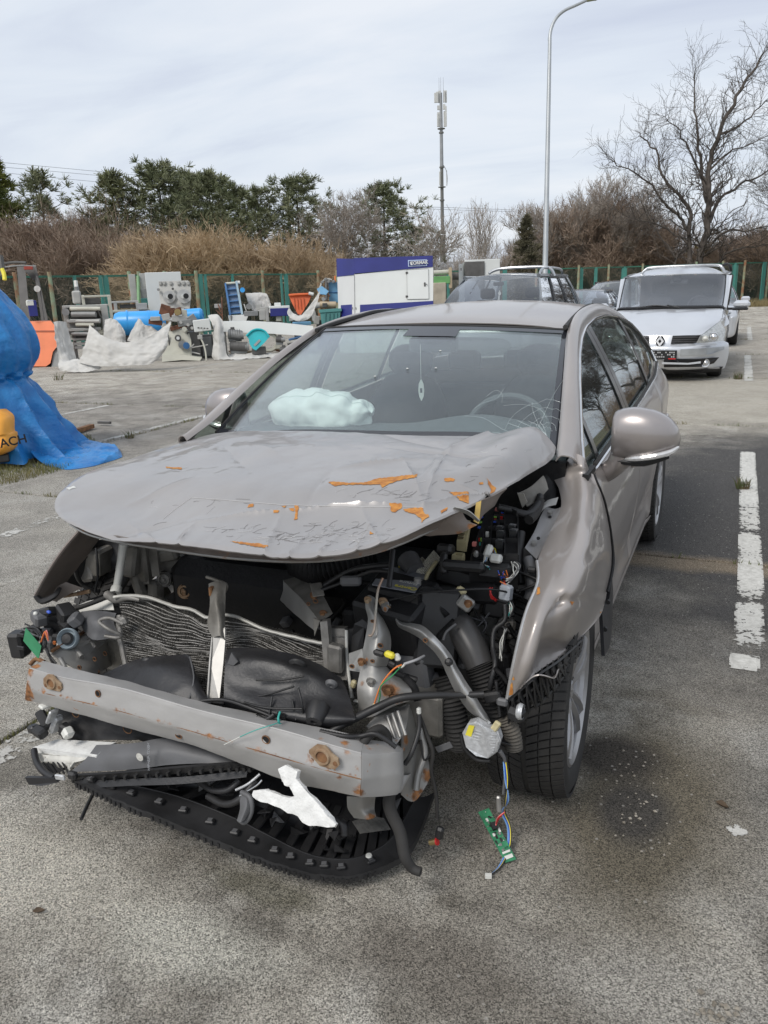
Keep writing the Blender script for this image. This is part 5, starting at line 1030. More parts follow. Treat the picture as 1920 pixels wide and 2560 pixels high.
pipe('coolant_hose', [(330,1390,-.2),(310,1450,-.25),(275,1490,-.3),(220,1510,-.35)],.017, M_rubber, 10)
pipe('coolant_hose', [(215,1390,-.3),(190,1420,-.35),(205,1460,-.33),(250,1480,-.3)],.008, M_rubber)
pipe('coolant_hose', [(320,1400,-.15),(335,1450,-.15),(380,1490,-.12)],.02, M_rubber, 10)
pipe('brake_pipe', [(240,1370,-.3),(245,1430,-.32),(238,1480,-.34)],.004, M_black)
pipe('headlamp_stay', [(308,1362,-.34),(300,1420,-.36),(292,1468,-.38)],[.014,.0135,.013], M_whitep, 12); pipe('stay_foot', [(292,1468,-.38),(288,1485,-.4)],[.018,.02], M_whitep, 12,1)
for (px, py, y, r_, mt, nm) in ((415,1446,-.17,.027, M_alu, 'belt_pulley'),(467,1475,-.19,.027, M_tanrust, 'belt_pulley')):
 p = A(px, py, y); s = MB(); s.lathe([(0,-.03),(.006,-.03),(.007,-.022),(r_*.55,-.02),(r_*.6,-.026),(r_*.8,-.026),(r_*.85,-.02),(r_, -.022),(r_, -.012),(r_*.93,-.009),(r_, -.006),(r_, .01),(.0,.012)],28, axis='y'); o = s.build(nm, mt, car); o.location = tuple(p); o.rotation_euler = (R(-8),0, R(18))
 s = MB(); s.lathe([(r_*1.0,-.008),(r_*1.13,-.008),(r_*1.13,.004),(r_, .004)],28, axis='y'); s.build('pulley_rim', M_chrome, o)
sheet_('headlamp_bracket', [[(395,1395,-.15),(430,1385,-.14),(480,1400,-.12)],[(400,1420,-.16),(450,1425,-.15),(500,1430,-.13)],[(430,1465,-.16),(470,1450,-.15),(495,1445,-.13)]], M_weld, cr=.01, spots=[(470,1420,.05,.5)])
sheet_('upper_crossmember', [[(500,1405,-.12),(560,1402,-.1),(620,1412,-.08)],[(505,1425,-.13),(560,1428,-.11),(622,1428,-.09)],[(515,1437,-.11),(560,1440,-.1),(610,1436,-.08)]], M_steel, cr=.006, spots=[(610,1430,.04,.7)])
for (px, py, w_) in ((355,1420,18),(385,1400,14),(350,1480,12)):
 flap('stay_plate', [(px-w_, py-30,-.2),(px+w_*.4, py-34,-.2),(px+w_, py+40,-.22),(px-w_*.3, py+42,-.22)], M_weld)
rk_ = random.Random(31)
for k in range(40):
 px, py = rk_.uniform(700,1290), rk_.uniform(1400,1690)
 if 915 < px < 1090 and py < 1500: continue
 y = -.12-.24*(py-1400)/290; pipe('loose_cable', [(px, py, y),(px+rk_.gauss(0,25), py+rk_.uniform(10,50), y-.02),(px+rk_.gauss(0,35), py+rk_.uniform(40,90), y-.03)], rk_.choice([.003,.005,.007]), rk_.choice([M_black, M_rubber, M_greyp, M_black]),6)
for k in range(46):
 px, py = rk_.uniform(640,1290), rk_.uniform(1405,1700)
 if 915 < px < 1090 and py < 1500: continue
 q = rk_.uniform(.012,.045); lump('engine_bay_part', px, py, -.10-.24*(py-1400)/290, q, q*rk_.uniform(.4,1.4), q, rk_.choice([M_black, M_black, M_greyp, M_weld, M_deep, M_alu]),(rk_.uniform(-.5,.5), rk_.uniform(-.6,.6), rk_.uniform(-.6,.6)),.004)
# intake trunk, ribbed
hose('intake_trunk', [(745,1400,-.2),(800,1420,-.22),(870,1405,-.2),(930,1385,-.15)],.05, M_black, 22)
pipe('intake_pipe', [(640,1440,-.05),(700,1400,0),(760,1390,.02)],.04, M_black, 12)
pipe('throttle_body', [(1020,1400,-.2),(1040,1430,-.24)],[.035,.03], M_greyp, 14,1)
# pleated air filter
p0 = [(1046,1446,-.24),(1084,1400,-.16)]; s = MB(); a0, a1 = A(*p0[0]), A(*p0[1])
for i in range(15):
 c = a0+(a1-a0)*i/14; s.box(c, (.035,.004,.05),(0, R(35), R(-20)))
o = s.build('air_filter', pm('off_white_paper', (.55,.53,.45),.9), car, False); o['kind'] = 'stuff'
pipe('filter_edge', [(1062,1452,-.27),(1072,1430,-.25),(1090,1405,-.2)],.006, M_cream)
s = MB(); a0, a1 = A(1022,1446,-.22), A(1060,1412,-.16)
for i in range(9): s.box(a0+(a1-a0)*i/8,(.04,.004,.03),(0, R(35), R(-20)))
o = s.build('air_filter', pm('off_white_paper', (0,0,0)), car, False); o['kind'] = 'stuff'
# ================================================================== CONDENSER AND RADIATOR
LT, RT_, LB, RB = A(288,1502,-.50), A(812,1598,-.47), A(326,1700,-.58), A(815,1790,-.52)
def core(u, v, o=0.):
 p = LT*(1-u)*(1-v)+RT_*u*(1-v)+LB*(1-u)*v+RB*u*v
 sag = max(0,1-v/.62)
 z = .0
 z += .020*math.sin(u*5.2+.4)*sag+.028*sag*(math.exp(-((u-.62)/.12)**2))-.020*sag*math.exp(-((u-.47)/.05)**2)
 z += .010*sag*math.sin(u*17+v*9)*(.5 if v < .05 else 1)-.028*math.exp(-((u-.28)/.14)**2)*math.exp(-((v-.3)/.2)**2)+.012*math.exp(-((u-.2)/.1)**2)*sag
 y = .022*math.sin(u*9+v*7)*sag*(v > .02)-.02*math.exp(-((v-.35)/.14)**2)*math.sin(u*6)+.006*fbm(u*9, v*14)
 return p+np.array([0, y+o, z])
s = MB(); s.grid(np.array([[core(u, v, .014) for u in np.linspace(0,1,90)] for v in np.linspace(0,1,70)])); cond = s.build('condenser', pm('condenser_fins', (.05,.048,.045),.7,.2,.3,60), car)
s = MB(); n_ = 34
for k in range(n_):
 v = .012+k*(.97/n_); U = np.linspace(.0,1,70); s.tube([core(u, min(1, v+.0025*fbm(u*6, k*.9)*(3 if v < .45 else .5)),.002+.004*fbm(u*12, k)) for u in U],.0021,5,1)
o = s.build('condenser_tubes', M_alu, cond); o['kind'] = 'stuff'
r = random.Random(2); s = MB()
for k in range(n_-1):
 v = .012+(k+.5)*(.97/n_)
 for i in range(230):
  u = (i+r.uniform(-.3,.3))/230; c = core(u, v+r.uniform(-.004,.004),.008); s.box(c, (.0009,.014,.0105),(0, r.uniform(-.5,.5), r.uniform(-.4,.4)))
o = s.build('fin', pm('dark_fins', (.11,.105,.095),.6,.3,.3,40), cond, False, recalc=False); o['kind'] = 'stuff'
s = MB(); s.tube([core(u, 0,-.004)+np.array([0,0,.006]) for u in np.linspace(0,1,40)],.0055,8,1); s.build('top_tube', pm('pale_alloy', (.5,.49,.45),.5,.4,.1,20), cond)
s = MB(); s.tube([core(-.01, v) for v in np.linspace(.25,1,10)],.010,8,1); s.build('side_tank', M_alu, cond)
o = flap('side_tank', [(800,1555,-.47),(818,1552,-.47),(830,1700,-.52),(812,1698,-.52)], M_alu, .02, cond)
lump('receiver_block', 840,1645,-.50,.045,.085,.03, M_alu, (0, R(3),0), par=cond)
o = flap('radiator', [(818,1570,-.44),(862,1572,-.44),(868,1700,-.5),(822,1700,-.5)], M_alu, .02)
for k in range(9): pipe('radiator_tube', [(818,1590+k*12,-.452),(860,1592+k*12,-.452)],.002, M_steel, 4,1, par=o);
pipe('radiator_edge', [(866,1575,-.45),(868,1650,-.48),(880,1745,-.52)],.005, M_whitep)
flap('radiator_shroud', [(868,1575,-.43),(912,1560,-.43),(900,1700,-.48),(884,1730,-.5),(872,1690,-.49)], M_black)
flap('radiator_shroud', [(885,1560,-.44),(920,1540,-.42),(925,1575,-.43),(880,1590,-.44)], M_black2)
# centre stay of the bonnet lock
o = flap('lock_stay', [(533,1592,-.60),(562,1568,-.58),(563,1600,-.6),(558,1660,-.64),(548,1752,-.70),(520,1746,-.70),(526,1660,-.65)], M_steel, .006, None, [(540,1740,-.69,.03,.5)])
pipe('stay_fold', [(531,1594,-.60),(525,1660,-.652),(519,1746,-.702)],.004, M_steel, 5,5, par=o).data.attributes.new('rust', 'FLOAT', 'POINT')
sheet_('lock_stay', [[(522,1460,-.50),(545,1452,-.5),(565,1462,-.5)],[(526,1510,-.54),(540,1505,-.56),(562,1520,-.54)],[(520,1560,-.56),(545,1550,-.58),(562,1568,-.57)],[(532,1595,-.6),(548,1590,-.61),(563,1600,-.6)]], M_weld, cr=.004, spots=[(530,1480,.03,.7)])
pipe('lock_lever', [(516,1442,-.5),(540,1450,-.5),(566,1462,-.49),(562,1480,-.49)],.005, M_weld, 6).data.attributes.new('rust', 'FLOAT', 'POINT')
lump('lock_catch', 529,1478,-.52,.012,.03,.02, M_rusty)
# ================================================================== BLACK SPLASH SHROUDS
def shroud(rows, nm='splash_shroud', mat=M_black2, cr=.005): return sheet_(nm, rows, mat, 26,40,.003, None, cr, ang=60)
shL = shroud([[(300,1664,-.62),(340,1648,-.60),(400,1640,-.60),(460,1636,-.61),(474,1640,-.63)],[(262,1684,-.64),(330,1672,-.66),(400,1662,-.68),(470,1668,-.67),(488,1680,-.67)],[(225,1692,-.68),(320,1715,-.72),(400,1722,-.74),(480,1716,-.72),(506,1722,-.70)],[(240,1712,-.70),(320,1732,-.73),(400,1750,-.76),(480,1760,-.75),(528,1758,-.73)]])
shR = shroud([[(568,1622,-.60),(640,1618,-.58),(720,1632,-.58),(800,1660,-.57),(853,1690,-.56)],[(562,1650,-.66),(640,1648,-.65),(720,1662,-.64),(800,1690,-.62),(868,1724,-.60)],[(560,1700,-.70),(640,1715,-.69),(720,1730,-.68),(800,1745,-.66),(882,1770,-.64)],[(560,1752,-.73),(640,1775,-.74),(720,1792,-.73),(800,1800,-.71),(888,1798,-.68)],[(560,1775,-.70),(640,1800,-.71),(720,1815,-.70),(800,1822,-.69),(880,1812,-.66)]])
def boss(px, py, y, r_, h_, par, mat=M_black, tip=None):
 p = A(px, py, y); s = MB(); s.lathe([(r_, 0),(r_*.95,-h_*.5),(r_*.7,-h_),(r_*.3,-h_),(r_*.25,-h_*.7),(0,-h_*.7)],18, axis='y'); o = s.build('clip_boss', mat, par); o.location = tuple(p); o.rotation_euler = (R(25),0, R(10)); return o
boss(371,1656,-.615,.022,.012, shL); boss(744,1662,-.615,.026,.010, shR); boss(829,1708,-.62,.017,.010, shR, M_greyp); boss(797,1765,-.68,.03,.05, shR)
flap('shroud_tab', [(568,1660,-.67),(578,1632,-.67),(594,1655,-.67),(584,1664,-.67)], M_greyp, .004, shR)
for pts in ([(606,1742,-.71),(660,1738,-.705),(735,1716,-.69)],[(610,1756,-.735),(670,1770,-.74),(755,1772,-.72)],[(640,1700,-.695),(700,1700,-.68),(760,1690,-.66)],[(760,1815,-.71),(755,1760,-.71),(745,1720,-.69)],[(680,1742,-.715),(672,1790,-.745)],[(730,1748,-.70),(740,1800,-.725)]):
 pipe('shroud_rib', pts, .003, M_black, 5,4, par=shR)
for k in range(6): pipe('vent_slot', [(693,1781+k*4,-.735),(714,1785+k*4,-.732)],.0016, M_deep, 4,1, par=shR)
pipe('shroud_crack', [(474,1642,-.635),(484,1690,-.695),(478,1730,-.73),(470,1750,-.75)],.0025, M_greyp, 4,5, par=shL)
flap('lower_shroud', [(330,1735,-.70),(560,1760,-.72),(640,1800,-.72),(720,1840,-.72),(560,1830,-.7),(430,1800,-.68)], M_deep, .03)
pipe('shroud_edge', [(500,1752,-.755),(560,1750,-.745),(620,1768,-.75),(700,1800,-.745)],.005, M_black, 5)
# ================================================================== BUMPER BEAM
st = [((108,1654,-.735),(75,1671,-.79),(67,1723,-.80),(64,1748,-.785)),((175,1671,-.745),(160,1695,-.805),(163,1745,-.815),(170,1775,-.80)),((300,1702,-.76),(301,1721,-.82),(300,1778,-.83),(301,1812,-.81)),((505,1757,-.76),(500,1777,-.82),(500,1834,-.83),(500,1865,-.81)),((712,1803,-.735),(700,1825,-.80),(700,1893,-.815),(700,1944,-.79)),((850,1832,-.71),(838,1866,-.78),(840,1932,-.795),(835,1976,-.77)),((908,1850,-.69),(903,1884,-.765),(903,1948,-.775),(900,1990,-.765))]
stR = [((908,1850,-.69),(903,1884,-.765),(903,1948,-.775),(900,1990,-.765)),((940,1854,-.665),(945,1886,-.725),(945,1940,-.73),(942,1989,-.725)),((975,1858,-.64),(998,1880,-.665),(1000,1935,-.67),(996,1983,-.665)),((985,1858,-.60),(1005,1874,-.60),(1007,1930,-.60),(1004,1976,-.60))]
def beamgrid(ST, n):
 rows = []
 for (tb, tf, sm, bf) in ST:
  TB, TF, SM, BF = A(*tb), A(*tf), A(*sm), A(*bf); BB = BF+np.array([0,.07,.01]); L = []
  for a, b_, k in ((TB, TF, 6),(TF, SM, 10),(SM, BF, 6),(BF, BB, 4)):
   for i in range(k): L.append(a+(b_-a)*i/k)
  L.append(BB); rows.append(L)
 return np.stack([cr1(np.array(rows)[:, j], n) for j in range(len(rows[0]))],1)
G = beamgrid(st, 130); G = crumple(G, .0025,9,4.); s = MB(); s.grid(G, .003)
beam = s.build('bumper_beam', M_beam, car, ang=38); beam['label'] = 'grey bumper beam with rust along its seam'
s = MB(); G = beamgrid(stR, 50); s.grid(G, .003); beam2 = s.build('beam_end', M_beam, beam, ang=38)
sp = []
rr = random.Random(3)
for k in range(60):
 t = k/59; px = 66+(905-66)*t; py = 1723+(1949-1723)*(t**1.04) if t < 1 else 1949; py = ip(px, [66,163,300,500,700,840,905],[1723,1745,1778,1834,1893,1932,1949]); sp.append((px, py-2+rr.uniform(-3,3),.012+.02*rr.random()**3,.62,2.2,1))
sp += [(80,1662,.06,.95),(75,1690,.03,.7),(66,1725,.055,.95),(66,1745,.045,.95),(120,1672,.03,.6),(105,1655,.03,.65),(870,1880,.04,.62),(905,1890,.03,.6),(895,1920,.03,.65),(890,1985,.05,.8),(900,1960,.045,.7),(850,1940,.03,.7),(860,1858,.05,.72),(800,1842,.045,.65),(730,1820,.02,.55),(343,1725,.012,.6),(300,1725,.01,.5),(270,1790,.03,.5),(160,1745,.045,.55),(420,1815,.035,.58),(447,1850,.02,.66),(780,1905,.05,.55),(250,1733,.017,.5)]
chips(beam, sp); chips(beam2,[(908,1900,.03,.66),(925,1870,.05,.7),(925,1910,.02,.7),(922,1930,.014,.7),(903,1985,.035,.8),(903,1950,.03,.66),(945,1862,.03,.62),(960,1977,.012,.66)])
s = MB(); s.tube([G_[1] for G_ in [[None, A(p[1][0], p[1][1]-1, p[1][2]-.001)] for p in st]],.0025,5,8); o = s.build('beam_fold', M_beam, beam); rust_attr(o, [])
sm_ = [A(p[2][0], p[2][1], p[2][2]-.0015) for p in st]; s = MB(); s.tube(sm_, .0016,5,8); s.build('beam_seam', M_rusty, beam)
def hole(px, py, y, rx, rz, par, rot=0, ry=R(0)):
 p = A(px, py, y); s = MB(); N_ = 16
 vs = [(rx*math.cos(6.283*k/N_),0, rz*math.sin(6.283*k/N_)) for k in range(N_)]; s.plate([np.array(v_) for v_ in vs],.004,(0,1,0)); o = s.build('bolt_hole', M_deep, par, False); o.location = tuple(p+np.array([0,-.0025,0])); o.rotation_euler = (0, ry, rot)
 s = MB(); s.tube([(rx*1.08*math.cos(a),0, rz*1.08*math.sin(a)) for a in np.linspace(0,6.283,21)],.0016,5,1); o2 = s.build('bolt_hole_rim', M_rusty, par); o2.location = o.location; o2.rotation_euler = o.rotation_euler
for q in ((246,1733,-.825,.0075,.0095),(192,1768,-.808,.011,.005),(448,1839,-.822,.009,.006),(666,1848,-.811,.010,.010)): hole(*q, beam, ry=R(12))
for q in ((960,1899,-.704,.006,.006),(960,1936,-.706,.0075,.0075),(958,1977,-.706,.0065,.0065)): hole(*q, beam2, rot=R(38))
for (px, py, y, sc_) in ((132,1706,-.812,1.0),(808,1890,-.797,1.22)):
 root = bpy.data.objects.new('towing_socket', None); COL.objects.link(root); root.parent = beam; root.location = tuple(A(px, py, y)); root.rotation_euler = (R(-3), R(-10),0)
 s = MB(); s.plate([np.array(q)*sc_ for q in [(-.034,0,-.004),(-.028,0,.014),(-.008,0,.026),(.012,0,.024),(.024,0,.008),(.036,0,-.002),(.036,0,-.016),(.024,0,-.026),(0,0,-.022),(-.024,0,-.018)]],.005,(0,-1,0)); s.build('socket_plate', M_tanrust, root, False)
 s = MB(); s.lathe([(.019*sc_, 0),(.0185*sc_, -.007),(.0165*sc_, -.010),(.0135*sc_, -.010),(.0125*sc_, -.005),(0,-.005)],22, axis='y'); s.build('socket_tube', M_tanrust, root)
 s = MB(); s.lathe([(.0122*sc_, -.0062),(0,-.0062)],18, axis='y'); s.build('socket_bore', M_rusty, root)
 for dx, dz in ((-.026,-.008),(.027,-.013)):
  s = MB(); s.lathe([(.005*sc_, -.005),(.005*sc_, -.0062),(0,-.0062)],10,(dx*sc_, 0, dz*sc_), 'y'); s.build('socket_bolt', M_rusty, root)
# crash boxes behind the beam
cb = sheet_('crash_box', [[(128,1634,-.68),(170,1608,-.60),(214,1582,-.50)],[(150,1648,-.68),(205,1612,-.58),(250,1584,-.46)],[(178,1664,-.67),(232,1628,-.56),(282,1592,-.43)]], M_steel, 16,22,.004, cr=.003, spots=[(210,1584,.06,.6),(170,1606,.05,.5)])
sheet_('crash_box_side', [[(178,1664,-.67),(232,1628,-.56),(282,1592,-.43)],[(205,1682,-.66),(250,1652,-.55),(286,1622,-.42)],[(222,1694,-.65),(262,1674,-.54),(288,1658,-.42)]], M_steel, 14,22,.004, par=cb, spots=[(282,1640,.06,.75),(250,1680,.05,.7)])
for (a, b_) in (((150,1646,-.675),(162,1668,-.685)),((188,1622,-.605),(205,1642,-.62)),((220,1600,-.53),(240,1620,-.54))): pipe('crash_box_rib', [a, b_],.008, M_steel, 8,1, par=cb).data.attributes.new('rust', 'FLOAT', 'POINT')
for (px, py, y) in ((200,1668,-.665),(238,1647,-.585),(264,1633,-.52),(186,1613,-.60)): hole(px, py, y, .006,.006, cb)
pipe('crash_box_seam', [(130,1628,-.68),(170,1602,-.6),(214,1578,-.5)],.006, M_rusty, 5,3, par=cb)
cb2 = sheet_('crash_box', [[(915,1815,-.62),(945,1785,-.58),(975,1765,-.50)],[(945,1840,-.63),(985,1800,-.58),(1000,1768,-.5)],[(985,1870,-.62),(1015,1820,-.58),(1022,1760,-.5)]], M_steel, 18,22,.004, cr=.003, spots=[(990,1850,.03,.5)])
sheet_('crash_box_side', [[(1000,1768,-.5),(1022,1757,-.46),(1036,1750,-.42)],[(1004,1820,-.56),(1024,1810,-.52),(1040,1800,-.45)],[(1006,1880,-.6),(1026,1872,-.55),(1042,1860,-.5)]], M_steel, 14,14,.004, par=cb2, spots=[(1015,1850,.05,.8),(1010,1870,.03,.7)])
for k in range(4): pipe('crash_box_rib', [(955+k*13,1795-k*6,-.585),(975+k*13,1850-k*4,-.615)],.005, M_steel, 6,1, par=cb2).data.attributes.new('rust', 'FLOAT', 'POINT')
o = sheet_('beam_bracket', [[(1008,1880,-.58),(1035,1868,-.52),(1062,1850,-.45)],[(1008,1940,-.6),(1035,1935,-.54),(1070,1900,-.46)],[(1005,1990,-.6),(1040,2003,-.56),(1080,1935,-.48)]], M_steel, 16,16,.004, cr=.006, spots=[(1050,1990,.08,.8),(1020,1990,.05,.6),(1070,1940,.06,.8),(1030,1900,.04,.5)])
pipe('bracket_fold', [(1062,1790,-.45),(1052,1830,-.47),(1063,1880,-.5),(1046,1935,-.54),(1040,1975,-.56)],.009, M_steel, 7).data.attributes.new('rust', 'FLOAT', 'POINT')
sheet_('chassis_leg_end', [[(868,1990,-.66),(905,1992,-.66),(940,1990,-.62)],[(870,2020,-.66),(905,2025,-.66),(935,2020,-.62)],[(885,2045,-.66),(925,2048,-.66),(940,2040,-.64)]], M_steel, 12,12,.004, cr=.004, spots=[(930,2040,.04,.75)])
# ================================================================== HEADLAMP SUPPORT TOWER
tw = sheet_('support_tower', [[(912,1497,-.42),(922,1488,-.42),(937,1494,-.41)],[(914,1520,-.45),(930,1520,-.46),(945,1525,-.43)],[(921,1550,-.47),(942,1552,-.485),(962,1556,-.45)],[(915,1590,-.50),(945,1592,-.515),(976,1590,-.47)],[(908,1625,-.52),(942,1628,-.535),(975,1630,-.49)],[(904,1660,-.53),(938,1665,-.545),(966,1665,-.50)]], M_steel, 50,20,.004, cr=.003, spots=[(920,1500,.02,.6),(915,1650,.04,.6),(912,1665,.04,.7)])
sheet_('tower_foot', [[(904,1655,-.53),(935,1660,-.54),(965,1668,-.50),(975,1680,-.48)],[(898,1690,-.55),(935,1695,-.555),(975,1700,-.52),(1010,1705,-.48)],[(893,1725,-.57),(930,1735,-.58),(980,1730,-.54),(1028,1722,-.50)],[(896,1760,-.58),(930,1765,-.59),(975,1762,-.56),(1028,1748,-.51)],[(896,1795,-.59),(930,1792,-.6),(965,1775,-.57),(1005,1760,-.53)]], M_steel, 36,26,.004, par=tw, cr=.005, spots=[(978,1722,.06,.82),(995,1745,.05,.78),(965,1735,.035,.7),(905,1710,.03,.55),(915,1680,.03,.5)])
flap('tower_wing', [(872,1634,-.53),(906,1622,-.52),(908,1650,-.53),(900,1680,-.54),(873,1676,-.54)], M_steel, .004, tw)
s = MB(); s.box((0,0,0),(.02,.02,.012), bev=.004)
def bolt(px, py, y, r_, mat, par=None):
 p = A(px, py, y); s = MB(); s.cyl((0,0,0),(0,-.004,0), r_*1.5, None, 14); s.cyl((0,-.004,0),(0,-.013,0), r_, None, 6); o = s.build('bolt', mat, par or car, False); o.location = tuple(p); o.rotation_euler = (R(20),0, R(10)); return o
for (px, py, y, r_, mt) in ((920,1497,-.44,.007, M_tanrust),(905,1652,-.545,.008, M_rusty),(928,1702,-.565,.009, M_steel),(970,1722,-.57,.012, M_rusty),(983,1738,-.565,.008, M_rusty),(785,1486,-.36,.008, M_rusty),(809,1532,-.42,.008, M_rusty),(958,1502,-.42,.009, M_tanrust),(966,1520,-.43,.009, M_tanrust)): bolt(px, py, y, r_, mt, tw)
for (px, py, y, a_) in ((932,1552,-.495,.004),(952,1613,-.53,.007),(881,1665,-.555,.006),(932,1652,-.555,.005),(790,1502,-.40,.007),(772,1509,-.40,.005),(698,1418,-.08,.009),(762,1470,-.25,.006)): hole(px, py, y, a_, a_*.8, tw)
sheet_('tower_cap', [[(945,1515,-.42),(955,1500,-.42),(972,1505,-.42)],[(948,1528,-.43),(962,1520,-.45),(975,1522,-.43)],[(955,1540,-.43),(968,1536,-.44),(975,1532,-.42)]], M_steel, 10,10,.003, par=tw, spots=[(960,1525,.03,.75)])
pipe('bonnet_stay_rod', [(957,1445,-.44),(945,1475,-.46),(940,1520,-.49),(936,1570,-.525),(929,1588,-.53),(922,1588,-.53)],.0035, pm('two_tone_rod', (.5,.48,.42),.5,.3,.2,6, two=(.35,.14,.06)),7)
# slanted rail between the bay and the condenser
rl = sheet_('slanted_rail', [[(686,1429,-.10),(706,1422,-.08),(733,1412,-.06)],[(722,1466,-.24),(745,1455,-.22),(768,1446,-.2)],[(759,1502,-.36),(780,1490,-.34),(802,1480,-.32)],[(796,1550,-.46),(812,1545,-.44),(831,1532,-.42)]], M_weld, 30,12,.004, cr=.003, spots=[(785,1486,.02,.6),(809,1532,.02,.7)])
sheet_('rail_side', [[(686,1429,-.10),(722,1466,-.24),(759,1502,-.36),(796,1550,-.46)],[(680,1475,-.11),(708,1508,-.24),(748,1545,-.36),(786,1577,-.46)]], M_steel, 12,30,.003, par=rl, cr=.003)
flap('rail_tip', [(783,1545,-.465),(800,1552,-.465),(786,1590,-.468)], M_weld, .004, rl)
# bent shiny arm running down to the wheel
e1 = [(978,1508,-.40),(1000,1550,-.44),(1030,1556,-.46),(1060,1566,-.48),(1092,1596,-.50),(1124,1632,-.50),(1152,1684,-.50),(1176,1722,-.50),(1206,1768,-.49),(1230,1806,-.48)]
e3 = [(972,1516,-.40),(992,1562,-.44),(1020,1580,-.46),(1048,1596,-.48),(1072,1616,-.50),(1098,1645,-.50),(1120,1690,-.50),(1146,1740,-.50),(1176,1782,-.49),(1220,1812,-.48)]
e2 = [((a[0]+b_[0])/2,(a[1]+b_[1])/2,(a[2]+b_[2])/2-.022) for a, b_ in zip(e1, e3)]
sheet_('bent_arm', [e1, e2, e3], pm('bare_bright_steel', (.55,.55,.54),.28,.85,.08,8, dust=.18),14,70,.003, cr=.003)
hole(1064,1600,-.515,.005,.005, car)
lump('grommet', 1122,1655,-.53,.02,.02,.02, M_black)
# ================================================================== BATTERY
b0, b1, b2, b3 = A(920,1480,-.38), A(1044,1492,-.40), A(1080,1462,-.22), A(955,1446,-.2)
s = MB(); top = [np.array([p[0], p[1], b1[2]]) for p in (b0, b1, b2, b3)]; s.plate(top, .19,(0,0,-1)); bat = s.build('battery', M_black, car, False)
cx_ = (top[0]+top[1]+top[2]+top[3])/4; s = MB(); s.plate([cx_+(p-cx_)*.86+np.array([0,0,.003]) for p in top],.004,(0,0,1)); s.build('battery_label', pm('slate_label', (.17,.18,.21),.4,0,.1,20, dust=.1), bat, False)
xd = top[0]-top[1]; yd = top[0]-top[3]; xd /= np.linalg.norm(xd);
def btext(t, f, g, sz, mt): p = top[0]*(1-f)*(1-g)+top[1]*f*(1-g)+top[2]*f*g+top[3]*(1-f)*g+np.array([0,0,.009]); text_obj('battery_lettering', t, sz, mt, bat, basis(p, xd, -(top[3]-top[0])),.0004)
btext('Centra', .72,.16,.026, M_yellow); btext('Futura', .72,.36,.024, M_whitep); btext('CA640', .80,.56,.016, M_whitep)
s = MB(); s.plate([top[3]*.6+top[2]*.4+np.array([0,-.02,.012]), top[3]*.15+top[2]*.85+np.array([0,-.02,.012]), top[3]*.15+top[2]*.85+np.array([0,.015,.012]), top[3]*.6+top[2]*.4+np.array([0,.015,.012])],.004,(0,0,1)); s.build('warning_label', M_yellow, bat, False)
s = MB(); p = top[1]*.55+top[2]*.45; s.cyl(p+[-.02,0,0], p+[-.02,0,.022],.011,.010,12); s.build('battery_terminal', M_steel, bat).data.attributes.new('rust', 'FLOAT', 'POINT')
lump('battery_fuse_link', 878,1452,-.36,.06,.03,.05, M_greyp, (R(-20),0, R(20)), par=bat)
flap('battery_side', [(1044,1494,-.405),(1080,1466,-.24),(1078,1620,-.30),(1050,1640,-.42),(960,1600,-.42),(930,1560,-.4)], M_deep, .01, bat)
pipe('battery_strap', [(800,1470,-.36),(850,1440,-.34),(900,1420,-.35),(975,1412,-.34)],.009, M_black, 6); pipe('battery_strap', [(795,1478,-.38),(860,1455,-.36),(930,1428,-.37),(980,1430,-.38)],.006, M_black, 6)
pipe('lock_post', [(982,1375,-.36),(978,1420,-.39),(972,1468,-.42)],.008, M_black2,8,2)
lump('strap_plate', 793,1474,-.385,.035,.004,.05, M_weld, (R(30),0, R(40)))
pipe('release_cable', [(975,1500,-.42),(1060,1482,-.42),(1150,1475,-.40),(1230,1474,-.34),(1290,1487,-.26),(1325,1508,-.2)],.003, M_deep, 6)
# ================================================================== FUSE BOX
def FB(px, py, h=0.): y = -.20+(1400-py)/120*.22; return A(px, py, y)+np.array([0,0, h])
s = MB(); s.plate([FB(1172,1405), FB(1294,1402), FB(1296,1290),(FB(1262,1272)), FB(1218,1272), FB(1196,1330)],.09,(0,.1,-1)); fb = s.build('fuse_box', M_black, car, False)
s = MB()
for (a, b_) in (((1234,1282),(1222,1395)),((1262,1280),(1262,1400)),((1212,1330),(1200,1400)),((1222,1330),(1292,1322)),((1205,1360),(1294,1358)),((1180,1398),(1296,1398)),((1294,1292),(1296,1400)),((1262,1276),(1292,1290)),((1234,1300),(1262,1300)),((1234,1312),(1262,1312)),((1250,1282),(1246,1328))): s.beam(FB(*a, .008), FB(*b_, .008),.003,.018)
o = s.build('fuse_box_wall', M_black, fb, False); o['kind'] = 'stuff'
for (px, py, mt, w_, h_) in [(1243,1281, M_pink, .012,.008),(1257,1284, M_blue, .008,.004),(1256,1289, M_blue, .008,.004),(1255,1295, M_red, .008,.004),(1254,1300, M_red, .008,.004),(1253,1306, M_red, .008,.004),(1239,1300, M_lgreen, .009,.004),(1238,1306, M_red, .008,.004),(1237,1312, M_blue, .009,.004),(1201,1313, M_lgreen, .009,.004),(1198,1326, M_blue, .009,.005),(1204,1301, M_blue, .009,.004),(1203,1357, M_lgreen, .005,.009),(1198,1357, M_red, .004,.008),(1186,1368, M_pink, .012,.01),(1200,1368, M_teal, .004,.008),(1217,1344, M_whitep, .007,.014),(1221,1344, M_whitep, .004,.014)]:
 s = MB(); s.box((0,0,0),(w_, w_, h_*1.3), bev=.001); o = s.build('fuse', mt, fb, False); o.location = tuple(FB(px, py, .01))
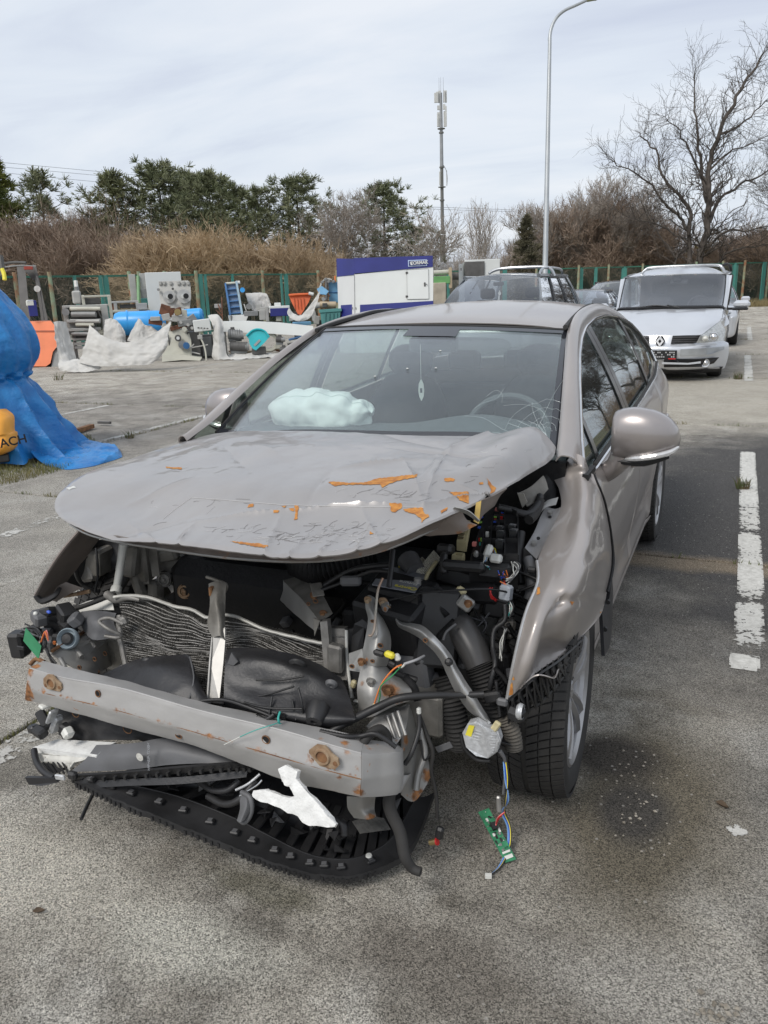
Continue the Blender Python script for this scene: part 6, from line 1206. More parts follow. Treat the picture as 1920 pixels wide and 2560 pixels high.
for (px, py, q) in ((1250,1336,1),(1252,1348,1.1),(1281,1332,1),(1284,1344,1.1),(1250,1370,1.15)):
 s = MB(); s.box((0,0,0),(.022*q, .022*q, .028), bev=.002); o = s.build('relay', pm('relay_black', (.025,.026,.028),.3,0,.1,20), fb, False); o.location = tuple(FB(px, py, .012));
 text_obj('relay_lettering', '12V 20A', .0045, M_whitep, o, Matrix.Translation((0,.003,.0142)),.0002)
s = MB(); s.plate([FB(1142,1384,.01), FB(1166,1388,.01), FB(1176,1334,.012), FB(1156,1330,.012)],.03,(0,0,1)); c_ = s.build('fuse_strip', M_cream, fb, False)
for k in range(6): p = FB(1152+k*2.4,1378-k*8.5,.042); s = MB(); s.box(p, (.018,.010,.006), bev=.001); s.build('fuse_strip_slot', pm('brown_slot', (.10,.08,.04),.6), c_, False)
s = MB(); p = FB(1146,1402,.01)
for dx, dy, a, b_ in ((-.014,0,.003,.03),(.014,0,.003,.03),(0,-.014,.03,.003),(0,.014,.03,.003)): s.box(p+[dx, dy, 0],(a, b_, .022))
o = s.build('connector_shell', M_cream, fb, False); o['kind'] = 'stuff'
lump('white_connector', 1240,1396,-.22,.034,.026,.026, M_whitep, (R(-20),0, R(-8)), par=fb); lump('white_connector', 1221,1378,-.19,.022,.04,.02, M_whitep, (R(-40), R(10),0), par=fb); lump('white_connector', 1215,1392,-.2,.012,.03,.012, M_whitep, (R(-40),0,0), par=fb)
lump('cover_clip', 1190,1385,-.2,.014,.02,.014, M_steel, par=fb)
lump('grey_relay', 1265,1482,-.28,.034,.045,.03, pm('light_grey_plastic', (.38,.4,.43),.4),(R(-10),0, R(-15)))
lump('relay_foot', 1262,1500,-.28,.034,.012,.03, M_black, (R(-10),0, R(-15)))
lump('fuse_cover', 1160,1416,-.26,.12,.03,.06, M_black, (R(-25),0, R(6)),.012); lump('fuse_cover', 1115,1372,-.22,.045,.03,.05, M_black, (R(-20),0,0),.008); lump('fuse_housing', 1240,1425,-.2,.1,.05,.06, M_black, (R(-10),0,0),.01)
hose('cable_sleeve', [(1112,1380,-.25),(1108,1405,-.27),(1112,1435,-.28)],.011, M_black, 12)
lump('earth_clamp', 1150,1482,-.32,.03,.035,.02, M_cream, (0, R(30),0)); lump('earth_clamp', 1164,1508,-.34,.045,.04,.02, M_steel, (0, R(35), R(10))); bolt(1171,1507,-.36,.008, M_rusty)
# wires: thin looms in colour
rw = random.Random(8)
def loom(name, pts, n, mats, spread, r_=.0017, par=None):
 for k in range(n):
  o = [(rw.gauss(0, spread), rw.gauss(0, spread), rw.gauss(0,.006)) for _ in pts]; pipe(name, [(p[0]+q[0], p[1]+q[1], p[2]+q[2]) for p, q in zip(pts, o)], r_, mats[k % len(mats)],5,5, par=par)
loom('wire', [(1280,1402,-.2),(1292,1420,-.22),(1284,1440,-.24),(1268,1452,-.26)],9,[M_whitep, M_greyp],4)
loom('wire', [(1224,1470,-.27),(1228,1490,-.28),(1240,1500,-.28)],4,[M_red],3); loom('wire', [(1258,1456,-.26),(1266,1464,-.27),(1270,1476,-.28)],6,[M_red, M_whitep, M_orange, M_blue],3)
loom('wire', [(1272,1500,-.28),(1278,1520,-.29),(1272,1540,-.3)],7,[M_whitep, M_teal, M_whitep, M_black],3.5); loom('wire', [(1262,1575,-.3),(1258,1610,-.34),(1252,1650,-.38)],4,[M_whitep, M_whitep, M_black],3)
loom('wire', [(1222,1380,-.19),(1232,1372,-.16),(1240,1390,-.2)],5,[M_yellow, M_black, M_orange, M_lblue],3); loom('wire', [(1216,1398,-.2),(1212,1412,-.22),(1220,1420,-.23)],5,[M_whitep, M_teal, M_lblue],3); loom('wire', [(1248,1440,-.24),(1256,1446,-.25),(1262,1440,-.25)],6,[M_blue, M_black, M_orange],5)
for pts, r_ in [([(1262,1510,-.3),(1262,1550,-.32),(1236,1575,-.34),(1232,1620,-.37),(1238,1660,-.41),(1228,1700,-.43),(1222,1740,-.43)],.007),([(1236,1670,-.42),(1256,1690,-.43),(1270,1710,-.44)],.006),([(1100,1470,-.35),(1098,1510,-.36),(1118,1540,-.37)],.008),([(1136,1550,-.36),(1112,1575,-.38),(1090,1600,-.4)],.009),([(1270,1560,-.28),(1290,1590,-.26),(1312,1590,-.25)],.006),([(1240,1700,-.43),(1244,1740,-.44),(1250,1790,-.45)],.005),([(1010,1690,-.54),(1036,1720,-.54),(1044,1752,-.55)],.010),([(985,1680,-.54),(1010,1690,-.54),(1040,1700,-.52)],.008)]:
 hose('cable_sleeve', pts, r_, M_black, 26)
for pts, r_, mt in [([(1140,1560,-.40),(1116,1580,-.42),(1108,1600,-.43)],.004, M_greyp),([(820,1700,-.6),(830,1715,-.61)],.003, M_whitep),([(700,1780,-.75),(696,1800,-.77),(712,1815,-.76),(800,1830,-.74)],.003, M_teal),([(600,1842,-.835),(640,1825,-.83),(692,1808,-.79),(700,1800,-.76)],.0013, M_teal),([(560,1862,-.84),(600,1842,-.835)],.0012, M_whitep),([(640,1790,-.75),(665,1798,-.76),(685,1786,-.75)],.006, M_black),([(1004,1662,-.56),(985,1672,-.58),(960,1700,-.59),(945,1730,-.6),(930,1780,-.61)],.0022, M_orange),([(1004,1664,-.56),(980,1690,-.585),(952,1715,-.6),(950,1740,-.6),(945,1762,-.6)],.0018, pm('green_wire', (.02,.25,.08),.5)),([(975,1660,-.55),(1002,1668,-.56),(1012,1660,-.56)],.003, M_whitep),([(1010,1660,-.56),(1040,1650,-.54),(1060,1640,-.5)],.004, pm('grey_lead', (.35,.35,.36),.5))]:
 pipe('wire', pts, r_, mt, 5)
lump('yellow_connector', 974,1637,-.57,.028,.018,.018, M_yellow, (0, R(12),0)); lump('white_connector', 993,1643,-.56,.016,.02,.014, M_whitep, (0, R(-25),0)); lump('black_connector', 948,1633,-.57,.032,.016,.016, M_black, (0, R(8),0)); lump('black_connector', 980,1660,-.56,.022,.016,.014, M_black, (0, R(20),0)); lump('white_connector', 938,1762,-.605,.013,.009,.01, M_cream, (0, R(10),0)); lump('wiring_plug', 884,1710,-.53,.016,.024,.014, M_cream, (0, R(20),0)); lump('wiring_plug', 893,1753,-.56,.02,.006,.01, M_whitep)
lump('black_connector', 655,1796,-.76,.03,.01,.012, M_black, (0, R(15),0))
# long black trim strip across the beam end
pipe('trim_strip', [(820,1832,-.70),(880,1800,-.66),(940,1770,-.62),(1000,1745,-.60),(1080,1738,-.56),(1150,1738,-.52),(1210,1735,-.50)],[.010,.011,.012,.011,.010,.009,.009], M_black, 6)
hose('cable_sleeve', [(800,1828,-.74),(860,1840,-.73),(900,1840,-.71),(940,1835,-.7),(990,1868,-.69)],.006, M_black, 36)
pipe('bent_tube', [(905,1862,-.71),(925,1835,-.69),(950,1822,-.66),(968,1840,-.64),(970,1862,-.64)],.012, M_rubber, 10)
# ================================================================== HOSES NEAR THE WHEEL
pipe('intake_duct', [(1118,1535,-.30),(1150,1570,-.34),(1180,1620,-.37),(1200,1665,-.39)],[.036,.044,.042,.038], pm('satin_black', (.016,.016,.018),.3,0,.1,10, dust=.15),18)
hose('corrugated_hose', [(1200,1660,-.39),(1220,1710,-.40),(1240,1770,-.40),(1250,1830,-.38)],.037, M_rubber, 22)
hose('corrugated_hose', [(1112,1690,-.40),(1128,1750,-.42),(1140,1810,-.43),(1150,1860,-.42)],.033, M_rubber, 20)
hose('corrugated_hose', [(1262,1790,-.42),(1280,1830,-.42),(1285,1870,-.42)],.022, pm('dusty_bellows', (.11,.10,.085),.85,0,.2,20),12)
lump('fog_lamp_body', 1292,1783,-.46,.05,.045,.04, M_black, (R(10),0, R(-20)),.012); p = A(1308,1780,-.48); s = MB(); s.lathe([(.02,0),(.022,-.01),(.018,-.016),(0,-.018)],18, axis='x'); o = s.build('fog_lamp_lens', M_silver, car); o.location = tuple(p)
lump('liner_bracket', 1258,1845,-.42,.06,.006,.05, M_black, (0, R(5),0)); lump('hinge_bracket', 1232,1742,-.46,.05,.03,.02, M_black, (0, R(-20),0)); lump('hinge_bracket', 1256,1755,-.47,.03,.022,.016, M_greyp)
# headlamp ballast hanging by its lead
bp_ = PQ([(1156,1832,-.52),(1170,1808,-.52),(1190,1803,-.52),(1215,1818,-.52),(1245,1828,-.51),(1252,1850,-.51),(1243,1880,-.51),(1220,1896,-.52),(1190,1890,-.53),(1165,1868,-.53)])
s = MB(); s.plate(bp_, .022,(0,1,0)); bl = s.build('headlamp_ballast', M_silver, car, False); s = MB(); c_ = sum(bp_)/len(bp_); s.plate([c_+(p-c_)*.93+np.array([0,-.005,0]) for p in bp_],.005,(0,1,0)); s.build('ballast_cover', M_silver, bl, False)
for k in range(8): pipe('ballast_rib', [(1184-k*1.5,1826+k*7.2,-.527),(1240-k*.8,1838+k*6.4,-.52)],.0012, M_silver, 4,1, par=bl)
s = MB(); s.plate(PQ([(1163,1838,-.529),(1172,1813,-.529),(1186,1815,-.529),(1178,1842,-.529)]),.001,(0,1,0)); s.build('warning_label', M_yellow, bl, False)
pipe('ballast_edge', [(1154,1835,-.505),(1160,1868,-.51),(1190,1898,-.505),(1225,1902,-.5)],.006, M_black, 6, par=bl); lump('ballast_foot', 1240,1815,-.51,.018,.03,.012, M_cream, (0, R(30),0), par=bl)
pipe('ballast_lead', [(1250,1878,-.50),(1262,1900,-.49),(1262,1940,-.48),(1258,1985,-.48)],[.006,.0045,.004,.004], M_greyp, 7)
lump('silver_plug', 1247,2010,-.47,.013,.05,.012, M_steel, (0, R(-3),0))
lump('grey_tag', 1110,1868,-.52,.05,.018,.004, M_greyp, (0, R(-32),0)); pipe('wire', [(1080,1880,-.54),(1060,1900,-.55),(1052,1850,-.54)],.003, M_black)
hose('cable_sleeve', [(1045,1768,-.56),(1048,1820,-.58),(1030,1880,-.62),(1012,1910,-.63)],.006, M_black, 30)
pipe('sensor_lead', [(1047,1785,-.56),(1066,1835,-.56),(1082,1880,-.56),(1078,1925,-.56),(1090,1985,-.55),(1093,2045,-.55)],.0055, M_rubber, 7); lump('sensor_plug', 1047,1777,-.565,.012,.02,.012, M_whitep)
lump('sensor_body', 1099,2082,-.55,.022,.04,.02, M_black, (0, R(10),0)); p = A(1085,2106,-.56); s = MB(); s.cyl(p+[.008,0,.006], p-[.012,0,.004],.009,.008,10); s.build('sensor_tip', pm('brass', (.4,.3,.14),.35,.8), car); s = MB(); s.cyl(p+[.011,0,.0065], p+[.007,0,.005],.0105, None, 12); s.build('sensor_ring', M_red, car)
pipe('drain_hose', [(975,1975,-.66),(974,2020,-.67),(1000,2080,-.68),(1012,2140,-.70),(1030,2170,-.70),(1052,2180,-.70)],[.016,.017,.0165,.0155,.013,.012], M_rubber, 12)
# ================================================================== HINGE AREA BY THE WINDSCREEN
sheet_('bonnet_hinge', [[(1298,1232,.1),(1330,1215,.14),(1360,1188,.2)],[(1306,1250,.1),(1338,1232,.14),(1366,1200,.2)],[(1318,1265,.08),(1345,1250,.13),(1372,1222,.19)]], M_weld, 12,14,.004, cr=.003)
flap('hinge_plate', [(1293,1232,.05),(1309,1234,.05),(1318,1255,.05),(1306,1270,.05)], M_steel, .004, None, [(1308,1266,.05,.015,.8)])
sheet_('cowl_corner', [[(1310,1240,.26),(1350,1210,.3),(1385,1150,.36)],[(1330,1280,.24),(1365,1240,.28),(1392,1190,.34)],[(1345,1310,.2),(1375,1270,.24),(1398,1235,.3)]], M_deep, cr=.01)
pipe('rubber_seal', [(1245,1268,.0),(1280,1276,.02),(1320,1285,.04),(1345,1260,.1),(1350,1240,.14)],.012, M_black, 8); pipe('rubber_seal', [(1322,1300,.02),(1340,1280,.08),(1350,1250,.12)],.016, M_rubber, 8)
sheet_('inner_flange', [[(1355,1262,.18),(1370,1250,.2),(1396,1243,.22)],[(1352,1280,.14),(1365,1268,.17),(1390,1262,.2)]], M_steel, 8,8,.003)
pipe('washer_bottle_neck', [(1318,1395,-.1),(1328,1425,-.12),(1330,1470,-.14),(1318,1500,-.16)],[.016,.02,.018,.012], M_greyp, 10); lump('fender_clip', 1330,1425,-.16,.03,.018,.02, M_black)
pipe('inner_stay', [(1302,1330,.0),(1296,1400,-.06),(1302,1460,-.1)],.014, M_black, 8)
# cowl strip under the windscreen and the raised bonnet corner
sheet_('cowl_panel', [[(470,1100,.45),(700,1075,.36),(1000,1078,.30),(1250,1085,.34),(1400,1130,.45)],[(480,1112,.36),(700,1090,.27),(1000,1095,.22),(1250,1100,.25),(1392,1135,.34)]], M_black2,8,40,.004)
# ================================================================== LEFT LAMP WRECKAGE
lump('lamp_control_box', 48,1610,-.66,.05,.085,.05, M_black, (0, R(-3), R(10)),.008); lump('lamp_control_lid', 52,1588,-.70,.03,.012,.006, M_black2); lump('lamp_control_lid', 52,1620,-.70,.03,.012,.006, M_black2)
flap('lamp_circuit_board', [(64,1570,-.72),(103,1616,-.72),(96,1648,-.72),(58,1602,-.72)], pm('pale_green_board', (.05,.27,.13),.4,0,.1,30),.002)
pipe('rust_tear', [(75,1662,-.74),(90,1648,-.72),(110,1655,-.72)],.007, M_rusty, 6)
for (px, py, w_, h_, dp, mt, rt) in [(98,1545,.06,.04,.04, M_greyp, 12),(120,1530,.05,.03,.04, M_black, -20),(165,1535,.07,.05,.05, M_black, 15),(140,1560,.08,.045,.04, M_black2,8),(170,1565,.05,.06,.04, M_deep, 20),(120,1580,.06,.03,.03, M_black2,-10),(125,1610,.035,.05,.03, M_greyp, 15),(88,1575,.04,.03,.03, M_black, 20),(190,1550,.04,.04,.04, M_greyp, -30),(150,1595,.05,.03,.03, M_deep, 0),(80,1590,.03,.05,.04, M_black, 0)]:
 lump('broken_lamp_part', px, py, -.58+r.uniform(-.03,.03), w_, h_, dp, mt, (r.uniform(-.4,.4), R(rt), r.uniform(-.5,.5)),.007)
lump('white_connector', 89,1534,-.62,.014,.012,.012, M_whitep, (0, R(5),0)); lump('blue_clip', 122,1530,-.63,.014,.008,.01, M_blue, (0, R(20),0)); lump('orange_clip', 136,1607,-.66,.01,.012,.008, M_orange)
p = A(170,1597,-.62); s = MB(); s.lathe([(.032,.012),(.034,-.004),(.03,-.012),(.026,-.004),(.022,.004),(0,.006)],26, axis='y'); o = s.build('lamp_motor_ring', pm('pale_blue_grey', (.35,.42,.46),.4,0,.1,20), car); o.location = tuple(p); o.rotation_euler = (R(-25),0, R(25)); s = MB(); s.lathe([(.02,-.004),(.014,-.014),(0,-.015)],16, axis='y'); s.build('motor_core', M_black, o)
loom('wire', [(60,1570,-.68),(85,1580,-.69),(110,1600,-.7),(106,1625,-.71)],4,[M_black, M_black, M_greyp],5,.003); loom('wire', [(104,1605,-.71),(112,1580,-.71),(118,1600,-.71)],3,[M_pink, M_orange],2,.002); loom('wire', [(112,1615,-.7),(125,1640,-.71),(140,1665,-.71)],3,[M_black],3,.003)
sheet_('torn_grey_cover', [[(205,1530,-.52),(240,1528,-.52),(290,1532,-.5)],[(200,1552,-.55),(245,1556,-.56),(285,1560,-.53)],[(210,1580,-.56),(240,1600,-.58),(300,1590,-.54)]], M_greyp, cr=.008)
pipe('handle_loop', [(308,1560,-.57),(275,1545,-.58),(248,1553,-.59),(270,1572,-.6),(302,1588,-.58),(290,1594,-.58),(262,1590,-.59)],.006, M_alu, 7); lump('pipe_joint', 306,1553,-.56,.04,.03,.025, M_alu, (0, R(-20),0),.01)
pipe('headlamp_leg', [(290,1482,-.42),(250,1500,-.46),(200,1518,-.5),(160,1528,-.52)],.008, M_rubber, 8); sheet_('lamp_side_panel', [[(190,1515,-.46),(230,1500,-.44),(280,1500,-.42)],[(200,1530,-.48),(235,1525,-.46),(285,1525,-.44)]], M_whitep, 8,10); pipe('pipe_end', [(160,1490,-.46),(190,1485,-.45),(225,1478,-.43)],.007, M_tanrust, 7); sheet_('wing_bracket', [[(128,1500,-.5),(140,1470,-.5),(165,1455,-.48)],[(140,1505,-.5),(165,1490,-.48),(205,1470,-.46)]], M_under, 8,10)
pipe('coolant_hose', [(268,1486,-.46),(290,1500,-.48),(320,1494,-.5),(350,1500,-.5)],[.014,.012,.009,.006], M_alu, 9)
# ================================================================== LOWER BUMPER REMAINS
sheet_('inner_bumper', [[(140,1770,-.72),(200,1770,-.70),(300,1810,-.70),(420,1840,-.70)],[(130,1800,-.74),(210,1805,-.71),(300,1830,-.72),(420,1850,-.72)],[(160,1855,-.74),(240,1850,-.74),(330,1850,-.74),(430,1862,-.73)]], M_black, 20,30, cr=.01)
for q in ((190,1782,-.745,.012,.012),(320,1822,-.745,.014,.012)): hole(*q, car)
for (px, py, w_, h_, mt, rt) in [(110,1800,.07,.03, M_black, 25),(85,1822,.04,.025, M_black2,-15),(130,1790,.012,.06, M_silver, 35),(140,1810,.02,.07, M_silver, 30),(165,1826,.04,.04, M_black, 10),(170,1832,.03,.03, M_whitep, 40),(100,1830,.05,.03, M_black, 0),(112,1765,.025,.01, M_whitep, 5)]:
 lump('bumper_scrap', px, py, -.77+r.uniform(-.03,.02), w_, h_, .03, mt, (r.uniform(-.3,.3), R(rt), r.uniform(-.5,.5)),.006)
bc = sheet_('bumper_cover', [[(240,1862,-.80),(330,1858,-.80),(420,1846,-.78),(520,1868,-.76),(660,1905,-.72)],[(215,1895,-.83),(330,1890,-.83),(420,1880,-.81),(530,1890,-.78),(650,1908,-.74)],[(175,1930,-.85),(310,1925,-.84),(420,1912,-.82),(540,1908,-.79),(640,1912,-.75)]], M_greyp, 18,40,.004, cr=.003); bc['label'] = 'grey broken bumper cover'
text_obj('moulded_lettering', '>PP+E/P-TD20<', .012, pm('pale_moulding', (.3,.31,.33),.6), bc, basis(A(372,1892,-.845),(0,.15,1),(-1,0,0)),.0005); s = MB(); s.lathe([(.012,0),(0,-.002)],16, axis='y'); o = s.build('cover_hole', M_foam2, bc); o.location = tuple(A(349,1893,-.842))
s = MB(); s.plate(PQ([(82,1868,-.80),(145,1848,-.76),(290,1856,-.76),(268,1864,-.80),(240,1890,-.83)]),.018,(0,.1,-1)); s.build('absorber_foam', M_foam, car, False)
s = MB(); s.grid(crumple(surf([PQ([(96,1885,-.81),(150,1890,-.82),(230,1892,-.82)]), PQ([(102,1900,-.82),(150,1905,-.83),(200,1903,-.83)]), PQ([(120,1905,-.82),(150,1920,-.83),(172,1912,-.83)])],14,14),.006,20,2),.02); s.build('absorber_foam', M_foam2, car)
pipe('bumper_lip', [(85,1875,-.82),(92,1905,-.85),(110,1930,-.87),(135,1945,-.88)],.010, M_black2,7); sheet_('lip_mesh', [[(95,1905,-.82),(140,1910,-.82),(175,1905,-.81)],[(120,1935,-.84),(150,1930,-.83),(170,1920,-.82)]], M_deep, 8,8)
for k in range(5): pipe('lip_rib', [(108+k*12,1906,-.83),(128+k*11,1934,-.85)],.003, M_black, 4,1)
flap('number_bracket', [(62,1944,-.90),(135,1946,-.89),(145,1956,-.89),(105,1965,-.90),(72,1962,-.90)], M_black2,.01); lump('bracket_clip', 150,1943,-.895,.035,.016,.008, M_silver, (0, R(-8),0)); lump('bracket_end', 182,1938,-.88,.03,.025,.02, M_black)
# slotted black strip under the cover
sl0 = PQ([(180,1944,-.86),(300,1937,-.85),(430,1926,-.83),(560,1916,-.80),(640,1915,-.76)]); T = cr1(sl0,60); s = MB(); s.grid(np.stack([T+[0,0,.006], T+[0,.004,-.014]]),.008); s.build('slotted_strip', M_black, car, False)
s = MB(); T2 = cr1(PQ([(200,1958,-.86),(330,1950,-.85),(460,1945,-.83),(620,1928,-.77)]),40); s.grid(np.stack([T2+[0,0,.004], T2+[0,-.01,-.012]]),.006); s.build('torn_strip', M_black2, car, False)
for k in range(2,58,3): s = MB(); s.box(T[k]+[0,-.009,-.004],(.008,.01,.012)); s.build('strip_clip', M_black, car, False)
# undertray with ribs and toothed rim
def Z(px, py, z): return at(px, py, z=z)
ou = cr1([Z(188,1950,.255), Z(260,1985,.235), Z(350,2025,.21),(Z(470,2072,.17)), Z(590,2122,.13), Z(690,2160,.095), Z(780,2184,.065), Z(870,2190,.05), Z(955,2168,.05), Z(1030,2115,.06), Z(1082,1985,.09)],150)
im = cr1([Z(230,1938,.26), Z(320,1962,.24), Z(450,1995,.20), Z(580,2045,.16), Z(660,2085,.125), Z(740,2125,.09), Z(800,2145,.07), Z(870,2150,.06), Z(930,2132,.06), Z(985,2090,.07), Z(1040,1995,.10)],150)
bk = cr1([Z(330,1915,.24), Z(420,1925,.22), Z(520,1940,.19), Z(620,1960,.165), Z(700,1985,.14), Z(770,2010,.11), Z(830,2030,.09), Z(880,2035,.085), Z(925,2020,.085), Z(970,1990,.09), Z(1010,1950,.11)],150)
s = MB(); rj = random.Random(4)
for k in range(150): ou[k] += [0, rj.uniform(-.002,.002),.004*fbm(k*.13,2)]
s.grid(np.stack([ou+[0,0,-.014], ou, ou*.5+im*.5+[0,0,-.006], im]),.004); tray = s.build('undertray', M_black, car, ang=40)
s = MB(); s.grid(surf(np.stack([im+[0,0,-.004], im*.66+bk*.34+[0,0,-.03], im*.33+bk*.67+[0,0,-.03], bk, bk+[0,.25,.0]]),16,150),.004); s.build('tray_floor', M_black2, tray)
s = MB(); s.tube(im+[0,0,.002],.0035,5,1); s.tube(ou+[0,0,.0],.0025,5,1); o = s.build('tray_rim', M_black, tray); o['kind'] = 'stuff'
for k in range(2,118,2):
 if rj.random() < .08: continue
 d = ou[min(149, k+1)]-ou[k-1]; a = math.atan2(d[1], d[0]); s = MB(); s.box((0,0,0),(.007,.008,.014)); o = s.build('rim_tooth', M_black, tray, False); o.location = tuple(ou[k]+[0,-.003,-.010]); o.rotation_euler = (0,0, a)
for k in [5,13,20,29,36,44,53,60,69,76,86,93,101,116]:
 c = ou[k]*.45+im[k]*.55; d = ou[k+2]-ou[k-2]; a = math.atan2(d[1], d[0]); s = MB()
 s.box((0,0,0),(.026,.020,.010), bev=.003); o = s.build('rim_block', M_black, tray, False); o.location = tuple(c+[0,0,.004]); o.rotation_euler = (0,0, a); s = MB(); s.box((0,0,0),(.014,.012,.001)); o2 = s.build('rim_recess', M_greyp, tray, False); o2.location = tuple(c+[0,0,.0098]); o2.rotation_euler = (0,0, a)
for k in range(6,146,8):
 a_ = im[k]+[0,0,-.008]; b_ = bk[min(149, k+6)]+[0,.02,.008]; c = (a_+b_)/2+[0,0,-.006]; s = MB(); s.beam(a_, c, .024,.008); s.beam(c, b_, .020,.008); s.build('tray_rib', M_black2 if k % 2 else M_black, tray)
for k in range(34):
 u = rj.uniform(.1,.95); q = im[int(u*149)]*(1-(f_ := rj.uniform(.1,.9)))+bk[int(u*149)]*f_+[0,0, rj.uniform(.0,.03)]; L_ = rj.uniform(.02,.06); s = MB(); a = rj.uniform(0,6.28); s.plate([q, q+[math.cos(a)*L_, math.sin(a)*L_, rj.uniform(-.01,.02)], q+[math.cos(a+.6)*L_*.9, math.sin(a+.6)*L_*.9, rj.uniform(-.01,.02)], q+[math.cos(a+1.1)*L_*.3, math.sin(a+1.1)*L_*.3,.004]],.003); s.build('plastic_shard', rj.choice([M_black, M_black2, M_greyp, M_black]), tray, False)
sheet_('mud_patch', [[(880,2055,-.62),(920,2040,-.58),(960,2045,-.55)],[(900,2085,-.64),(940,2080,-.6),(975,2075,-.56)]], pm('grey_mud', (.12,.115,.105),.95,0,.3,30, bump=.8, bs=60),12,12,.002, cr=.01, par=tray); p = at(922,2140, z=.085); s = MB(); s.lathe([(.009,0),(.008,.004),(0,.005)],12, tuple(p)); s.build('tray_clip', M_whitep, tray)
for pts, r_, mt in [([(520,1990,-.78),(560,2010,-.8),(600,1998,-.8),(640,1950,-.76)],.010, M_black),([(500,1955,-.76),(530,1975,-.78),(570,1975,-.78),(600,1950,-.76)],.009, M_black2),([(590,1975,-.79),(620,1960,-.78),(650,1935,-.76)],.004, M_silver),([(600,1990,-.80),(640,1965,-.79),(655,1950,-.78)],.003, M_chrome),([(604,1980,-.8),(626,1995,-.81),(628,2030,-.82),(612,2056,-.83),(596,2046,-.83)],.007, M_greyp),([(840,2048,-.72),(858,2060,-.74),(862,2088,-.75)],.010, M_black2),([(232,1985,-.84),(215,2020,-.88),(203,2048,-.92)],.0055, M_black)]:
 pipe('broken_trim', pts, r_, mt, 7)
sheet_('torn_trim', [[(598,1990,-.80),(612,1984,-.80),(626,1990,-.80)],[(600,2020,-.82),(615,2015,-.83),(628,2020,-.82)],[(592,2052,-.84),(600,2056,-.85),(612,2050,-.84)]], M_greyp, 10,8,.002)
# ================================================================== AIRBAG
p = A(800,1037,.76)-np.array([0,.14,.02]); G = []
for i in range(40):
 u = i/39; a = u*math.pi; row = []
 for j in range(60):
  b_ = j/60*2*math.pi; q = (abs(math.sin(a))**.55); x = -.24*math.cos(a)*(1+.05*math.sin(b_*3)); rz = .082*q*(1-.25*(u-.35)**2*4*.4); ry = .09*q; z = math.sin(b_)*rz; yy = math.cos(b_)*ry
  fold = .006*math.sin(b_*4+u*9)*q+.008*fbm(x*14, z*22, yy*18,4)*q+.034*q*(.45-abs(mnoise.noise(Vector((x*11, z*15, yy*9+4)))))+.012*q*(.45-abs(mnoise.noise(Vector((x*30, z*30, yy*19)))))-.03*q*math.exp(-((u-.78)/.04)**2)+.012*abs(math.sin(u*22+b_))*q; k = 1+fold/.09; row.append((p[0]+x+fold*.4, p[1]+.14+yy*k, p[2]+.02+z*k+(.014 if z > 0 else 0)))
 G.append(row)
s = MB(); s.grid(np.array(G),0, close=True); ab = s.build('airbag', M_airbag, car, ang=60); ab['label'] = 'blown passenger airbag, pale green white'
for j in (12,20): s = MB(); s.tube([np.array(G[i][j])+[0,-.001,.001] for i in range(2,38)],.0012,4,1); s.build('airbag_seam', pm('seam_thread', (.45,.52,.50),.8), ab)
hang = empty('air_freshener', tuple(A(1053,975,1.0)),0, 'pale leaf-shaped air freshener hanging behind the windscreen', 'air freshener')
s = MB(); s.plate([(0,0,.05),(.011,0,.028),(.014,0,0),(.011,0,-.028),(0,0,-.05),(-.011,0,-.028),(-.014,0,0),(-.011,0,.028)],.002,(0,1,0)); s.build('card', pm('pale_card', (.5,.52,.5),.6), hang, False); s = MB(); s.cyl((0,0,.05),(0,0,.2),.001, None, 4); s.build('string', M_whitep, hang); s = MB(); s.box((0,-.001,-.002),(.010,.002,.02)); s.build('print', M_seat, hang, False)
# ================================================================== LOOSE PIECES ON OR BELOW THE WRECK
fo = [(695,1922),(714,1912),(744,1928),(740,1946),(764,1976),(790,2003),(815,2032),(840,2060),(836,2067),(818,2068),(790,2064),(772,2064),(756,2056),(744,2040),(700,2020),(640,1996),(630,1986),(634,1976),(663,1974),(690,1984),(722,1994),(736,1990),(724,1966),(706,1952)]
s = MB(); P = [at(x, y, y=-.845-.06*(y-1920)/150) for x, y in fo]
import itertools
bm = bmesh.new(); vs_ = [bm.verts.new(tuple(q)) for q in P]; f = bm.faces.new(vs_); ex = bmesh.ops.extrude_face_region(bm, geom=[f]); bmesh.ops.translate(bm, verts=[g_ for g_ in ex['geom'] if isinstance(g_, bmesh.types.BMVert)], vec=(0.0,.016,-.008)); bmesh.ops.triangulate(bm, faces=bm.faces); bmesh.ops.subdivide_edges(bm, edges=bm.edges, cuts=3, use_grid_fill=True)
for v_ in bm.verts: k = mnoise.fractal(v_.co*38,.8,2,4); v_.co += Vector((k*.003,-abs(k)*.006, k*.003))
bmesh.ops.recalc_face_normals(bm, faces=bm.faces); me = bpy.data.meshes.new('foam_chunk'); bm.to_mesh(me); bm.free(); me.materials.append(M_foam); me.shade_smooth(); me.set_sharp_from_angle(angle=R(50)); tag(link('foam_chunk', me), 'broken white polystyrene chunk lying on the black undertray', 'foam')
bd = empty('circuit_board', (0,0,0),0, 'green circuit board dangling to the ground beside the front wheel', 'circuit board')
c4 = [at(1195,2030, z=.085), at(1222,2020, z=.09), at(1291,2148, z=.008), at(1264,2157, z=.006)]; s = MB(); s.plate(c4,.002); s.build('board', M_green, bd, False); r = random.Random(5)
nb = np.cross(c4[1]-c4[0], c4[3]-c4[0]); nb /= np.linalg.norm(nb)
if nb[2] < 0: nb = -nb
xb = c4[1]-c4[0]; xb /= np.linalg.norm(xb); yb = c4[0]-c4[3]; yb /= np.linalg.norm(yb); Mb = Matrix((tuple(xb), tuple(yb), tuple(nb))).transposed()
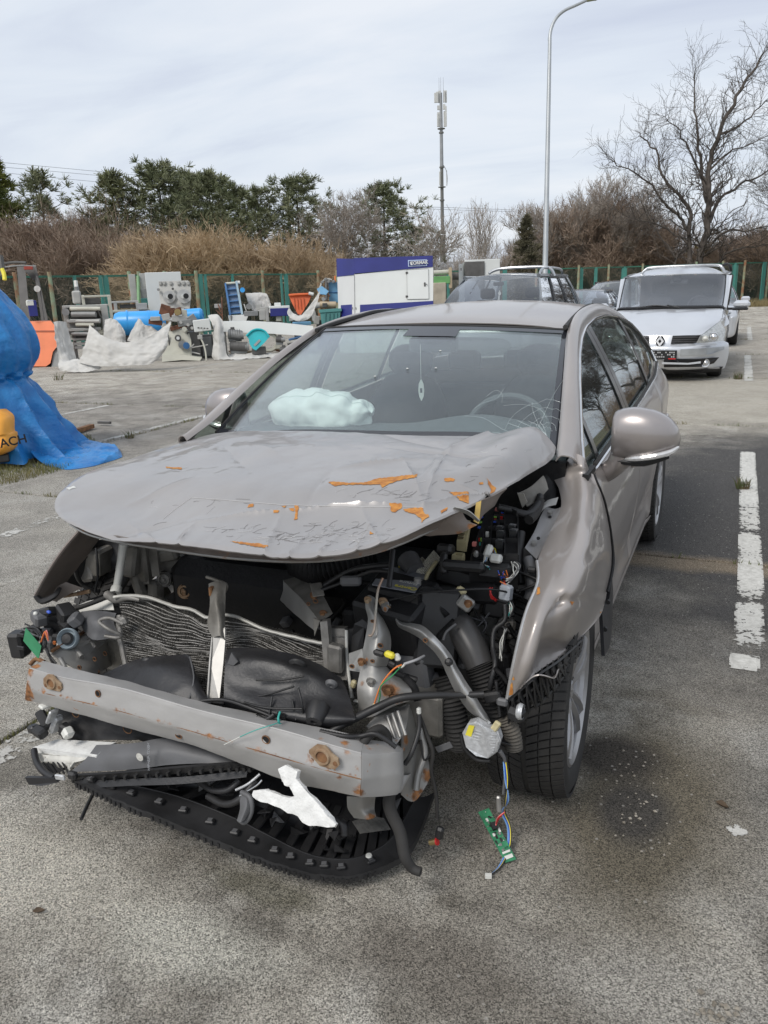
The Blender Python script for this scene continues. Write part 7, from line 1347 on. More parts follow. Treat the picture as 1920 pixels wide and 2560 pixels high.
for k in range(46):
 u, v = r.uniform(.08,.92), r.uniform(.04,.8); p = c4[0]*(1-u)*(1-v)+c4[1]*u*(1-v)+c4[2]*u*v+c4[3]*(1-u)*v+nb*.002; s = MB(); q = r.choice([.002,.003,.006]); s.box((0,0,0),(q, q*r.uniform(.6,2),.002)); o = s.build('chip', r.choice([M_black, M_whitep, M_alu, M_deep]), bd, False); o.location = tuple(p); o.rotation_euler = Mb.to_euler()
for v, nm, sz in ((.83, 'print_strip', .006),(.92, 'label_sticker', .010)):
 p = c4[0]*.5*(1-v)+c4[1]*.5*(1-v)+c4[2]*.5*v+c4[3]*.5*v+nb*.002; s = MB(); s.box((0,0,0),(.024, sz, .001)); o = s.build(nm, M_whitep, bd, False); o.location = tuple(p); o.rotation_euler = Mb.to_euler()
p = c4[0]*.25+c4[1]*.4+c4[2]*.2+c4[3]*.15+nb*.008; s = MB(); s.box((0,0,0),(.016,.02,.014)); o = s.build('board_plug', M_deep, bd, False); o.location = tuple(p); o.rotation_euler = Mb.to_euler()
for dx, mt in ((0, M_blue),(3, M_yellow),(-3, M_lblue),(5, M_black)):
 s = MB(); s.tube([A(1262+dx, 1905,-.49), A(1266+dx, 1950,-.49), A(1268-dx, 2000,-.48), at(1258+dx, 2030, z=.10), at(1272+dx, 2070, z=.05), at(1270+dx, 2120, z=.02), at(1250+dx*.6,2165, z=.008), at(1228,2186, z=.008)],.0022,5,6); s.build('ribbon_wire', mt, bd)
for mt in (M_red, M_pink): s = MB(); s.tube([A(1240,2062,-.47), at(1246+r.uniform(-3,3),2045, z=.1), at(1262,2030, z=.11)],.002,5,5); s.build('ribbon_wire', mt, bd)
p = at(1221,2190, z=.008); s = MB(); s.box(p, (.018,.012,.010),(0,0,.3)); s.build('end_plug', M_whitep, bd, False)
# ================================================================== PARKED CARS
M_vsil = pm('silver_car_paint', (.62,.64,.67),.28,.5,.04,2, coat=.9, dust=.06); M_vgrey = pm('dark_grey_car_paint', (.10,.115,.13),.28,.6,.04,2, coat=.9, dust=.12); M_vdark = pm('black_car_paint', (.02,.022,.026),.2,.3,.1,2, coat=1, dust=.05); M_vgr2 = pm('grey_blue_car_paint', (.14,.16,.18),.28,.6,.04,2, coat=.9, dust=.1)
M_cglass = glass_mat('car_window_glass', (.80,.83,.86),2.4); M_cab = pm('cabin_dark', (.03,.03,.035),.9)
def gen_car(name, label, cx, y0, W, L, zh, zb, zr, paint, wb=(.85,3.6), yws=(.95,1.75), yrear=None, grp='cars parked in the row behind', wheels=True, zdeck=None, tumble=.22, rails=False, roof_end=None):
 """cx, y0: centre and nose; zh bonnet front height, zb belt height, zr roof height; yws: windscreen foot and head"""
 root = empty(name, (cx, y0,0),0, label, 'car', grp); yr = roof_end or L-.45; zd = zdeck or zb
 ys = [0,.06,.25, yws[0]-.1, yws[0]+.25, L*.5, L-.7, L-.12, L]; zt = [zh-.12, zh, zh+.06, zb-.03, zb, zb+.01, zb+.03, zd, zd-.25]; pw = [.80,.88,.96,1,1,1,1,.95,.85]
 G = []
 for y, z, p in zip(ys, zt, pw):
  w_ = W*p; row = [(-w_*.80, y+.0,.20),(-w_*.95, y, .26),(-w_*.985, y, .5),(-w_, y, .68),(-w_*.975, y, z-.10),(-w_*.90, y, z-.015),(-w_*.6, y-.02, z+.025),(0, y-.05 if y < .3 else y, z+.04)]; row += [(-q[0], q[1], q[2]) for q in row[-2::-1]]; G.append(row)
 S = surf(G, 60,60)
 if wheels:
  for wy in wb:
   d = np.hypot(S[:, :, 1]-wy, S[:, :, 2]-.33); m = (d < .37) & (np.abs(S[:, :, 0]) > W*.8); S[:, :, 2] = np.where(m, .33+np.sqrt(np.maximum(0,.37**2-(S[:, :, 1]-wy)**2)), S[:, :, 2])
 s = MB(); s.grid(S, 0); body = s.build('body', paint, root, ang=50); s = MB(); s._add([tuple(p) for p in G[0]],[tuple(range(len(G[0])))]); s._add([tuple(p) for p in G[-1]],[tuple(range(len(G[-1])))]); s.build('end_panel', paint, body, False)
 xr = W-tumble-.08; xb = W*.91
 roof = surf([[(xr*f, y-(.08*(1-f*f) if y <= yws[1] else 0), z-.05*abs(f)**2.5) for f in (-1,-.8,-.4,0,.4,.8,1)] for y, z in ((yws[1], zr-.03),(yws[1]+.4, zr),((yws[1]+yr)/2, zr),(yr, zr-.05))],20,24); s = MB(); s.grid(roof, -.02); s.build('roof', paint, root)
 wf = [[(xb*f, yws[0]-.12*(1-f*f)+(.0 if v == 0 else 0), zb) if v == 0 else ((xb*.5+xr*.5)*f*1.02,(yws[0]+yws[1])/2-.11*(1-f*f),(zb+zr)/2+.01) if v == 1 else (xr*f, yws[1]-.08*(1-f*f), zr-.03-.05*abs(f)**2.5) for f in (-1,-.5,0,.5,1)] for v in (0,1,2)]
 s = MB(); s.grid(surf(wf, 16,20),0); s.build('windscreen', M_cglass, root)
 rf = [[(xb*f, L-.15 if not roof_end else L-.5, zb+.02), ] for f in (-1,0,1)]
 s = MB(); s.grid(surf([[(xb*f, (L-.12) if not roof_end else L-.6, zb+.02) for f in (-1,0,1)],[(xr*f, yr, zr-.05-.05*abs(f)) for f in (-1,0,1)]],8,12)); s.build('rear_window', M_cglass, root)
 ye = (L-.12) if not roof_end else L-.6
 for sd in (-1,1):
  def SP(t, v):
   yb = yws[0]+(ye-yws[0])*t; yt = yws[1]+(yr-yws[1])*t; return np.array([sd*(xb+(xr-xb)*v+.02*math.sin(v*3.1)), yb+(yt-yb)*v, zb+(zr-.08-zb)*v])
  s = MB(); s.grid(np.array([[SP(t, v)*[.985,1,1] for t in np.linspace(.02,.98,16)] for v in np.linspace(.02,.96,6)])); s.build('side_glass', M_cglass, root)
  for t, w_ in ((.0,.05),(.34,.035),(.66,.035),(.985,.07)):
   s = MB(); s.grid(np.array([[SP(t+dt*w_, v) for dt in (-.5,.5)] for v in np.linspace(0,1,7)]),.01); s.build('pillar', paint if t in (0,.985) else M_black, root)
  s = MB(); s.tube([SP(t, 1.0)+[0,0,.02] for t in np.linspace(0,1,10)],.035,6,2); s.build('roof_edge', paint, root)
  s = MB(); s.box((sd*(W+.10), yws[0]+.25, zb+.06),(.2,.09,.13), bev=.035); s.build('wing_mirror', paint, root)
  if rails and sd > 0: s = MB(); s.tube([(sd*xr*.93, yws[1]+.25, zr-.06),(sd*xr*.94, yws[1]+.45, zr+.055),(sd*xr*.95, yws[1]+1.2, zr+.075),(sd*xr*.94, yr-.35, zr+.05),(sd*xr*.93, yr-.15, zr-.05)],.022,7,5); s.build('roof_rail', pm('satin_rail', (.45,.46,.47),.3,.8), root)
 s = MB(); s.box((0, yws[0]+.45, zb-.05),(W*1.7,.5,.06), bev=.02); s.build('dashboard', M_cab, root)
 for sx in (-.4,.4):
  s = MB(); s.box((sx, yws[0]+1.35, zb-.1),(.46,.16,.6), bev=.06); s.box((sx, yws[0]+1.38, zb+.3),(.26,.1,.18), bev=.04); o = s.build('front_seat', M_cab, root); o['kind'] = 'stuff'
 if wheels:
  for wy in wb:
   for sd in (-1,1):
    s = MB(); s.lathe([(.2,-.1),(.3,-.11),(.325,-.09),(.33,0),(.325,.09),(.3,.11),(.2,.1)],32,(sd*(W-.12), wy, .33), 'x'); t = s.build('wheel', M_rubber, root); s = MB(); s.lathe([(.205,-.07),(.2,.06),(.21,.085),(.05,.07),(0,.07)] if sd > 0 else [(.205,.07),(.2,-.06),(.21,-.085),(.05,-.07),(0,-.07)],24,(sd*(W-.12), wy, .33), 'x'); s.build('rim', pm('alloy_rim', (0,0,0)), t)
 s = MB(); s.box((0, L/2,.28),(W*1.6, L*.86,.18)); s.build('underbody', M_deep, root, False)
 return root
suv = None or gen_car('parked_suv', 'dark grey estate with silver roof rails directly behind the wrecked car roof', -2.42,8.9,.93,4.8,.95,1.14,1.77, M_vgrey, yws=(1.25,2.05), rails=True)
s = MB(); o_ = Vector((-2.42,8.9,0)); s.tube([Vector([float(c) for c in at(x, y, y=yy)])-o_ for x, y, yy in ((1222,684,11.6),(1236,676,11.65),(1262,671,11.7),(1320,668,11.75),(1366,668,11.8),(1380,676,11.8),(1386,690,11.8))],.026,8,4); s.build('roof_bar', pm('satin_rail', (.45,.46,.47),.3,.8), suv)
s = MB(); s.box((-.02,1.98,1.60),(.18,.03,.06), bev=.012); s.cyl((0,2.0,1.62),(0,2.05,1.7),.012); s.build('rear_view_mirror', M_black, suv); s = MB(); s.plate([(.02,1.9,1.50),(.045,1.9,1.45),(.035,1.9,1.42),(.005,1.9,1.42),(-.005,1.9,1.45)],.004,(0,1,0)); s.build('hanging_drop', M_whitep, suv)
gen_car('parked_coupe', 'dark saloon glimpsed between the grey estate and the silver minivan', -2.45,16.6,.88,4.5,.75,.98,1.42, M_vgr2, yws=(1.2,2.0), roof_end=3.2)
gen_car('parked_hatchback', 'black car mostly hidden behind the left side of the silver minivan', -2.15,20.6,.9,4.2,.85,1.05,1.62, M_vdark, yws=(1.1,1.9))
gen_car('parked_estate', 'light car standing behind the silver minivan, only its mirror and wheel showing', .30,18.2,.96,4.5,.85,1.0,1.5, M_vsil, yws=(1.2,2.0), wb=(.9,3.5))
# ------------------------------------------------------------------ silver minivan, nose towards us
van = empty('minivan', (0,0,0),0, 'silver minivan with diamond badge and roof rails facing the camera on the right', 'minivan')
V = lambda px, py, y: A(px, py, y)
CX = float(V(1651,853,11.1)[0])
def half(rows): # mirror rows that run from the centre line to the right
 out_ = []
 for r_ in rows:
  r_ = [np.array([max(p[0], CX) if i else CX, p[1], p[2]]) for i, p in enumerate(r_)]; out_.append([np.array([2*CX-p[0], p[1], p[2]]) for p in r_[:0:-1]]+r_)
 return out_
zc = lambda py, y: float(V(1680, py, y)[2])
def row(px_list, cz=None): return [V(*p) for p in px_list]
# bonnet: from screen foot to the grille edge
hb = half([row([(1690,772,12.05),(1740,772,12.1),(1790,771,12.25),(1806,771,12.4)]), row([(1685,790,11.7),(1745,789,11.75),(1800,788,12.0),(1817,790,12.2)]), row([(1670,815,11.35),(1745,814,11.4),(1795,806,11.75),(1820,812,12.0)]), row([(1660,838,11.12),(1720,838,11.16),(1755,836,11.25),(1768,828,11.35)])])
s = MB(); s.grid(surf(hb, 24,40),.01); s.build('bonnet', M_vsil, van)
# nose: grille band, bumper, skirt
ns = half([row([(1655,838,11.12),(1700,838,11.14),(1745,838,11.22),(1765,832,11.32)]), row([(1655,858,11.06),(1700,860,11.1),(1745,857,11.2),(1812,853,11.6)]), row([(1655,872,11.0),(1700,872,11.03),(1765,868,11.18),(1822,862,11.65)]), row([(1655,897,11.02),(1700,897,11.05),(1765,893,11.2),(1820,893,11.65)]), row([(1655,918,11.08),(1700,919,11.1),(1765,916,11.25),(1812,918,11.62)]), row([(1655,924,11.12),(1700,925,11.15),(1765,922,11.3),(1806,922,11.6)])])
s = MB(); s.grid(surf(ns, 40,50),.01); s.build('front_bumper', M_vsil, van)
def on(name, pts, mat, t=.012, par=van, both=True, sm=False):
 P = [V(*p) for p in pts]; res = []
 for k in ((0,1) if both else (0,)):
  Q = P if k == 0 else [np.array([2*CX-p[0], p[1], p[2]]) for p in P]; s = MB(); s.plate(Q, t, (0,-1,0)); res.append(s.build(name, mat, par, False))
 return res[0]
M_grl = pm('grille_black', (.012,.012,.013),.35)
for o_ in [on('grille', [(1682,839,11.10),(1751,838,11.17),(1741,857,11.16),(1677,859,11.06)], M_grl)]: pass
for k in range(3):
 on('grille_slat', [(1681-k, 843+k*5,11.08),(1748-k*2.5,842+k*5,11.14),(1747-k*2.5,844.5+k*5,11.14),(1681-k, 845.5+k*5,11.08)], pm('grille_slat_grey', (.05,.05,.052),.3),.02)
hl = on('headlamp', [(1800,802,11.55),(1814,825,11.42),(1810,851,11.30),(1780,855,11.12),(1741,857,10.98),(1753,838,11.02),(1775,820,11.22)], pm('headlamp_inside', (.42,.43,.42),.2,.5,.2,30, coat=1),.03)
for sg in (0,1):
 for (px, py, y, r_) in ((1784,842,11.06,.055),(1763,846,10.96,.035)):
  p = V(px, py, y); p[0] = p[0] if not sg else 2*CX-p[0]; s = MB(); s.lathe([(r_*1.3,.0),(r_*1.2,-.02),(r_*1.05,-.01),(r_*.8,-.03),(r_*.45,-.045),(0,-.05)],20, tuple(p), 'y'); s.build('lamp_reflector', M_chrome if r_ > .04 else M_whitep, van)
 p = V(1763,907,11.2); p[0] = p[0] if not sg else 2*CX-p[0]; s = MB(); s.lathe([(.07,0),(.066,-.025),(.05,-.02),(.045,-.01),(.0,-.03)],20, tuple(p), 'y'); s.build('fog_lamp', pm('fog_lamp_silver', (.55,.56,.57),.2,.7), van)
on('lower_grille', [(1660,897,11.0),(1750,897,11.1),(1798,893,11.35),(1785,908,11.33),(1752,917,11.18),(1660,918,11.05)], M_grl, .02)
on('bumper_blade', [(1655,905,10.99),(1720,907,11.04),(1752,903,11.1),(1752,908,11.1),(1720,911,11.04),(1655,910,10.99)], M_vsil, .025)
on('rubbing_strip', [(1702,873,11.02),(1765,870,11.13),(1811,866,11.5),(1811,873,11.5),(1780,884,11.2),(1765,887,11.14),(1700,889,11.03)], pm('silver_strip', (.42,.44,.46),.35,.5),.008)
on('front_lip', [(1650,924,11.1),(1765,921,11.28),(1808,916,11.55),(1800,928,11.6),(1750,933,11.4),(1650,934,11.2)], M_grl, .02)
on('washer_cap', [(1778,861,11.2),(1790,858,11.25),(1793,861,11.25),(1788,865,11.24),(1779,865,11.2)], M_vsil, .02)
# badge: a diamond ring
p = V(1651,853,11.03); s = MB(); o_, i_ = [(-.062,0),(0,.082),(.062,0),(0,-.082)],[(-.026,0),(0,.036),(.026,0),(0,-.036)]
for k in range(4):
 a, b_, c, d = o_[k], o_[(k+1) % 4], i_[(k+1) % 4], i_[k]; s.plate([(CX+q[0], p[1], p[2]+q[1]) for q in (a, b_, c, d)],.03,(0,-1,0))
bg_ = s.build('diamond_badge', pm('badge_silver', (.72,.73,.75),.35,.2), van, False); s = MB(); s.plate([(CX+q[0]*1.25, p[1]+.01, p[2]+q[1]*1.15) for q in [(-.062,.0),(-.03,.07),(0.03,.07),(.062,0),(.03,-.07),(-.03,-.07)]],.012,(0,-1,0)); s.build('badge_back', M_grl, bg_, False)
# number plate covered with a block pattern
P0, P1, P2, P3 = V(1636,876,10.98), V(1693,875,10.98), V(1693,899,10.98), V(1636,900,10.98); s = MB(); x0 = 2*CX-P1[0]+.03; s.box(((P1[0]+x0)/2,10.985,(P0[2]+P2[2])/2),(P1[0]-x0,.012, P0[2]-P2[2]), bev=.003); pl_ = s.build('number_plate', M_grl, van, False); r = random.Random(3)
for i in range(15):
 for j in range(3):
  if r.random() < .7: s = MB(); s.box((x0+.03+(P1[0]-x0-.06)*(i+.5)/15,10.977, P2[2]+.025+(P0[2]-P2[2]-.04)*(j+.5)/3),(.02,.002,.020)); s.build('plate_block', pm('plate_grey', (.38,.38,.38),.5), pl_, False)
s = MB(); s.box((P1[0]-.07,10.976, P2[2]+.012),(.11,.003,.016)); s.build('red_strip', M_red, pl_, False)
# windscreen, pillars, roof
WF = half([row([(1690,769,12.1),(1745,769,12.15),(1790,768,12.3),(1806,768,12.45)]), row([(1700,725,12.6),(1750,725,12.63),(1795,726,12.72),(1812,727,12.82)]), row([(1705,684,13.0),(1750,684,13.02),(1800,685,13.08),(1815,687,13.14)])])
s = MB(); s.grid(surf(WF, 20,30),0); s.build('windscreen', M_cglass, van)
s = MB(); s.tube([q+np.array([0,-.01,.005]) for q in WF[0]],.03,6,3); s.build('scuttle', M_grl, van)
for sg in (1,-1):
 E = [WF[0][-1], WF[1][-1], WF[2][-1]]; E = [q+np.array([.0,.0,0]) for q in E]; E2 = [q+np.array([.065,.10,-.01]) for q in E]; m = lambda q: q if sg > 0 else np.array([2*CX-q[0], q[1], q[2]])
 s = MB(); s.grid(surf([[m(q-np.array([.03,.01,0])) for q in E],[m(q+np.array([.01,0,.01])) for q in E]],4,14),.01*sg); s.build('pillar_trim', M_grl, van)
 s = MB(); s.grid(surf([[m(q+np.array([.01,0,.008])) for q in E],[m(q) for q in E2]],6,14),.01*sg); s.build('windscreen_pillar', M_vsil, van)
 zr_ = E[2][2]; xe = E[2][0]-CX
 s = MB(); s.grid(surf([[(CX+sg*(xe+.05),13.2, zr_+.0),(CX+sg*(xe+.07),14.5, zr_+.04),(CX+sg*(xe+.03),15.6, zr_-.02)],[(CX+sg*(xe-.05),13.1, zr_+.045),(CX+sg*(xe-.04),14.5, zr_+.085),(CX+sg*(xe-.08),15.6, zr_+.03)]],6,16),.01*sg); s.build('roof_edge', M_vsil, van)
 if sg > 0: pipe('roof_bar', [(1600,690,13.3),(1612,676,13.32),(1630,669,13.34),(1710,665,13.3),(1790,663,13.34),(1805,669,13.32),(1813,684,13.3)],.024, pm('satin_rail', (.5,.51,.52),.3,.8),8,5, par=van); pipe('roof_bar', [(1800,668,14.2),(1815,660,14.3),(1824,664,14.5),(1828,676,14.6)],.026, M_black, 8,5, par=van)
 # flank
 W_ = .93; st_ = [(11.55,.93),(11.8,.97),(12.3,1.0),(13.5,1.01),(15.0,1.0),(15.75,.95)]; G = []
 for y, k in st_: G.append([(CX+sg*W_*k*q, y, z) for q, z in ((.93,.22),(.97,.35),(.99,.6),(1., .8),(.985,.95),(.95,1.06 if y > 12 else .88))])
 G = surf(G, 60,24)
 for wy in (12.02,14.85):
  m_ = np.hypot(G[:, :, 1]-wy, G[:, :, 2]-.33) < .38; G[:, :, 2] = np.where(m_, .33+np.sqrt(np.maximum(0,.38**2-(G[:, :, 1]-wy)**2)), G[:, :, 2])
 s = MB(); s.grid(G, .01*sg); fl = s.build('flank', M_vsil, van, ang=50)
 for y in (12.55,13.75): s = MB(); s.tube([(CX+sg*(W_*1.012+.003), y, z) for z in (.3,.6,.8,.95)],.006,4,3); s.build('door_gap', M_deep, fl)
 for y in (13.3,14.4): s = MB(); s.box((CX+sg*(W_*1.0+.015), y, .93),(.04,.2,.035), bev=.012); s.build('door_handle', M_vsil, fl)
 pn = [(CX+sg*W_*.94,12.6,1.07),(CX+sg*W_*.95,14.0,1.08),(CX+sg*W_*.94,15.4,1.10)]; pt = [(CX+sg*(xe+.06),13.22, zr_-.02),(CX+sg*(xe+.075),14.2, zr_+.0),(CX+sg*(xe+.05),15.3, zr_-.03)]
 s = MB(); s.grid(surf([pn, pt],6,16),0); s.build('side_glass', M_side, van)
 for t in (.0,.28,.60,1.0):
  a, b_ = np.array(surf([pn, pt],2,26))[:, int(t*25)]; s = MB(); s.beam(a+[sg*.01,0,0], b_+[sg*.01,0,0],.05,.03); s.build('side_pillar', M_grl if 0 < t < 1 else M_vsil, van)
 c = V(1851,762,12.35) if sg > 0 else None; c = c if sg > 0 else np.array([2*CX-V(1851,762,12.35)[0],12.35, V(1851,762,12.35)[2]])
 s = MB(); s.box(tuple(c+[sg*.02,0,.01]),(.26,.12,.13), bev=.045); s.build('wing_mirror', M_vsil, van); s = MB(); s.box(tuple(c+[0,-.01,-.065]),(.25,.10,.04), bev=.015); s.box(tuple(c+[-sg*.14,.03,-.06]),(.12,.06,.04)); o = s.build('mirror_foot', M_grl, van); o['kind'] = 'stuff'
 for wy in (12.02,14.85):
  s = MB(); s.lathe([(.2,-.1),(.3,-.115),(.325,-.09),(.332,0),(.325,.09),(.3,.115),(.2,.1)],36,(CX+sg*.80, wy, .33), 'x'); t_ = s.build('wheel', M_rubber, van); s = MB(); s.lathe([(.21, sg*.085),(.2, sg*.05),(.06, sg*.06),(0, sg*.06)],24,(CX+sg*.80, wy, .33), 'x'); s.build('rim', pm('alloy_rim', (0,0,0)), t_)
RF = half([[np.array([CX, 12.98, WF[2][0][2]+.035]), WF[2][-2]+[0,0,.0], WF[2][-1]+[0,0,0]],[np.array([CX, 14.2, WF[2][0][2]+.17]), np.array([CX+.45,14.2, WF[2][0][2]+.15]), np.array([CX+.66,14.2, WF[2][-1][2]+.09])],[np.array([CX, 15.6, WF[2][0][2]+.05]), np.array([CX+.45,15.6, WF[2][0][2]+.03]), np.array([CX+.64,15.6, WF[2][-1][2]+.0])]])
s = MB(); s.grid(surf(RF, 16,24),.01); s.build('roof', M_vsil, van)
for pts in ([(1590,770,12.05),(1640,764,12.08),(1690,769,12.02)],[(1668,763,12.05),(1700,768,12.0),(1765,770,12.1)]): pipe('wiper', [(p[0], p[1], p[2]) for p in pts],.012, M_grl, 5,5, par=van)
s = MB(); p = V(1693,697,13.05); s.box(tuple(p),(.16,.05,.12), bev=.03); s.build('sensor_pod', M_cab, van); s = MB(); p = V(1698,704,13.1); s.box(tuple(p),(.3,.03,.08), bev=.02); s.build('rear_view_mirror', M_greyp, van)
for (px, q) in ((1768,1),(1650,1)):
 p = V(px, 722,13.4); s = MB(); s.box((p[0],13.4, p[2]),(.27,.1,.22), bev=.06); s.box((p[0],13.42, p[2]-.45),(.5,.16,.6), bev=.07); o = s.build('front_seat', M_seat, van); o['kind'] = 'stuff'
s = MB(); s.box((CX, 12.6,1.02),(1.6,.6,.12), bev=.03); s.build('dashboard', M_cab, van); p = V(1748,757,12.75); s = MB(); s.tube([(p[0]+.19*math.cos(a),12.75+.08*math.sin(a), p[2]-.06+.17*math.sin(a)) for a in np.linspace(0,6.28,20)],.015,6,1); s.build('steering_wheel', M_cab, van)
s = MB(); s.box((CX, 13.7,.3),(1.6,4.2,.2)); s.build('underbody', M_deep, van, False); s = MB(); s.box((CX, 15.7,1.0),(1.7,.05,1.3)); s.build('tailgate', M_cab, van, False)
# ================================================================== MACHINERY YARD ON THE LEFT
class Yd:
 """a thing standing at a ground point; local x to the right, y away from the camera, z up, measured in photo pixels at its distance"""
 def __init__(s, name, label, cat, px, pyb=None, d=None, group=None):
  if d is None: b = at(px, pyb, z=0); d = float((b-CAM)@FW); b = np.array([b[0], b[1],0])
  else: b = gl(px, d) if 'gl' in globals() else None
  s.d = d; s.px = px; s.a = math.atan2(b[1]-CAM[1], b[0]-CAM[0])-math.pi/2; s.b = b; s.root = empty(name, tuple(b), s.a, label, cat, group); s.ca, s.sa = math.cos(s.a), math.sin(s.a)
 def L(s, px, py, y=0.):
  p = at(px, py, d=s.d+y); q = p-s.b; return np.array([q[0]*s.ca+q[1]*s.sa, -q[0]*s.sa+q[1]*s.ca, q[2]])
 def box(s, name, x0, x1, y0, y1, mat, dp=.3, y=0., par=None, bev=.01, rot=0., kind=None):
  a, b_ = s.L((x0+x1)/2,(y0+y1)/2, y), s.d/FPX; m = MB(); w_, h_ = abs(x1-x0)*b_, abs(y1-y0)*b_; m.box((0, dp/2,0),(w_, dp, h_), bev=min(bev, w_*.3, h_*.3, dp*.3)); o = m.build(name, mat, par or s.root, False); o.location = tuple(a); o.rotation_euler = (0,-R(rot),0)
  if kind: o['kind'] = kind
  return o
 def cyl(s, name, x, y_, r, mat, l=.1, y=0., axis='y', n=20, par=None, x2=None, y2=None):
  k = s.d/FPX; m = MB(); a = s.L(x, y_, y)
  if x2 is not None: m.cyl(a, s.L(x2, y2, y), r*k, None, n)
  elif axis == 'y': m.cyl(a+[0,-l/2,0], a+[0, l/2,0], r*k, None, n)
  elif axis == 'x': m.cyl(a+[-l/2,0,0], a+[l/2,0,0], r*k, None, n)
  else: m.cyl(a+[0,0,-l/2], a+[0,0, l/2], r*k, None, n)
  return m.build(name, mat, par or s.root)
 def poly(s, name, pts, mat, t=.05, y=0., par=None): m = MB(); m.plate([s.L(p[0], p[1], y+(p[2] if len(p) > 2 else 0)) for p in pts], t, (0,1,0)); return m.build(name, mat, par or s.root, False)
 def pipe(s, name, pts, r, mat, y=0., par=None, sub=4, n=7): m = MB(); m.tube([s.L(p[0], p[1], y+(p[2] if len(p) > 2 else 0)) for p in pts], r*s.d/FPX, n, sub); return m.build(name, mat, par or s.root)
 def cloth(s, name, rows, mat, cr=.06, fr=2.5, nu=26, nv=40, par=None, seed=0):
  G = surf([[s.L(p[0], p[1], p[2] if len(p) > 2 else 0) for p in r_] for r_ in rows], nu, nv); G = crumple(G, cr*.35, fr, seed); G = crumple(G, cr*.55, fr*1.1, seed+3, True); G = crumple(G, cr*.14, fr*5, seed+5, True); G[:, :, 2] = np.maximum(G[:, :, 2],.01); m = MB(); m.grid(G, .006); return m.build(name, mat, par or s.root, ang=60)
M_wg = pm('machine_light_grey', (.42,.42,.40),.5,.1,.15,3, dust=.3, dustcol=(.3,.28,.24)); M_wc = pm('machine_cream', (.50,.50,.43),.5,0,.12,3, dust=.3, dustcol=(.3,.27,.2)); M_gm = pm('machine_mid_grey', (.22,.23,.23),.5,.3,.2,4, dust=.3); M_dk = pm('machine_dark', (.05,.05,.05),.55,.2,.3,6, dust=.25)
M_tarp = pm('pale_tarpaulin', (.56,.55,.52),.75,0,.1,2, bump=.3, bs=40, dust=.3, dustcol=(.32,.31,.29)); M_blt = pm('blue_tarpaulin', (.02,.21,.52),.38,0,.2,5, bump=.5, bs=30, two=(.012,.14,.40)); M_sky = pm('bright_blue_plastic', (.05,.36,.80),.35,0,.05,3); M_brown = pm('rusty_mechanism', (.16,.07,.04),.7,.2,.4,8)
M_conv = pm('conveyor_blue', (.04,.14,.32),.5,.1,.15,4); M_conl = pm('conveyor_belt', (.12,.19,.30),.6); M_navy = pm('navy_paint', (.02,.025,.17),.4,0,.1,2); M_wht = pm('white_sheet_metal', (.66,.68,.66),.4,0,.03,1.5, dust=.12, dustcol=(.45,.40,.33)); M_obin = pm('orange_bin', (.62,.12,.03),.5,0,.1,3); M_tealb = pm('turquoise_plastic', (.01,.38,.42),.45,0,.1,4); M_fork = pm('forklift_orange', (.80,.22,.09),.45,0,.08,3); M_lb = pm('light_blue_enamel', (.16,.36,.55),.5,0,.1,3); M_dteal = pm('dark_teal_bin', (.04,.17,.16),.55,0,.15,3); M_tan = pm('tan_motor', (.45,.36,.24),.5,0,.1,4); M_ybody = pm('amber_machine_paint', (.80,.34,.02),.45,0,.12,5, dust=.12)
# ---- blue tarpaulin thing in the left foreground
T = Yd('blue_tarpaulin', 'crinkled blue tarpaulin tied over a tall machine at the left edge, trailing on the ground', 'tarpaulin', 30, d=8.3)
c = at(-15,1100, d=8.3); k = 8.3/FPX; prof = [(684,4),(692,26),(705,50),(728,68),(752,84),(778,102),(801,114),(825,125),(850,130),(872,131),(890,128),(905,121),(922,108),(934,100),(945,102),(965,118),(1000,134),(1040,148),(1080,168),(1110,182),(1130,196)]
G = []; rnd = random.Random(2); N_ = 140
for i, (py, rp) in enumerate(prof):
 z = max(.02, float(at(30, py, d=8.3)[2])); r_ = rp*k; row_ = []; skirt = max(0,(i-13)/7)
 for j in range(N_):
  a = 2*math.pi*j/N_; fold = 1+(.03+.12*skirt)*(1-2*abs(math.sin(a*5.5+z*1.2+math.sin(a*2))))*(1 if i > 3 else .3)+.03*(.5-abs(math.sin(a*13+z)))
  if i == 13: fold = 1+.12*math.sin(a*13)
  row_.append((c[0]+math.cos(a)*r_*fold, c[1]+math.sin(a)*r_*fold, z))
 G.append(row_)
G = cr1(np.array(G),110)
m = MB()
for i in range(110):
 for j in range(N_):
  p = G[i, j]; f = mnoise.fractal(Vector(tuple(p*3.2)),.9,2.1,5)*.02+(.4-abs(mnoise.noise(Vector((p[0]*4, p[1]*4, p[2]*2.2)))))*.07+(.5-abs(mnoise.noise(Vector((p[0]*15, p[1]*15, p[2]*9)))))*.014; dx, dy = p[0]-c[0], p[1]-c[1]; L_ = math.hypot(dx, dy)+1e-6; G[i, j, 0] += dx/L_*f; G[i, j, 1] += dy/L_*f
Gl = G-np.array([T.b[0], T.b[1],0]); Gl = np.stack([Gl[..., 0]*T.ca+Gl[..., 1]*T.sa, -Gl[..., 0]*T.sa+Gl[..., 1]*T.ca, Gl[..., 2]],-1); m.grid(Gl, 0, close=True); m.build('cover', M_blt, T.root, ang=60)
gp = [[(150,1068),(185,1090),(241,1096),(281,1105),(300,1118)],[(118,1100),(170,1112),(230,1115),(275,1120),(303,1126)],[(95,1125),(160,1135),(220,1135),(262,1132),(300,1133)],[(80,1145),(130,1156),(170,1162),(225,1155),(256,1147)]]
G = surf([[at(x, y, z=.05) for x, y in r_] for r_ in gp],50,90)
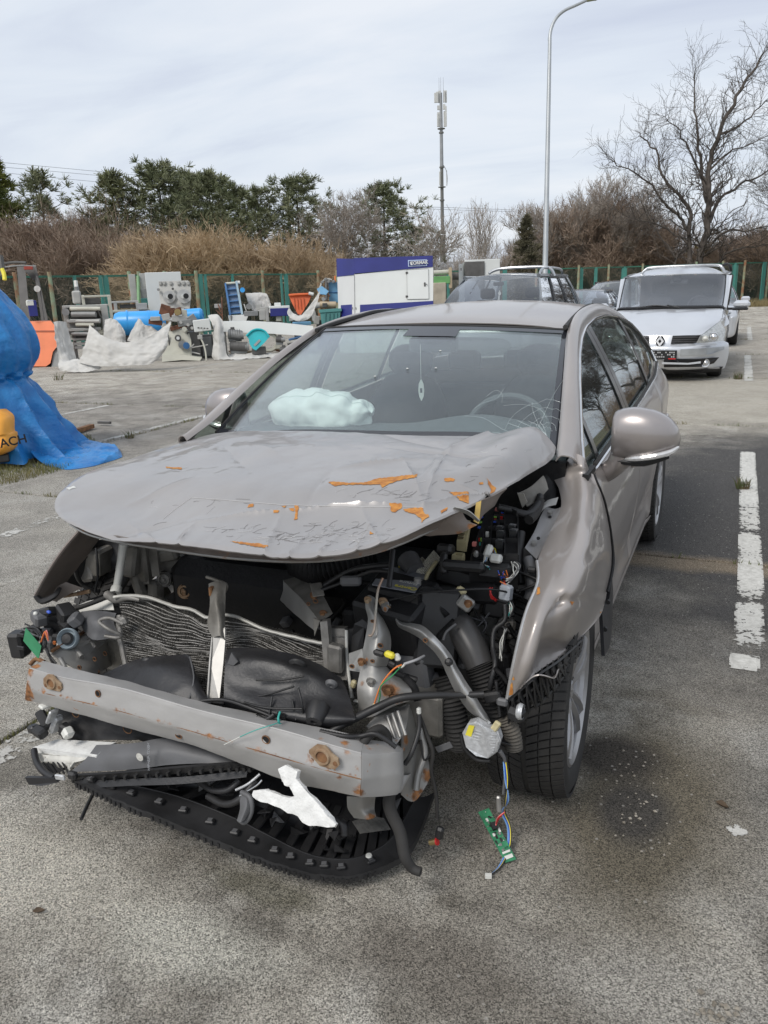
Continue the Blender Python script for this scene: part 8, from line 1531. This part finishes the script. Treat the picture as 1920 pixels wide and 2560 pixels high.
for i in range(50):
 for j in range(90):
  p = G[i, j]; e_ = min(i, 49-i, j, 89-j)/8; G[i, j, 2] = max(.006, min(1, e_)*(.03+.05*abs(mnoise.fractal(Vector((p[0]*2.2, p[1]*2.2,2)),.9,2,5))+.035*(.5-abs(mnoise.noise(Vector((p[0]*8, p[1]*8,5))))))+(.30*max(0,1-j/22)**2 if i < 30 else .12*max(0,1-j/22)**2))
m = MB(); Gl = G-np.array([T.b[0], T.b[1],0]); Gl = np.stack([Gl[..., 0]*T.ca+Gl[..., 1]*T.sa, -Gl[..., 0]*T.sa+Gl[..., 1]*T.ca, Gl[..., 2]],-1); m.grid(Gl, .004); m.build('trailing_end', M_blt, T.root, ang=60)
Y = Yd('amber_machine', 'amber yellow machine with black lettering beneath the blue tarpaulin', 'machine', 5, d=7.45)
m = MB(); pr = [(1030,-60,10),(1036,-70,18),(1050,-76,36),(1085,-78,38),(1092,-80,45),(1120,-80,46),(1135,-76,40),(1146,-66,22)]
G = [[Y.L(x0, py, .0)*(1-t)+Y.L(x1, py, 0)*t+np.array([0,.28*(abs(2*t-1)**3)+dy, 0]) for t in np.linspace(0,1,13)] for (py, x0, x1), dy in zip(pr, (.25,.12,.04,0,.02,0,.04,.14))]; m.grid(surf(G, 40,30),.02); yb = m.build('body', M_ybody, Y.root)
p = Y.L(21,1106,-.02); text_obj('lettering', 'MACH', .115, M_deep, yb, Matrix.Translation(tuple(p)) @ Matrix.Rotation(R(90),4, 'X') @ Matrix.Rotation(R(7),4, 'Z'),.004, 'CENTER', .002); Y.box('foot', -70,20,1140,1160, M_dk, .3,.15)
Y.box('lever', -2,8,1035,1045, M_dk, .05,.3)
# ---- forklift
F = Yd('forklift', 'orange forklift with black mast standing behind the blue tarpaulin', 'forklift', 110,918)
F.poly('body', [(60,805),(128,803),(138,815),(146,850),(145,862),(132,880),(126,908),(115,916),(60,916)], M_fork, .8,.0); F.poly('counterweight_line', [(60,826),(140,826),(141,829),(60,829)], pm('orange_shadow_line', (.35,.09,.04),.5),.02,-.02)
F.poly('rear_panel', [(133,880),(148,868),(152,920),(128,922)], M_gm, .6,.05); F.cyl('wheel', 128,905,17, M_rubber, .25,.3)
F.poly('mast', [(42,665),(62,660),(76,805),(54,805)], M_dk, .12,1.0); F.poly('mast', [(82,660),(90,664),(120,800),(104,805)], M_dk, .12,1.2); F.poly('mast', [(48,662),(84,664),(90,700),(82,700)], M_dk, .08,1.3)
F.pipe('mast_head', [(5,660),(35,656),(65,657)],3.5, M_dk, 1.0); F.pipe('guard_bar', [(10,668),(50,664),(90,666)],2, M_gm, 1.0); F.box('beacon', 60,82,666,674, pm('dull_red', (.35,.06,.04)),.1,.95); F.pipe('hydraulic_hose', [(92,690),(100,720),(104,760),(110,800)],2, M_dk, .9)
F.cyl('work_lamp', 93,722,8, M_whitep, .1,.8); F.pipe('yellow_grip', [(5,672),(10,685),(12,700)],5, M_yellow, -.5); F.box('blue_cowl', 72,92,752,790, M_navy, .3,-.2); F.box('white_cap', 66,86,750,766, M_whitep, .3,-.25, bev=.03); F.pipe('cab_post', [(0,640),(4,670),(8,690)],8, M_dk, -.3)
# ---- grey slip of tarpaulin
C = Yd('grey_tarpaulin', 'grey tarpaulin hanging between the orange forklift and the grey roller machine', 'tarpaulin', 160,922); C.cloth('cover', [[(134,805,0),(150,803,.1),(165,806,.3)],[(140,850,-.1),(160,850,.1),(180,855,.3)],[(146,890,-.1),(168,890,.0),(190,890,.3)],[(150,924,-.2),(175,924,-.1),(198,920,.2)]], M_tarp, .05)
# ---- grey roller machine
G_ = Yd('roller_machine', 'light grey machine with stacked rollers on the left of the yard', 'machine', 215,905)
for (x0, x1, y0, y1, mt, dp, y) in [(160,172,765,830, M_wg, .6,.1),(256,272,762,830, M_wg, .6,.1),(165,268,762,768, M_wg, .5,.0),(180,245,770,775, M_wc, .3,-.1),(170,250,798,805, M_wg, .5,-.1),(168,250,820,827, M_wg, .4,-.1),(178,250,777,798, M_dk, .3,.25),(176,240,806,820, M_gm, .4,.1),(180,220,830,845, M_dk, .4,.1),(184,225,845,851, M_wg, .4,0),(186,222,857,863, M_wg, .3,0),(188,215,866,872, M_wg, .3,-.05),(184,192,826,900, M_gm, .3,.1),(240,250,826,900, M_gm, .3,.1),(208,272,738,743, M_wc, .12,.1),(272,280,738,795, M_wc, .12,.1),(205,212,738,762, M_wc, .1,.1),(212,250,745,760, M_dk, .2,.3)]:
 G_.box('frame_bar', x0, x1, y0, y1, mt, dp, y)
for (x0, x1, y_, r_, mt) in [(176,252,772,5, M_wc),(180,240,786,7, M_gm),(176,250,803,5, M_wg),(190,235,812,4, M_wc),(180,240,835,5, M_gm)]: G_.cyl('roller', x0, y_, r_, mt, y=-.12, x2=x1, y2=y_)
for i in range(7): G_.box('gauge_mark', 243+i*1.5,247+i*1.5,775+i*3.2,777+i*3.2, M_dk, .02,-.15)
G_.cyl('drive_hub', 164,780,9, M_gm, .2,-.1); G_.cyl('drive_hub', 176,828,8, M_dk, .2,-.1); G_.cyl('hand_wheel', 268,822,10, M_wg, .05,-.2); G_.box('motor_housing', 181,203,727,760, M_wg, .3,.2, bev=.04); G_.cyl('motor_neck', 192,724,6, M_gm, .15,.3, 'z'); G_.pipe('white_bottle', [(189,702),(190,710),(191,718)],5, M_whitep, .3)
# ---- light blue barrels lying down
B = Yd('blue_barrel', 'bright blue barrel lying behind the draped tarpaulins', 'barrel', 340, d=22.5)
m = MB(); c0 = B.L(290,810); c1 = B.L(410,806); m.tube([c0, c0*.97+c1*.03, c0*.9+c1*.1, c0*.1+c1*.9, c1*.97+c0*.03, c1],[.02,.26,.34,.34,.26,.02],24,2); m.build('shell', M_sky, B.root); B.box('cradle', 300,400,840,870, M_dk, .5,.1)
for x in (320,375): B.cyl('hoop', x, 808,31, M_sky, .05,0, 'x', 24)
B = Yd('blue_barrel', 'bright blue barrel partly hidden right of the reel press', 'barrel', 485, d=21.5); m = MB(); c0 = B.L(458,792); c1 = B.L(508,788); m.tube([c0, c0*.9+c1*.1, c0*.1+c1*.9, c1],[.05,.20,.20,.04],20,3); m.build('shell', M_sky, B.root); B.box('cradle', 465,500,808,880, M_dk, .4,.1)
# ---- machine with flat top behind
H_ = Yd('packing_machine', 'low grey machine with flat table behind the blue barrel', 'machine', 330, d=23.5)
for (n_, x0, x1, y0, y1, mt, dp, y) in [('table', 275,372,774,780, M_wc, .6,0),('top_rail', 278,345,752,757, M_wg, .3,0),('leg', 290,298,757,860, M_wg, .1,.1),('leg', 345,352,757,860, M_wg, .1,.1),('dark_drum', 300,340,761,770, M_dk, .3,.2),('housing', 345,368,758,774, M_wg, .3,0),('housing', 276,292,757,775, M_brown, .2,.2)]: H_.box(n_, x0, x1, y0, y1, mt, dp, y)
# ---- cabinets behind the press
K = Yd('white_panel_cabinet', 'white upright panel cabinet behind the reel press', 'cabinet', 412, d=24); K.box('panel', 370,456,683,800, M_wht, .5,0); K.cyl('knob', 379,688,2.5, M_dk, .05,-.03)
K2 = Yd('grey_cabinet', 'pair of mid grey cabinets left of the white panel cabinet', 'cabinet', 347, d=24.6)
for x0, x1, y0, y1, mt in [(325,341,687,755, M_wg),(350,376,684,722, M_wg),(352,374,722,748, M_gm)]: K2.box('door', x0, x1, y0, y1, mt, .4,0)
K2.box('teal_foot', 353,374,746,762, M_dteal, .3,-.05); K2.pipe('green_pole', [(345,690),(347,760)],4, pm('pale_green_pole', (.2,.36,.18)),-.1)
# ---- press with two reels
Pq = Yd('reel_press', 'pale machine with two round reels, rusty mechanism and cream base', 'machine', 450,903)
Pq.poly('reel_plate', [(397,708),(402,703),(470,701),(476,708),(478,745),(474,772),(402,768),(398,735)], M_wg, .08,.1)
for (x, y_) in ((423,742),(460,741)):
 Pq.cyl('reel', x, y_, 17 if x > 440 else 15, pm('reel_grey', (.46,.46,.45),.45,.1),.06,.02, n=30); Pq.cyl('reel_cone', x-3, y_, 5, M_wht, .18,-.05, n=16); Pq.cyl('reel_hub', x+3 if x < 440 else x+5, y_-1,6.5, M_deep, .1,-.2)
for x in (400,410,426,446,458,470): Pq.box('hinge', x-3, x+4,703,712, M_wg, .05,.04)
Pq.cyl('side_knob', 396,724,3.5, M_gm, .1,.0); Pq.cyl('side_knob', 432,722,3, M_dk, .1,0)
for (x0, x1, y0, y1, mt, y, rt) in [(400,435,764,790, M_brown, .1,-20),(435,455,770,788, M_brown, 0,15),(405,425,785,800, M_wg, -.1,10),(372,405,800,812, M_brown, 0,-10),(376,400,792,802, M_wg, -.1,0),(430,475,790,806, M_wg, 0,-8),(445,480,800,815, M_gm, -.1,5),(425,470,812,822, M_brown, -.05,12),(470,490,788,805, M_gm, 0,30),(455,468,775,800, M_wc, .05,0),(405,430,812,824, M_wg, -.05,-30)]: Pq.box('linkage', x0, x1, y0, y1, mt, .2, y, rot=rt)
Pq.cyl('brass_wheel', 444,780,8, pm('brass', (.4,.3,.14)),.06,-.08); Pq.cyl('guide_roller', 461,823,6, M_wc, .2,-.15); Pq.cyl('guide_roller', 445,845,8, M_dk, .12,-.14); Pq.cyl('guide_roller_face', 445,845,4, M_wht, .14,-.16); Pq.cyl('blue_knob', 466,864,8, M_conv, .15,-.2); Pq.cyl('lower_roller', 456,862,10, M_gm, .1,-.1)
for (x, y_) in ((438,800),(452,806),(470,812),(480,820),(425,806)): Pq.cyl('cam_roller', x, y_, 3.5, M_wg, .15,-.18)
Pq.poly('body', [(424,820),(470,825),(478,850),(480,892),(405,892),(410,850)], M_wc, .5,.0); Pq.box('slot', 421,425,838,878, M_dk, .02,-.015); Pq.poly('base_plate', [(405,888),(455,886),(505,894),(500,902),(455,900),(405,905)], M_wc, .6,-.15); Pq.box('dark_frame', 470,500,830,892, M_dk, .4,.1)
for (a, b_) in (((475,870),(520,862)),((470,878),(485,860)),((478,880),(500,885))): Pq.pipe('tie_rod', [(a[0], a[1]),(b_[0], b_[1])],1.5, M_wg, -.1, sub=1)
CP = Yd('control_panel', 'white control panel with grey display on a bent post', 'control panel', 515,902); CP.box('housing', 484,526,799,828, M_wht, .08,-.1, rot=5, bev=.015); CP.box('display', 492,512,803,814, pm('display_grey', (.28,.32,.31),.3),.01,-.11, rot=5); CP.pipe('post', [(500,828),(500,842),(508,858),(514,880),(516,902)],2.2, M_wc, 0); CP.box('post_clamp', 494,506,838,848, M_wg, .1,-.05)
for i in range(4): CP.box('button', 494+i*7.5,498.5+i*7.5,818+i*.6,821+i*.6, M_dk, .01,-.115)
D1 = Yd('dark_cabinet', 'dark grey cabinet under the control panel', 'cabinet', 515,897); D1.box('housing', 498,534,838,895, M_dk, .5,.2); D1.box('door_line', 506,530,842,890, M_gm, .02,.18)
# ---- draped tarpaulins
Dp = Yd('draped_tarpaulin', 'large pale tarpaulin sagging like a hammock in front of the roller machine', 'tarpaulin', 290,928)
Dp.cloth('cover', [[(224,812,0),(235,822,-.1),(268,845,-.2),(320,855,-.25),(375,840,-.2),(410,815,-.1),(425,802,0)],[(215,845,-.1),(240,850,-.2),(275,868,-.3),(325,876,-.3),(380,862,-.25),(415,835,-.15),(424,815,-.1)],[(205,880,-.1),(240,885,-.2),(280,895,-.3),(330,900,-.35),(385,890,-.3),(415,862,-.2),(422,845,-.1)],[(195,905,-.1),(235,915,-.2),(285,915,-.3),(335,913,-.35),(375,910,-.3),(400,893,-.2),(412,880,-.1)]], M_tarp, .05,2.2,40,70)
Dp.cloth('ground_roll', [[(148,900,.0),(180,896,.1),(220,898,.1),(250,905,.1)],[(146,914,-.1),(180,912,-.1),(215,914,-.1),(250,914,-.1)],[(150,926,-.15),(185,930,-.2),(225,928,-.2),(255,920,-.1)]], M_tarp, .06,3,24,30, seed=4)
W2 = Yd('draped_tarpaulin', 'pale tarpaulin peak in front of the bright blue barrel', 'tarpaulin', 350,905); W2.cloth('cover', [[(345,795,0),(352,800,0),(362,812,0),(378,815,0)],[(330,825,-.1),(350,828,-.1),(370,832,0),(392,826,0)],[(318,852,-.1),(345,856,-.15),(375,855,-.1),(410,835,0)]], M_tarp, .04,3, seed=7)
W3 = Yd('draped_tarpaulin', 'pale tarpaulin hump between the roller machine and the blue barrel', 'tarpaulin', 290,905); W3.cloth('cover', [[(262,800,0),(280,796,0),(296,806,0),(312,828,0)],[(260,825,-.1),(280,825,-.1),(300,832,-.1),(315,850,0)],[(258,850,-.1),(280,855,-.1),(300,860,-.1),(315,862,0)]], M_tarp, .04,3, seed=9)
W4 = Yd('draped_tarpaulin', 'pale tarpaulin hanging over the cabinet left of the white beam', 'tarpaulin', 550,900); W4.cloth('cover', [[(520,790,.3),(540,785,.2),(556,800,.1)],[(533,820,0),(545,815,-.1),(560,820,0)],[(532,860,0),(547,860,-.1),(562,855,0)],[(532,896,0),(550,900,-.1),(572,892,0)],[(560,897,-.2),(590,898,-.2),(625,893,-.1)]], M_tarp, .04,3,40,24, seed=5)
W5 = Yd('draped_tarpaulin', 'pale tarpaulin thrown over a machine behind the white beam', 'tarpaulin', 640, d=22.5); W5.cloth('cover', [[(614,734,0),(640,732,0),(664,733,0),(672,745,0)],[(620,755,-.1),(642,755,-.1),(662,755,0),(678,765,0)],[(630,775,-.1),(645,778,-.1),(660,775,0),(680,785,0)]], M_tarp, .05,3, seed=6)
W6 = Yd('draped_tarpaulin', 'pale tarpaulin slung below the orange bin', 'tarpaulin', 752, d=21); W6.cloth('cover', [[(722,770,0),(745,788,0),(770,770,0),(800,725,0)],[(718,782,-.1),(745,798,-.1),(772,785,0),(795,750,0)],[(725,795,-.1),(745,803,-.1),(770,798,0),(782,785,0)]], M_tarp, .04,3, seed=8)
# ---- white beam, motors and bits below it
Bm = Yd('white_beam', 'long white boxed beam lying across trestles in front of the machines', 'beam', 670, d=20.5); Bm.poly('beam', [(552,804),(620,803),(700,807),(783,816),(784,841),(735,838),(660,833),(553,829)], M_wht, .35,0); Bm.box('trestle', 560,566,828,890, M_gm, .2,.1); Bm.box('trestle', 755,761,836,885, M_gm, .2,.1)
for i, (x0, x1, y0, y1, lab) in enumerate([(572,604,823,848, 'upper dark electric motor stacked under the white beam'),(576,618,855,878, 'lower dark electric motor under the white beam'),(690,708,842,856, 'small black motor right of the turquoise bin'),(700,725,868,882, 'black motor at the right end of the pallet bars')]):
 q = Yd('electric_motor', lab, 'motor', (x0+x1)/2, d=20.2-i*.1, group='electric motors under the white beam'); q.cyl('casing', x0,(y0+y1)/2,(y1-y0)/2, M_dk if i != 0 else M_gm, y=0, x2=x1, y2=(y0+y1)/2+(3 if i == 0 else 0)); q.cyl('end_cap', x1,(y0+y1)/2+(3 if i == 0 else 0),(y1-y0)/2*.8, M_gm, .1,-.02, 'x')
 for t in np.linspace(.15,.85,5): q.cyl('cooling_fin', x0+(x1-x0)*t, (y0+y1)/2,(y1-y0)/2*1.06, M_dk, .012,0, 'x')
 q.box('terminal_box', x0+4, x0+14, y0-5, y0+2, M_dk, .12,-.05); q.box('mounting_foot', x0, x1, y1-2, y1+6, M_gm, .2,0)
tb = Yd('turquoise_bin', 'tilted turquoise plastic tub under the white beam', 'tub', 645, d=19.9); tb.poly('tub_wall', [(616,840),(628,828),(645,823),(662,828),(673,843),(660,858),(640,876),(632,872),(624,860),(622,848)], M_tealb, .12,0); tb.poly('tub_handle', [(634,862),(648,848),(652,852),(638,866)], M_gm, .01,-.015); tb.pipe('tub_rim', [(616,840),(630,827),(646,823),(662,828),(673,843)],2.5, M_tealb, -.02); tb.box('prop', 630,665,868,885, M_dk, .25,.1)
dr = Yd('white_drum', 'round white drum ring behind the turquoise tub', 'drum', 680, d=20.6); m = MB(); p = dr.L(672,855); m.lathe([(.17,0),(.24,-.02),(.27,.05),(.27,.2),(.2,.22)],24, tuple(p), 'y'); m.build('ring', M_wc, dr.root); dr.box('block', 688,702,858,872, M_wc, .2,0)
rl_ = Yd('pallet_bars', 'rusty bars and planks lying on the ground under the motors', 'bars', 640,890)
for (a, b_, r_, mt) in (((575,882),(700,874),3, M_tan),((572,878),(690,886),2, M_brown),((690,876),(712,880),3, M_brown),((650,886),(658,896),4, M_brown)): rl_.pipe('bar', [a, b_], r_, mt, 0, sub=1, n=4)
W7 = Yd('cloth_scraps', 'pale cloth scraps on the ground below the white beam', 'cloth', 640,897); W7.cloth('cover', [[(570,886,.3),(620,884,.3),(660,882,.4),(700,884,.3)],[(575,896,0),(620,896,0),(665,894,0),(702,891,0)]], M_tarp, .05,4,10,50, seed=11)
pb = Yd('pipe_bundle', 'grey pipes and fittings at the right end of the white beam', 'pipes', 745,880)
for (a, b_, r_, mt) in (((718,858),(770,848),5, M_wg),((720,868),(775,860),4, M_gm),((722,850),(760,840),3, M_conv),((725,875),(765,872),4, M_wg)): pb.pipe('pipe', [a, b_], r_, mt, 0, sub=1, n=8)
# ---- conveyor, hopper, white machine with navy drum
Cv = Yd('blue_conveyor', 'steep blue conveyor belt frame standing among the machines', 'conveyor', 590, d=22); Cv.poly('side_rail', [(561,708),(565,707),(578,787),(573,789)], M_conv, .2,-.05); Cv.poly('side_rail', [(588,703),(593,702),(608,785),(603,787)], pm('pale_blue_rail', (.3,.42,.5),.5),.2,-.05); Cv.poly('belt', [(565,709),(588,707),(603,785),(577,787)], M_conl, .06,.05)
for k in range(5): Cv.poly('belt_cleat', [(567+k*2.6,722+k*15),(590+k*2.9,720+k*15),(590+k*2.9,722.5+k*15),(567+k*2.6,724.5+k*15)], M_conv, .06,-.03)
Cv.cyl('head_roller', 564,709,3, M_wc, y=0, x2=590, y2=707); Cv.cyl('motor', 606,725,6, M_sky, .25,0); Cv.pipe('motor_cap', [(590,706),(600,706)],4, M_whitep, 0); Cv.poly('hopper', [(570,789),(622,786),(615,803),(573,803)], M_wht, .3,-.1); Cv.box('frame_leg', 580,584,790,880, M_gm, .1,0)
Wm = Yd('white_mixing_machine', 'white machine with a navy drum behind the white beam', 'machine', 690, d=21.5)
for (n_, x0, x1, y0, y1, mt, dp, y) in [('drum', 676,722,771,790, M_navy, .4,-.1),('drum_rim', 672,724,765,771, M_wht, .45,-.12),('lid', 686,702,757,766, M_wht, .3,0),('side_frame', 664,672,766,803, M_wg, .2,0),('side_frame', 722,726,770,803, M_wg, .2,0),('pedestal', 690,704,790,803, M_wc, .2,0),('cross_bar', 650,672,768,775, M_wg, .2,0),('box_unit', 648,664,775,800, M_wg, .3,0),('lower_tray', 610,645,778,790, M_gm, .3,-.05),('cluster', 640,655,760,775, M_wg, .2,0),('blue_tray', 732,778,805,813, M_lb, .3,-.2)]: Wm.box(n_, x0, x1, y0, y1, mt, dp, y)
for (x0, y0, x1, y1) in ((660,742,668,770),(668,740,676,765),(610,760,620,790),(540,775,555,790),(545,760,552,780),(554,742,556,800)): Wm.pipe('strut', [(x0, y0),(x1, y1)],1.6, M_wg if x0 > 560 else M_brown, .1, sub=1, n=5)
Wm.cyl('chute', 622,766,7, M_gm, .2,0); Wm.box('plate', 536,552,760,770, M_wg, .2,.1); Wm.box('red_lid', 520,542,796,801, M_red, .2,-.6)
Ob = Yd('orange_bin', 'orange tapered plastic bin standing on its machine', 'bin', 750, d=21.8); Ob.poly('bin_wall', [(722,738),(780,735),(772,755),(752,788),(744,785),(730,758)], M_obin, .5,0); Ob.pipe('bin_rim', [(722,738),(751,736),(780,735)],3, M_obin, -.05, sub=1)
for x in (733,741,749,757): Ob.poly('bin_rib', [(x, 745),(x+2.5,745),(x+5,772),(x+3.5,772)], pm('orange_rib', (.5,.09,.02)),.04,-.04)
Ob.cyl('white_pipe', 772,733,4, M_whitep, y=-.1, x2=784, y2=736); Ob.box('stand', 735,770,780,870, M_dk, .3,.2)
Lb = Yd('blue_dust_unit', 'light blue unit with funnel, tan motor and pipework left of the white generator', 'machine', 822, d=21.6)
Lb.box('tank', 822,846,706,756, M_lb, .4,.1); Lb.poly('funnel', [(792,722),(805,715),(822,728),(815,737),(798,735)], M_lb, .2,-.1); Lb.cyl('tan_motor', 800,762,8, M_tan, y=-.1, x2=840, y2=762); Lb.cyl('silver_drum', 783,764,7, M_wg, y=-.1, x2=800, y2=763); Lb.box('tank_seam', 822,847,730,732, M_conv, .42,.08); Lb.box('tan_motor_box', 806,818,758,768, M_dk, .1,-.3)
for (pts, r_, mt) in (([(800,720),(806,705),(818,698),(830,700)],2.5, M_wg),([(812,735),(815,712),(820,700)],2.5, M_dk),([(816,700),(816,750)],4, M_dk),([(790,745),(810,735),(825,740)],2, M_brown),([(838,690),(838,706)],2, M_orange),([(806,745),(812,752)],5, M_gm)): Lb.pipe('pipework', pts, r_, mt, -.05)
for x, y_ in ((806,705),(814,698),(822,704),(834,704)): Lb.box('fitting', x-4, x+4, y_-3, y_+3, M_gm, .1,-.1, rot=20)
Lb.box('stand', 792,846,800,870, M_dk, .3,.3)
Tb = Yd('dark_teal_bin', 'dark teal plastic bin left of the white generator', 'bin', 825, d=20.8); Tb.poly('bin_wall', [(800,779),(852,775),(846,818),(806,822)], M_dteal, .5,0); Tb.poly('bin_rim', [(798,775),(854,771),(854,778),(798,782)], M_dteal, .55,-.03)
for x in (812,822,832,841): Tb.poly('bin_rib', [(x, 782),(x+2,782),(x+1,816),(x, 816)], M_dteal, .04,-.04)
for (x, y_, w_, h_, mt, rt) in [(740,795,30,6, M_wg, 20),(760,808,24,6, M_lb, 0),(785,790,12,26, M_wg, 10),(780,775,10,14, M_brown, 0),(792,800,14,20, M_wg, -10)]: Lb.box('loose_panel', x-w_/2, x+w_/2, y_-h_/2, y_+h_/2, mt, .1,-.1, rot=rt)
# ---- white generator container
Gn = Yd('generator_container', 'white generator container with navy roof band, small door and name sign', 'container', 960, d=20.5)
k = 20.5/FPX; X0, X1 = 842,1083; ax_, bx_ = Gn.L(886,700,0), Gn.L(1083,700,.1)
def face(name, pts, mat, t=.01, y=0., par=None): return Gn.poly(name, pts, mat, t, y, par)
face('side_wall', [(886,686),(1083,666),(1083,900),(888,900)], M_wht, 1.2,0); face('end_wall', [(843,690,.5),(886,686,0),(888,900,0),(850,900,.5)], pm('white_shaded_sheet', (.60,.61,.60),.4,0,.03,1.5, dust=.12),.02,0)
rf = face('roof_band', [(884,645),(1082,639),(1082,667),(885,684)], M_navy, 1.22,-.02); face('roof_band_end', [(841,646,.5),(884,647,-.02),(885,687,-.02),(842,692,.5)], M_navy, .03,0)
dr_ = face('door', [(1017,675),(1071,672),(1072,747),(1018,748)], M_wht, .02,-.02)
for a, b_ in (((1017,675),(1071,672)),((1071,672),(1072,747)),((1072,747),(1018,748)),((1018,748),(1017,675))): Gn.pipe('door_gap', [a, b_],.5, M_gm, -.02, dr_, 1,4)
for y_ in (682,741): Gn.box('hinge', 1014,1020, y_-2.5, y_+2.5, M_dk, .03,-.04, dr_)
Gn.box('handle', 1060,1064,706,716, M_dk, .03,-.05, dr_); Gn.cyl('lock', 1067,711,1, M_dk, .03,-.04, par=dr_)
face('lower_panel', [(900,762),(1083,752),(1083,800),(900,812)], M_navy, .02,-.01); face('lower_panel', [(852,763,.40),(880,761,.09),(880,815,.09),(853,820,.40)], M_navy, .02,-.02); Gn.pipe('corner_seam', [(886,688),(888,890)],.6, M_gm, -.01, sub=1)
for x in (890,882): Gn.box('vent_mark', x-1, x+.5,768,774, M_dk, .01,-.02)
sg_ = face('name_sign', [(1020,650.5),(1067.5,648.5),(1067.5,664.5),(1020.5,666.5)], pm('sign_frame', (.45,.55,.70),.4),.02,-.04); face('sign_field', [(1022,652.5),(1065.5,650.7),(1065.5,662.7),(1022.3,664.3)], pm('sign_navy', (.01,.02,.13),.4),.01,-.05, sg_)
p = Gn.L(1047.5,657,-.065); text_obj('sign_lettering', 'CORMAK', 8.2*k*1.28, M_wht, sg_, Matrix.Translation(tuple(p)) @ Matrix.Rotation(R(90),4, 'X') @ Matrix.Rotation(R(2.2),4, 'Z'),.004, 'CENTER', .005)
face('sign_emblem', [(1024.5,655),(1026,654),(1027,656),(1029,655.5),(1029.5,654),(1031,654),(1030.5,658),(1029,663),(1027,663),(1026,658)], M_wht, .006,-.06, sg_)
# ---- bits right of the generator
S2 = Yd('switch_cabinet', 'white open switch cabinet with wiring inside behind the grey estate', 'cabinet', 1200, d=24)
S2.box('housing', 1162,1249,653,830, M_wht, .6,.0); S2.box('opening', 1162,1211,658,830, M_dk, .02,-.012); S2.poly('open_door', [(1147,662,-.5),(1162,656,0),(1162,830,0),(1147,830,-.5)], M_wht, .02,0); S2.box('door_handle', 1151,1154,670,676, M_dk, .03,-.5)
for (x, y_, w_, h_, mt) in [(1168,675,5,8, M_orange),(1172,684,6,6, M_tan),(1180,676,5,12, M_wg),(1186,688,4,10, M_wg),(1192,672,8,4, M_gm),(1202,668,10,4, M_gm),(1200,684,12,6, M_gm)]: S2.box('breaker', x-w_/2, x+w_/2, y_-h_/2, y_+h_/2, mt, .05,-.05)
S3 = Yd('green_banded_unit', 'cream unit with a green band and rolls behind the generator', 'machine', 1105, d=23.5); S3.box('green_band', 1084,1125,691,709, pm('leaf_green_panel', (.14,.34,.12),.5),.4,0); S3.box('slatted_base', 1084,1115,709,830, pm('tan_slats', (.42,.37,.29),.6,0,.2,3),.4,.05); S3.cyl('roll', 1084,682,6, M_wc, y=.1, x2=1122, y2=680); S3.box('end_post', 1122,1130,670,720, M_tan, .3,0); S3.cyl('dark_roll', 1132,692,8, M_dk, y=.3, x2=1148, y2=692)
for i in range(12): S3.box('slat', 1084,1115,712+i*5,714+i*5, pm('tan_slat_edge', (.33,.28,.21),.6),.02,.03)
# ---- scrap on the ground by the tarpaulin
for (a, b_, r_, lab) in (((155,1088),(230,1065),.035, 'long rusty bar lying on the concrete behind the blue tarpaulin'),((146,1063),(158,1061),.04, 'short rusty bar end peeking out from the blue tarpaulin'),((246,1056),(276,1057),.02, 'short dark stick lying on the concrete between the bay lines')):
 p, q = at(*a, z=.04), at(*b_, z=.04); m = MB(); m.beam((0,0,0), q-p, r_*2,.05 if r_ > .025 else .03); o = m.build('metal_bar', M_rusty if r_ > .025 else M_dk, None, False); o.location = tuple(p); tag(o, lab, 'bar')
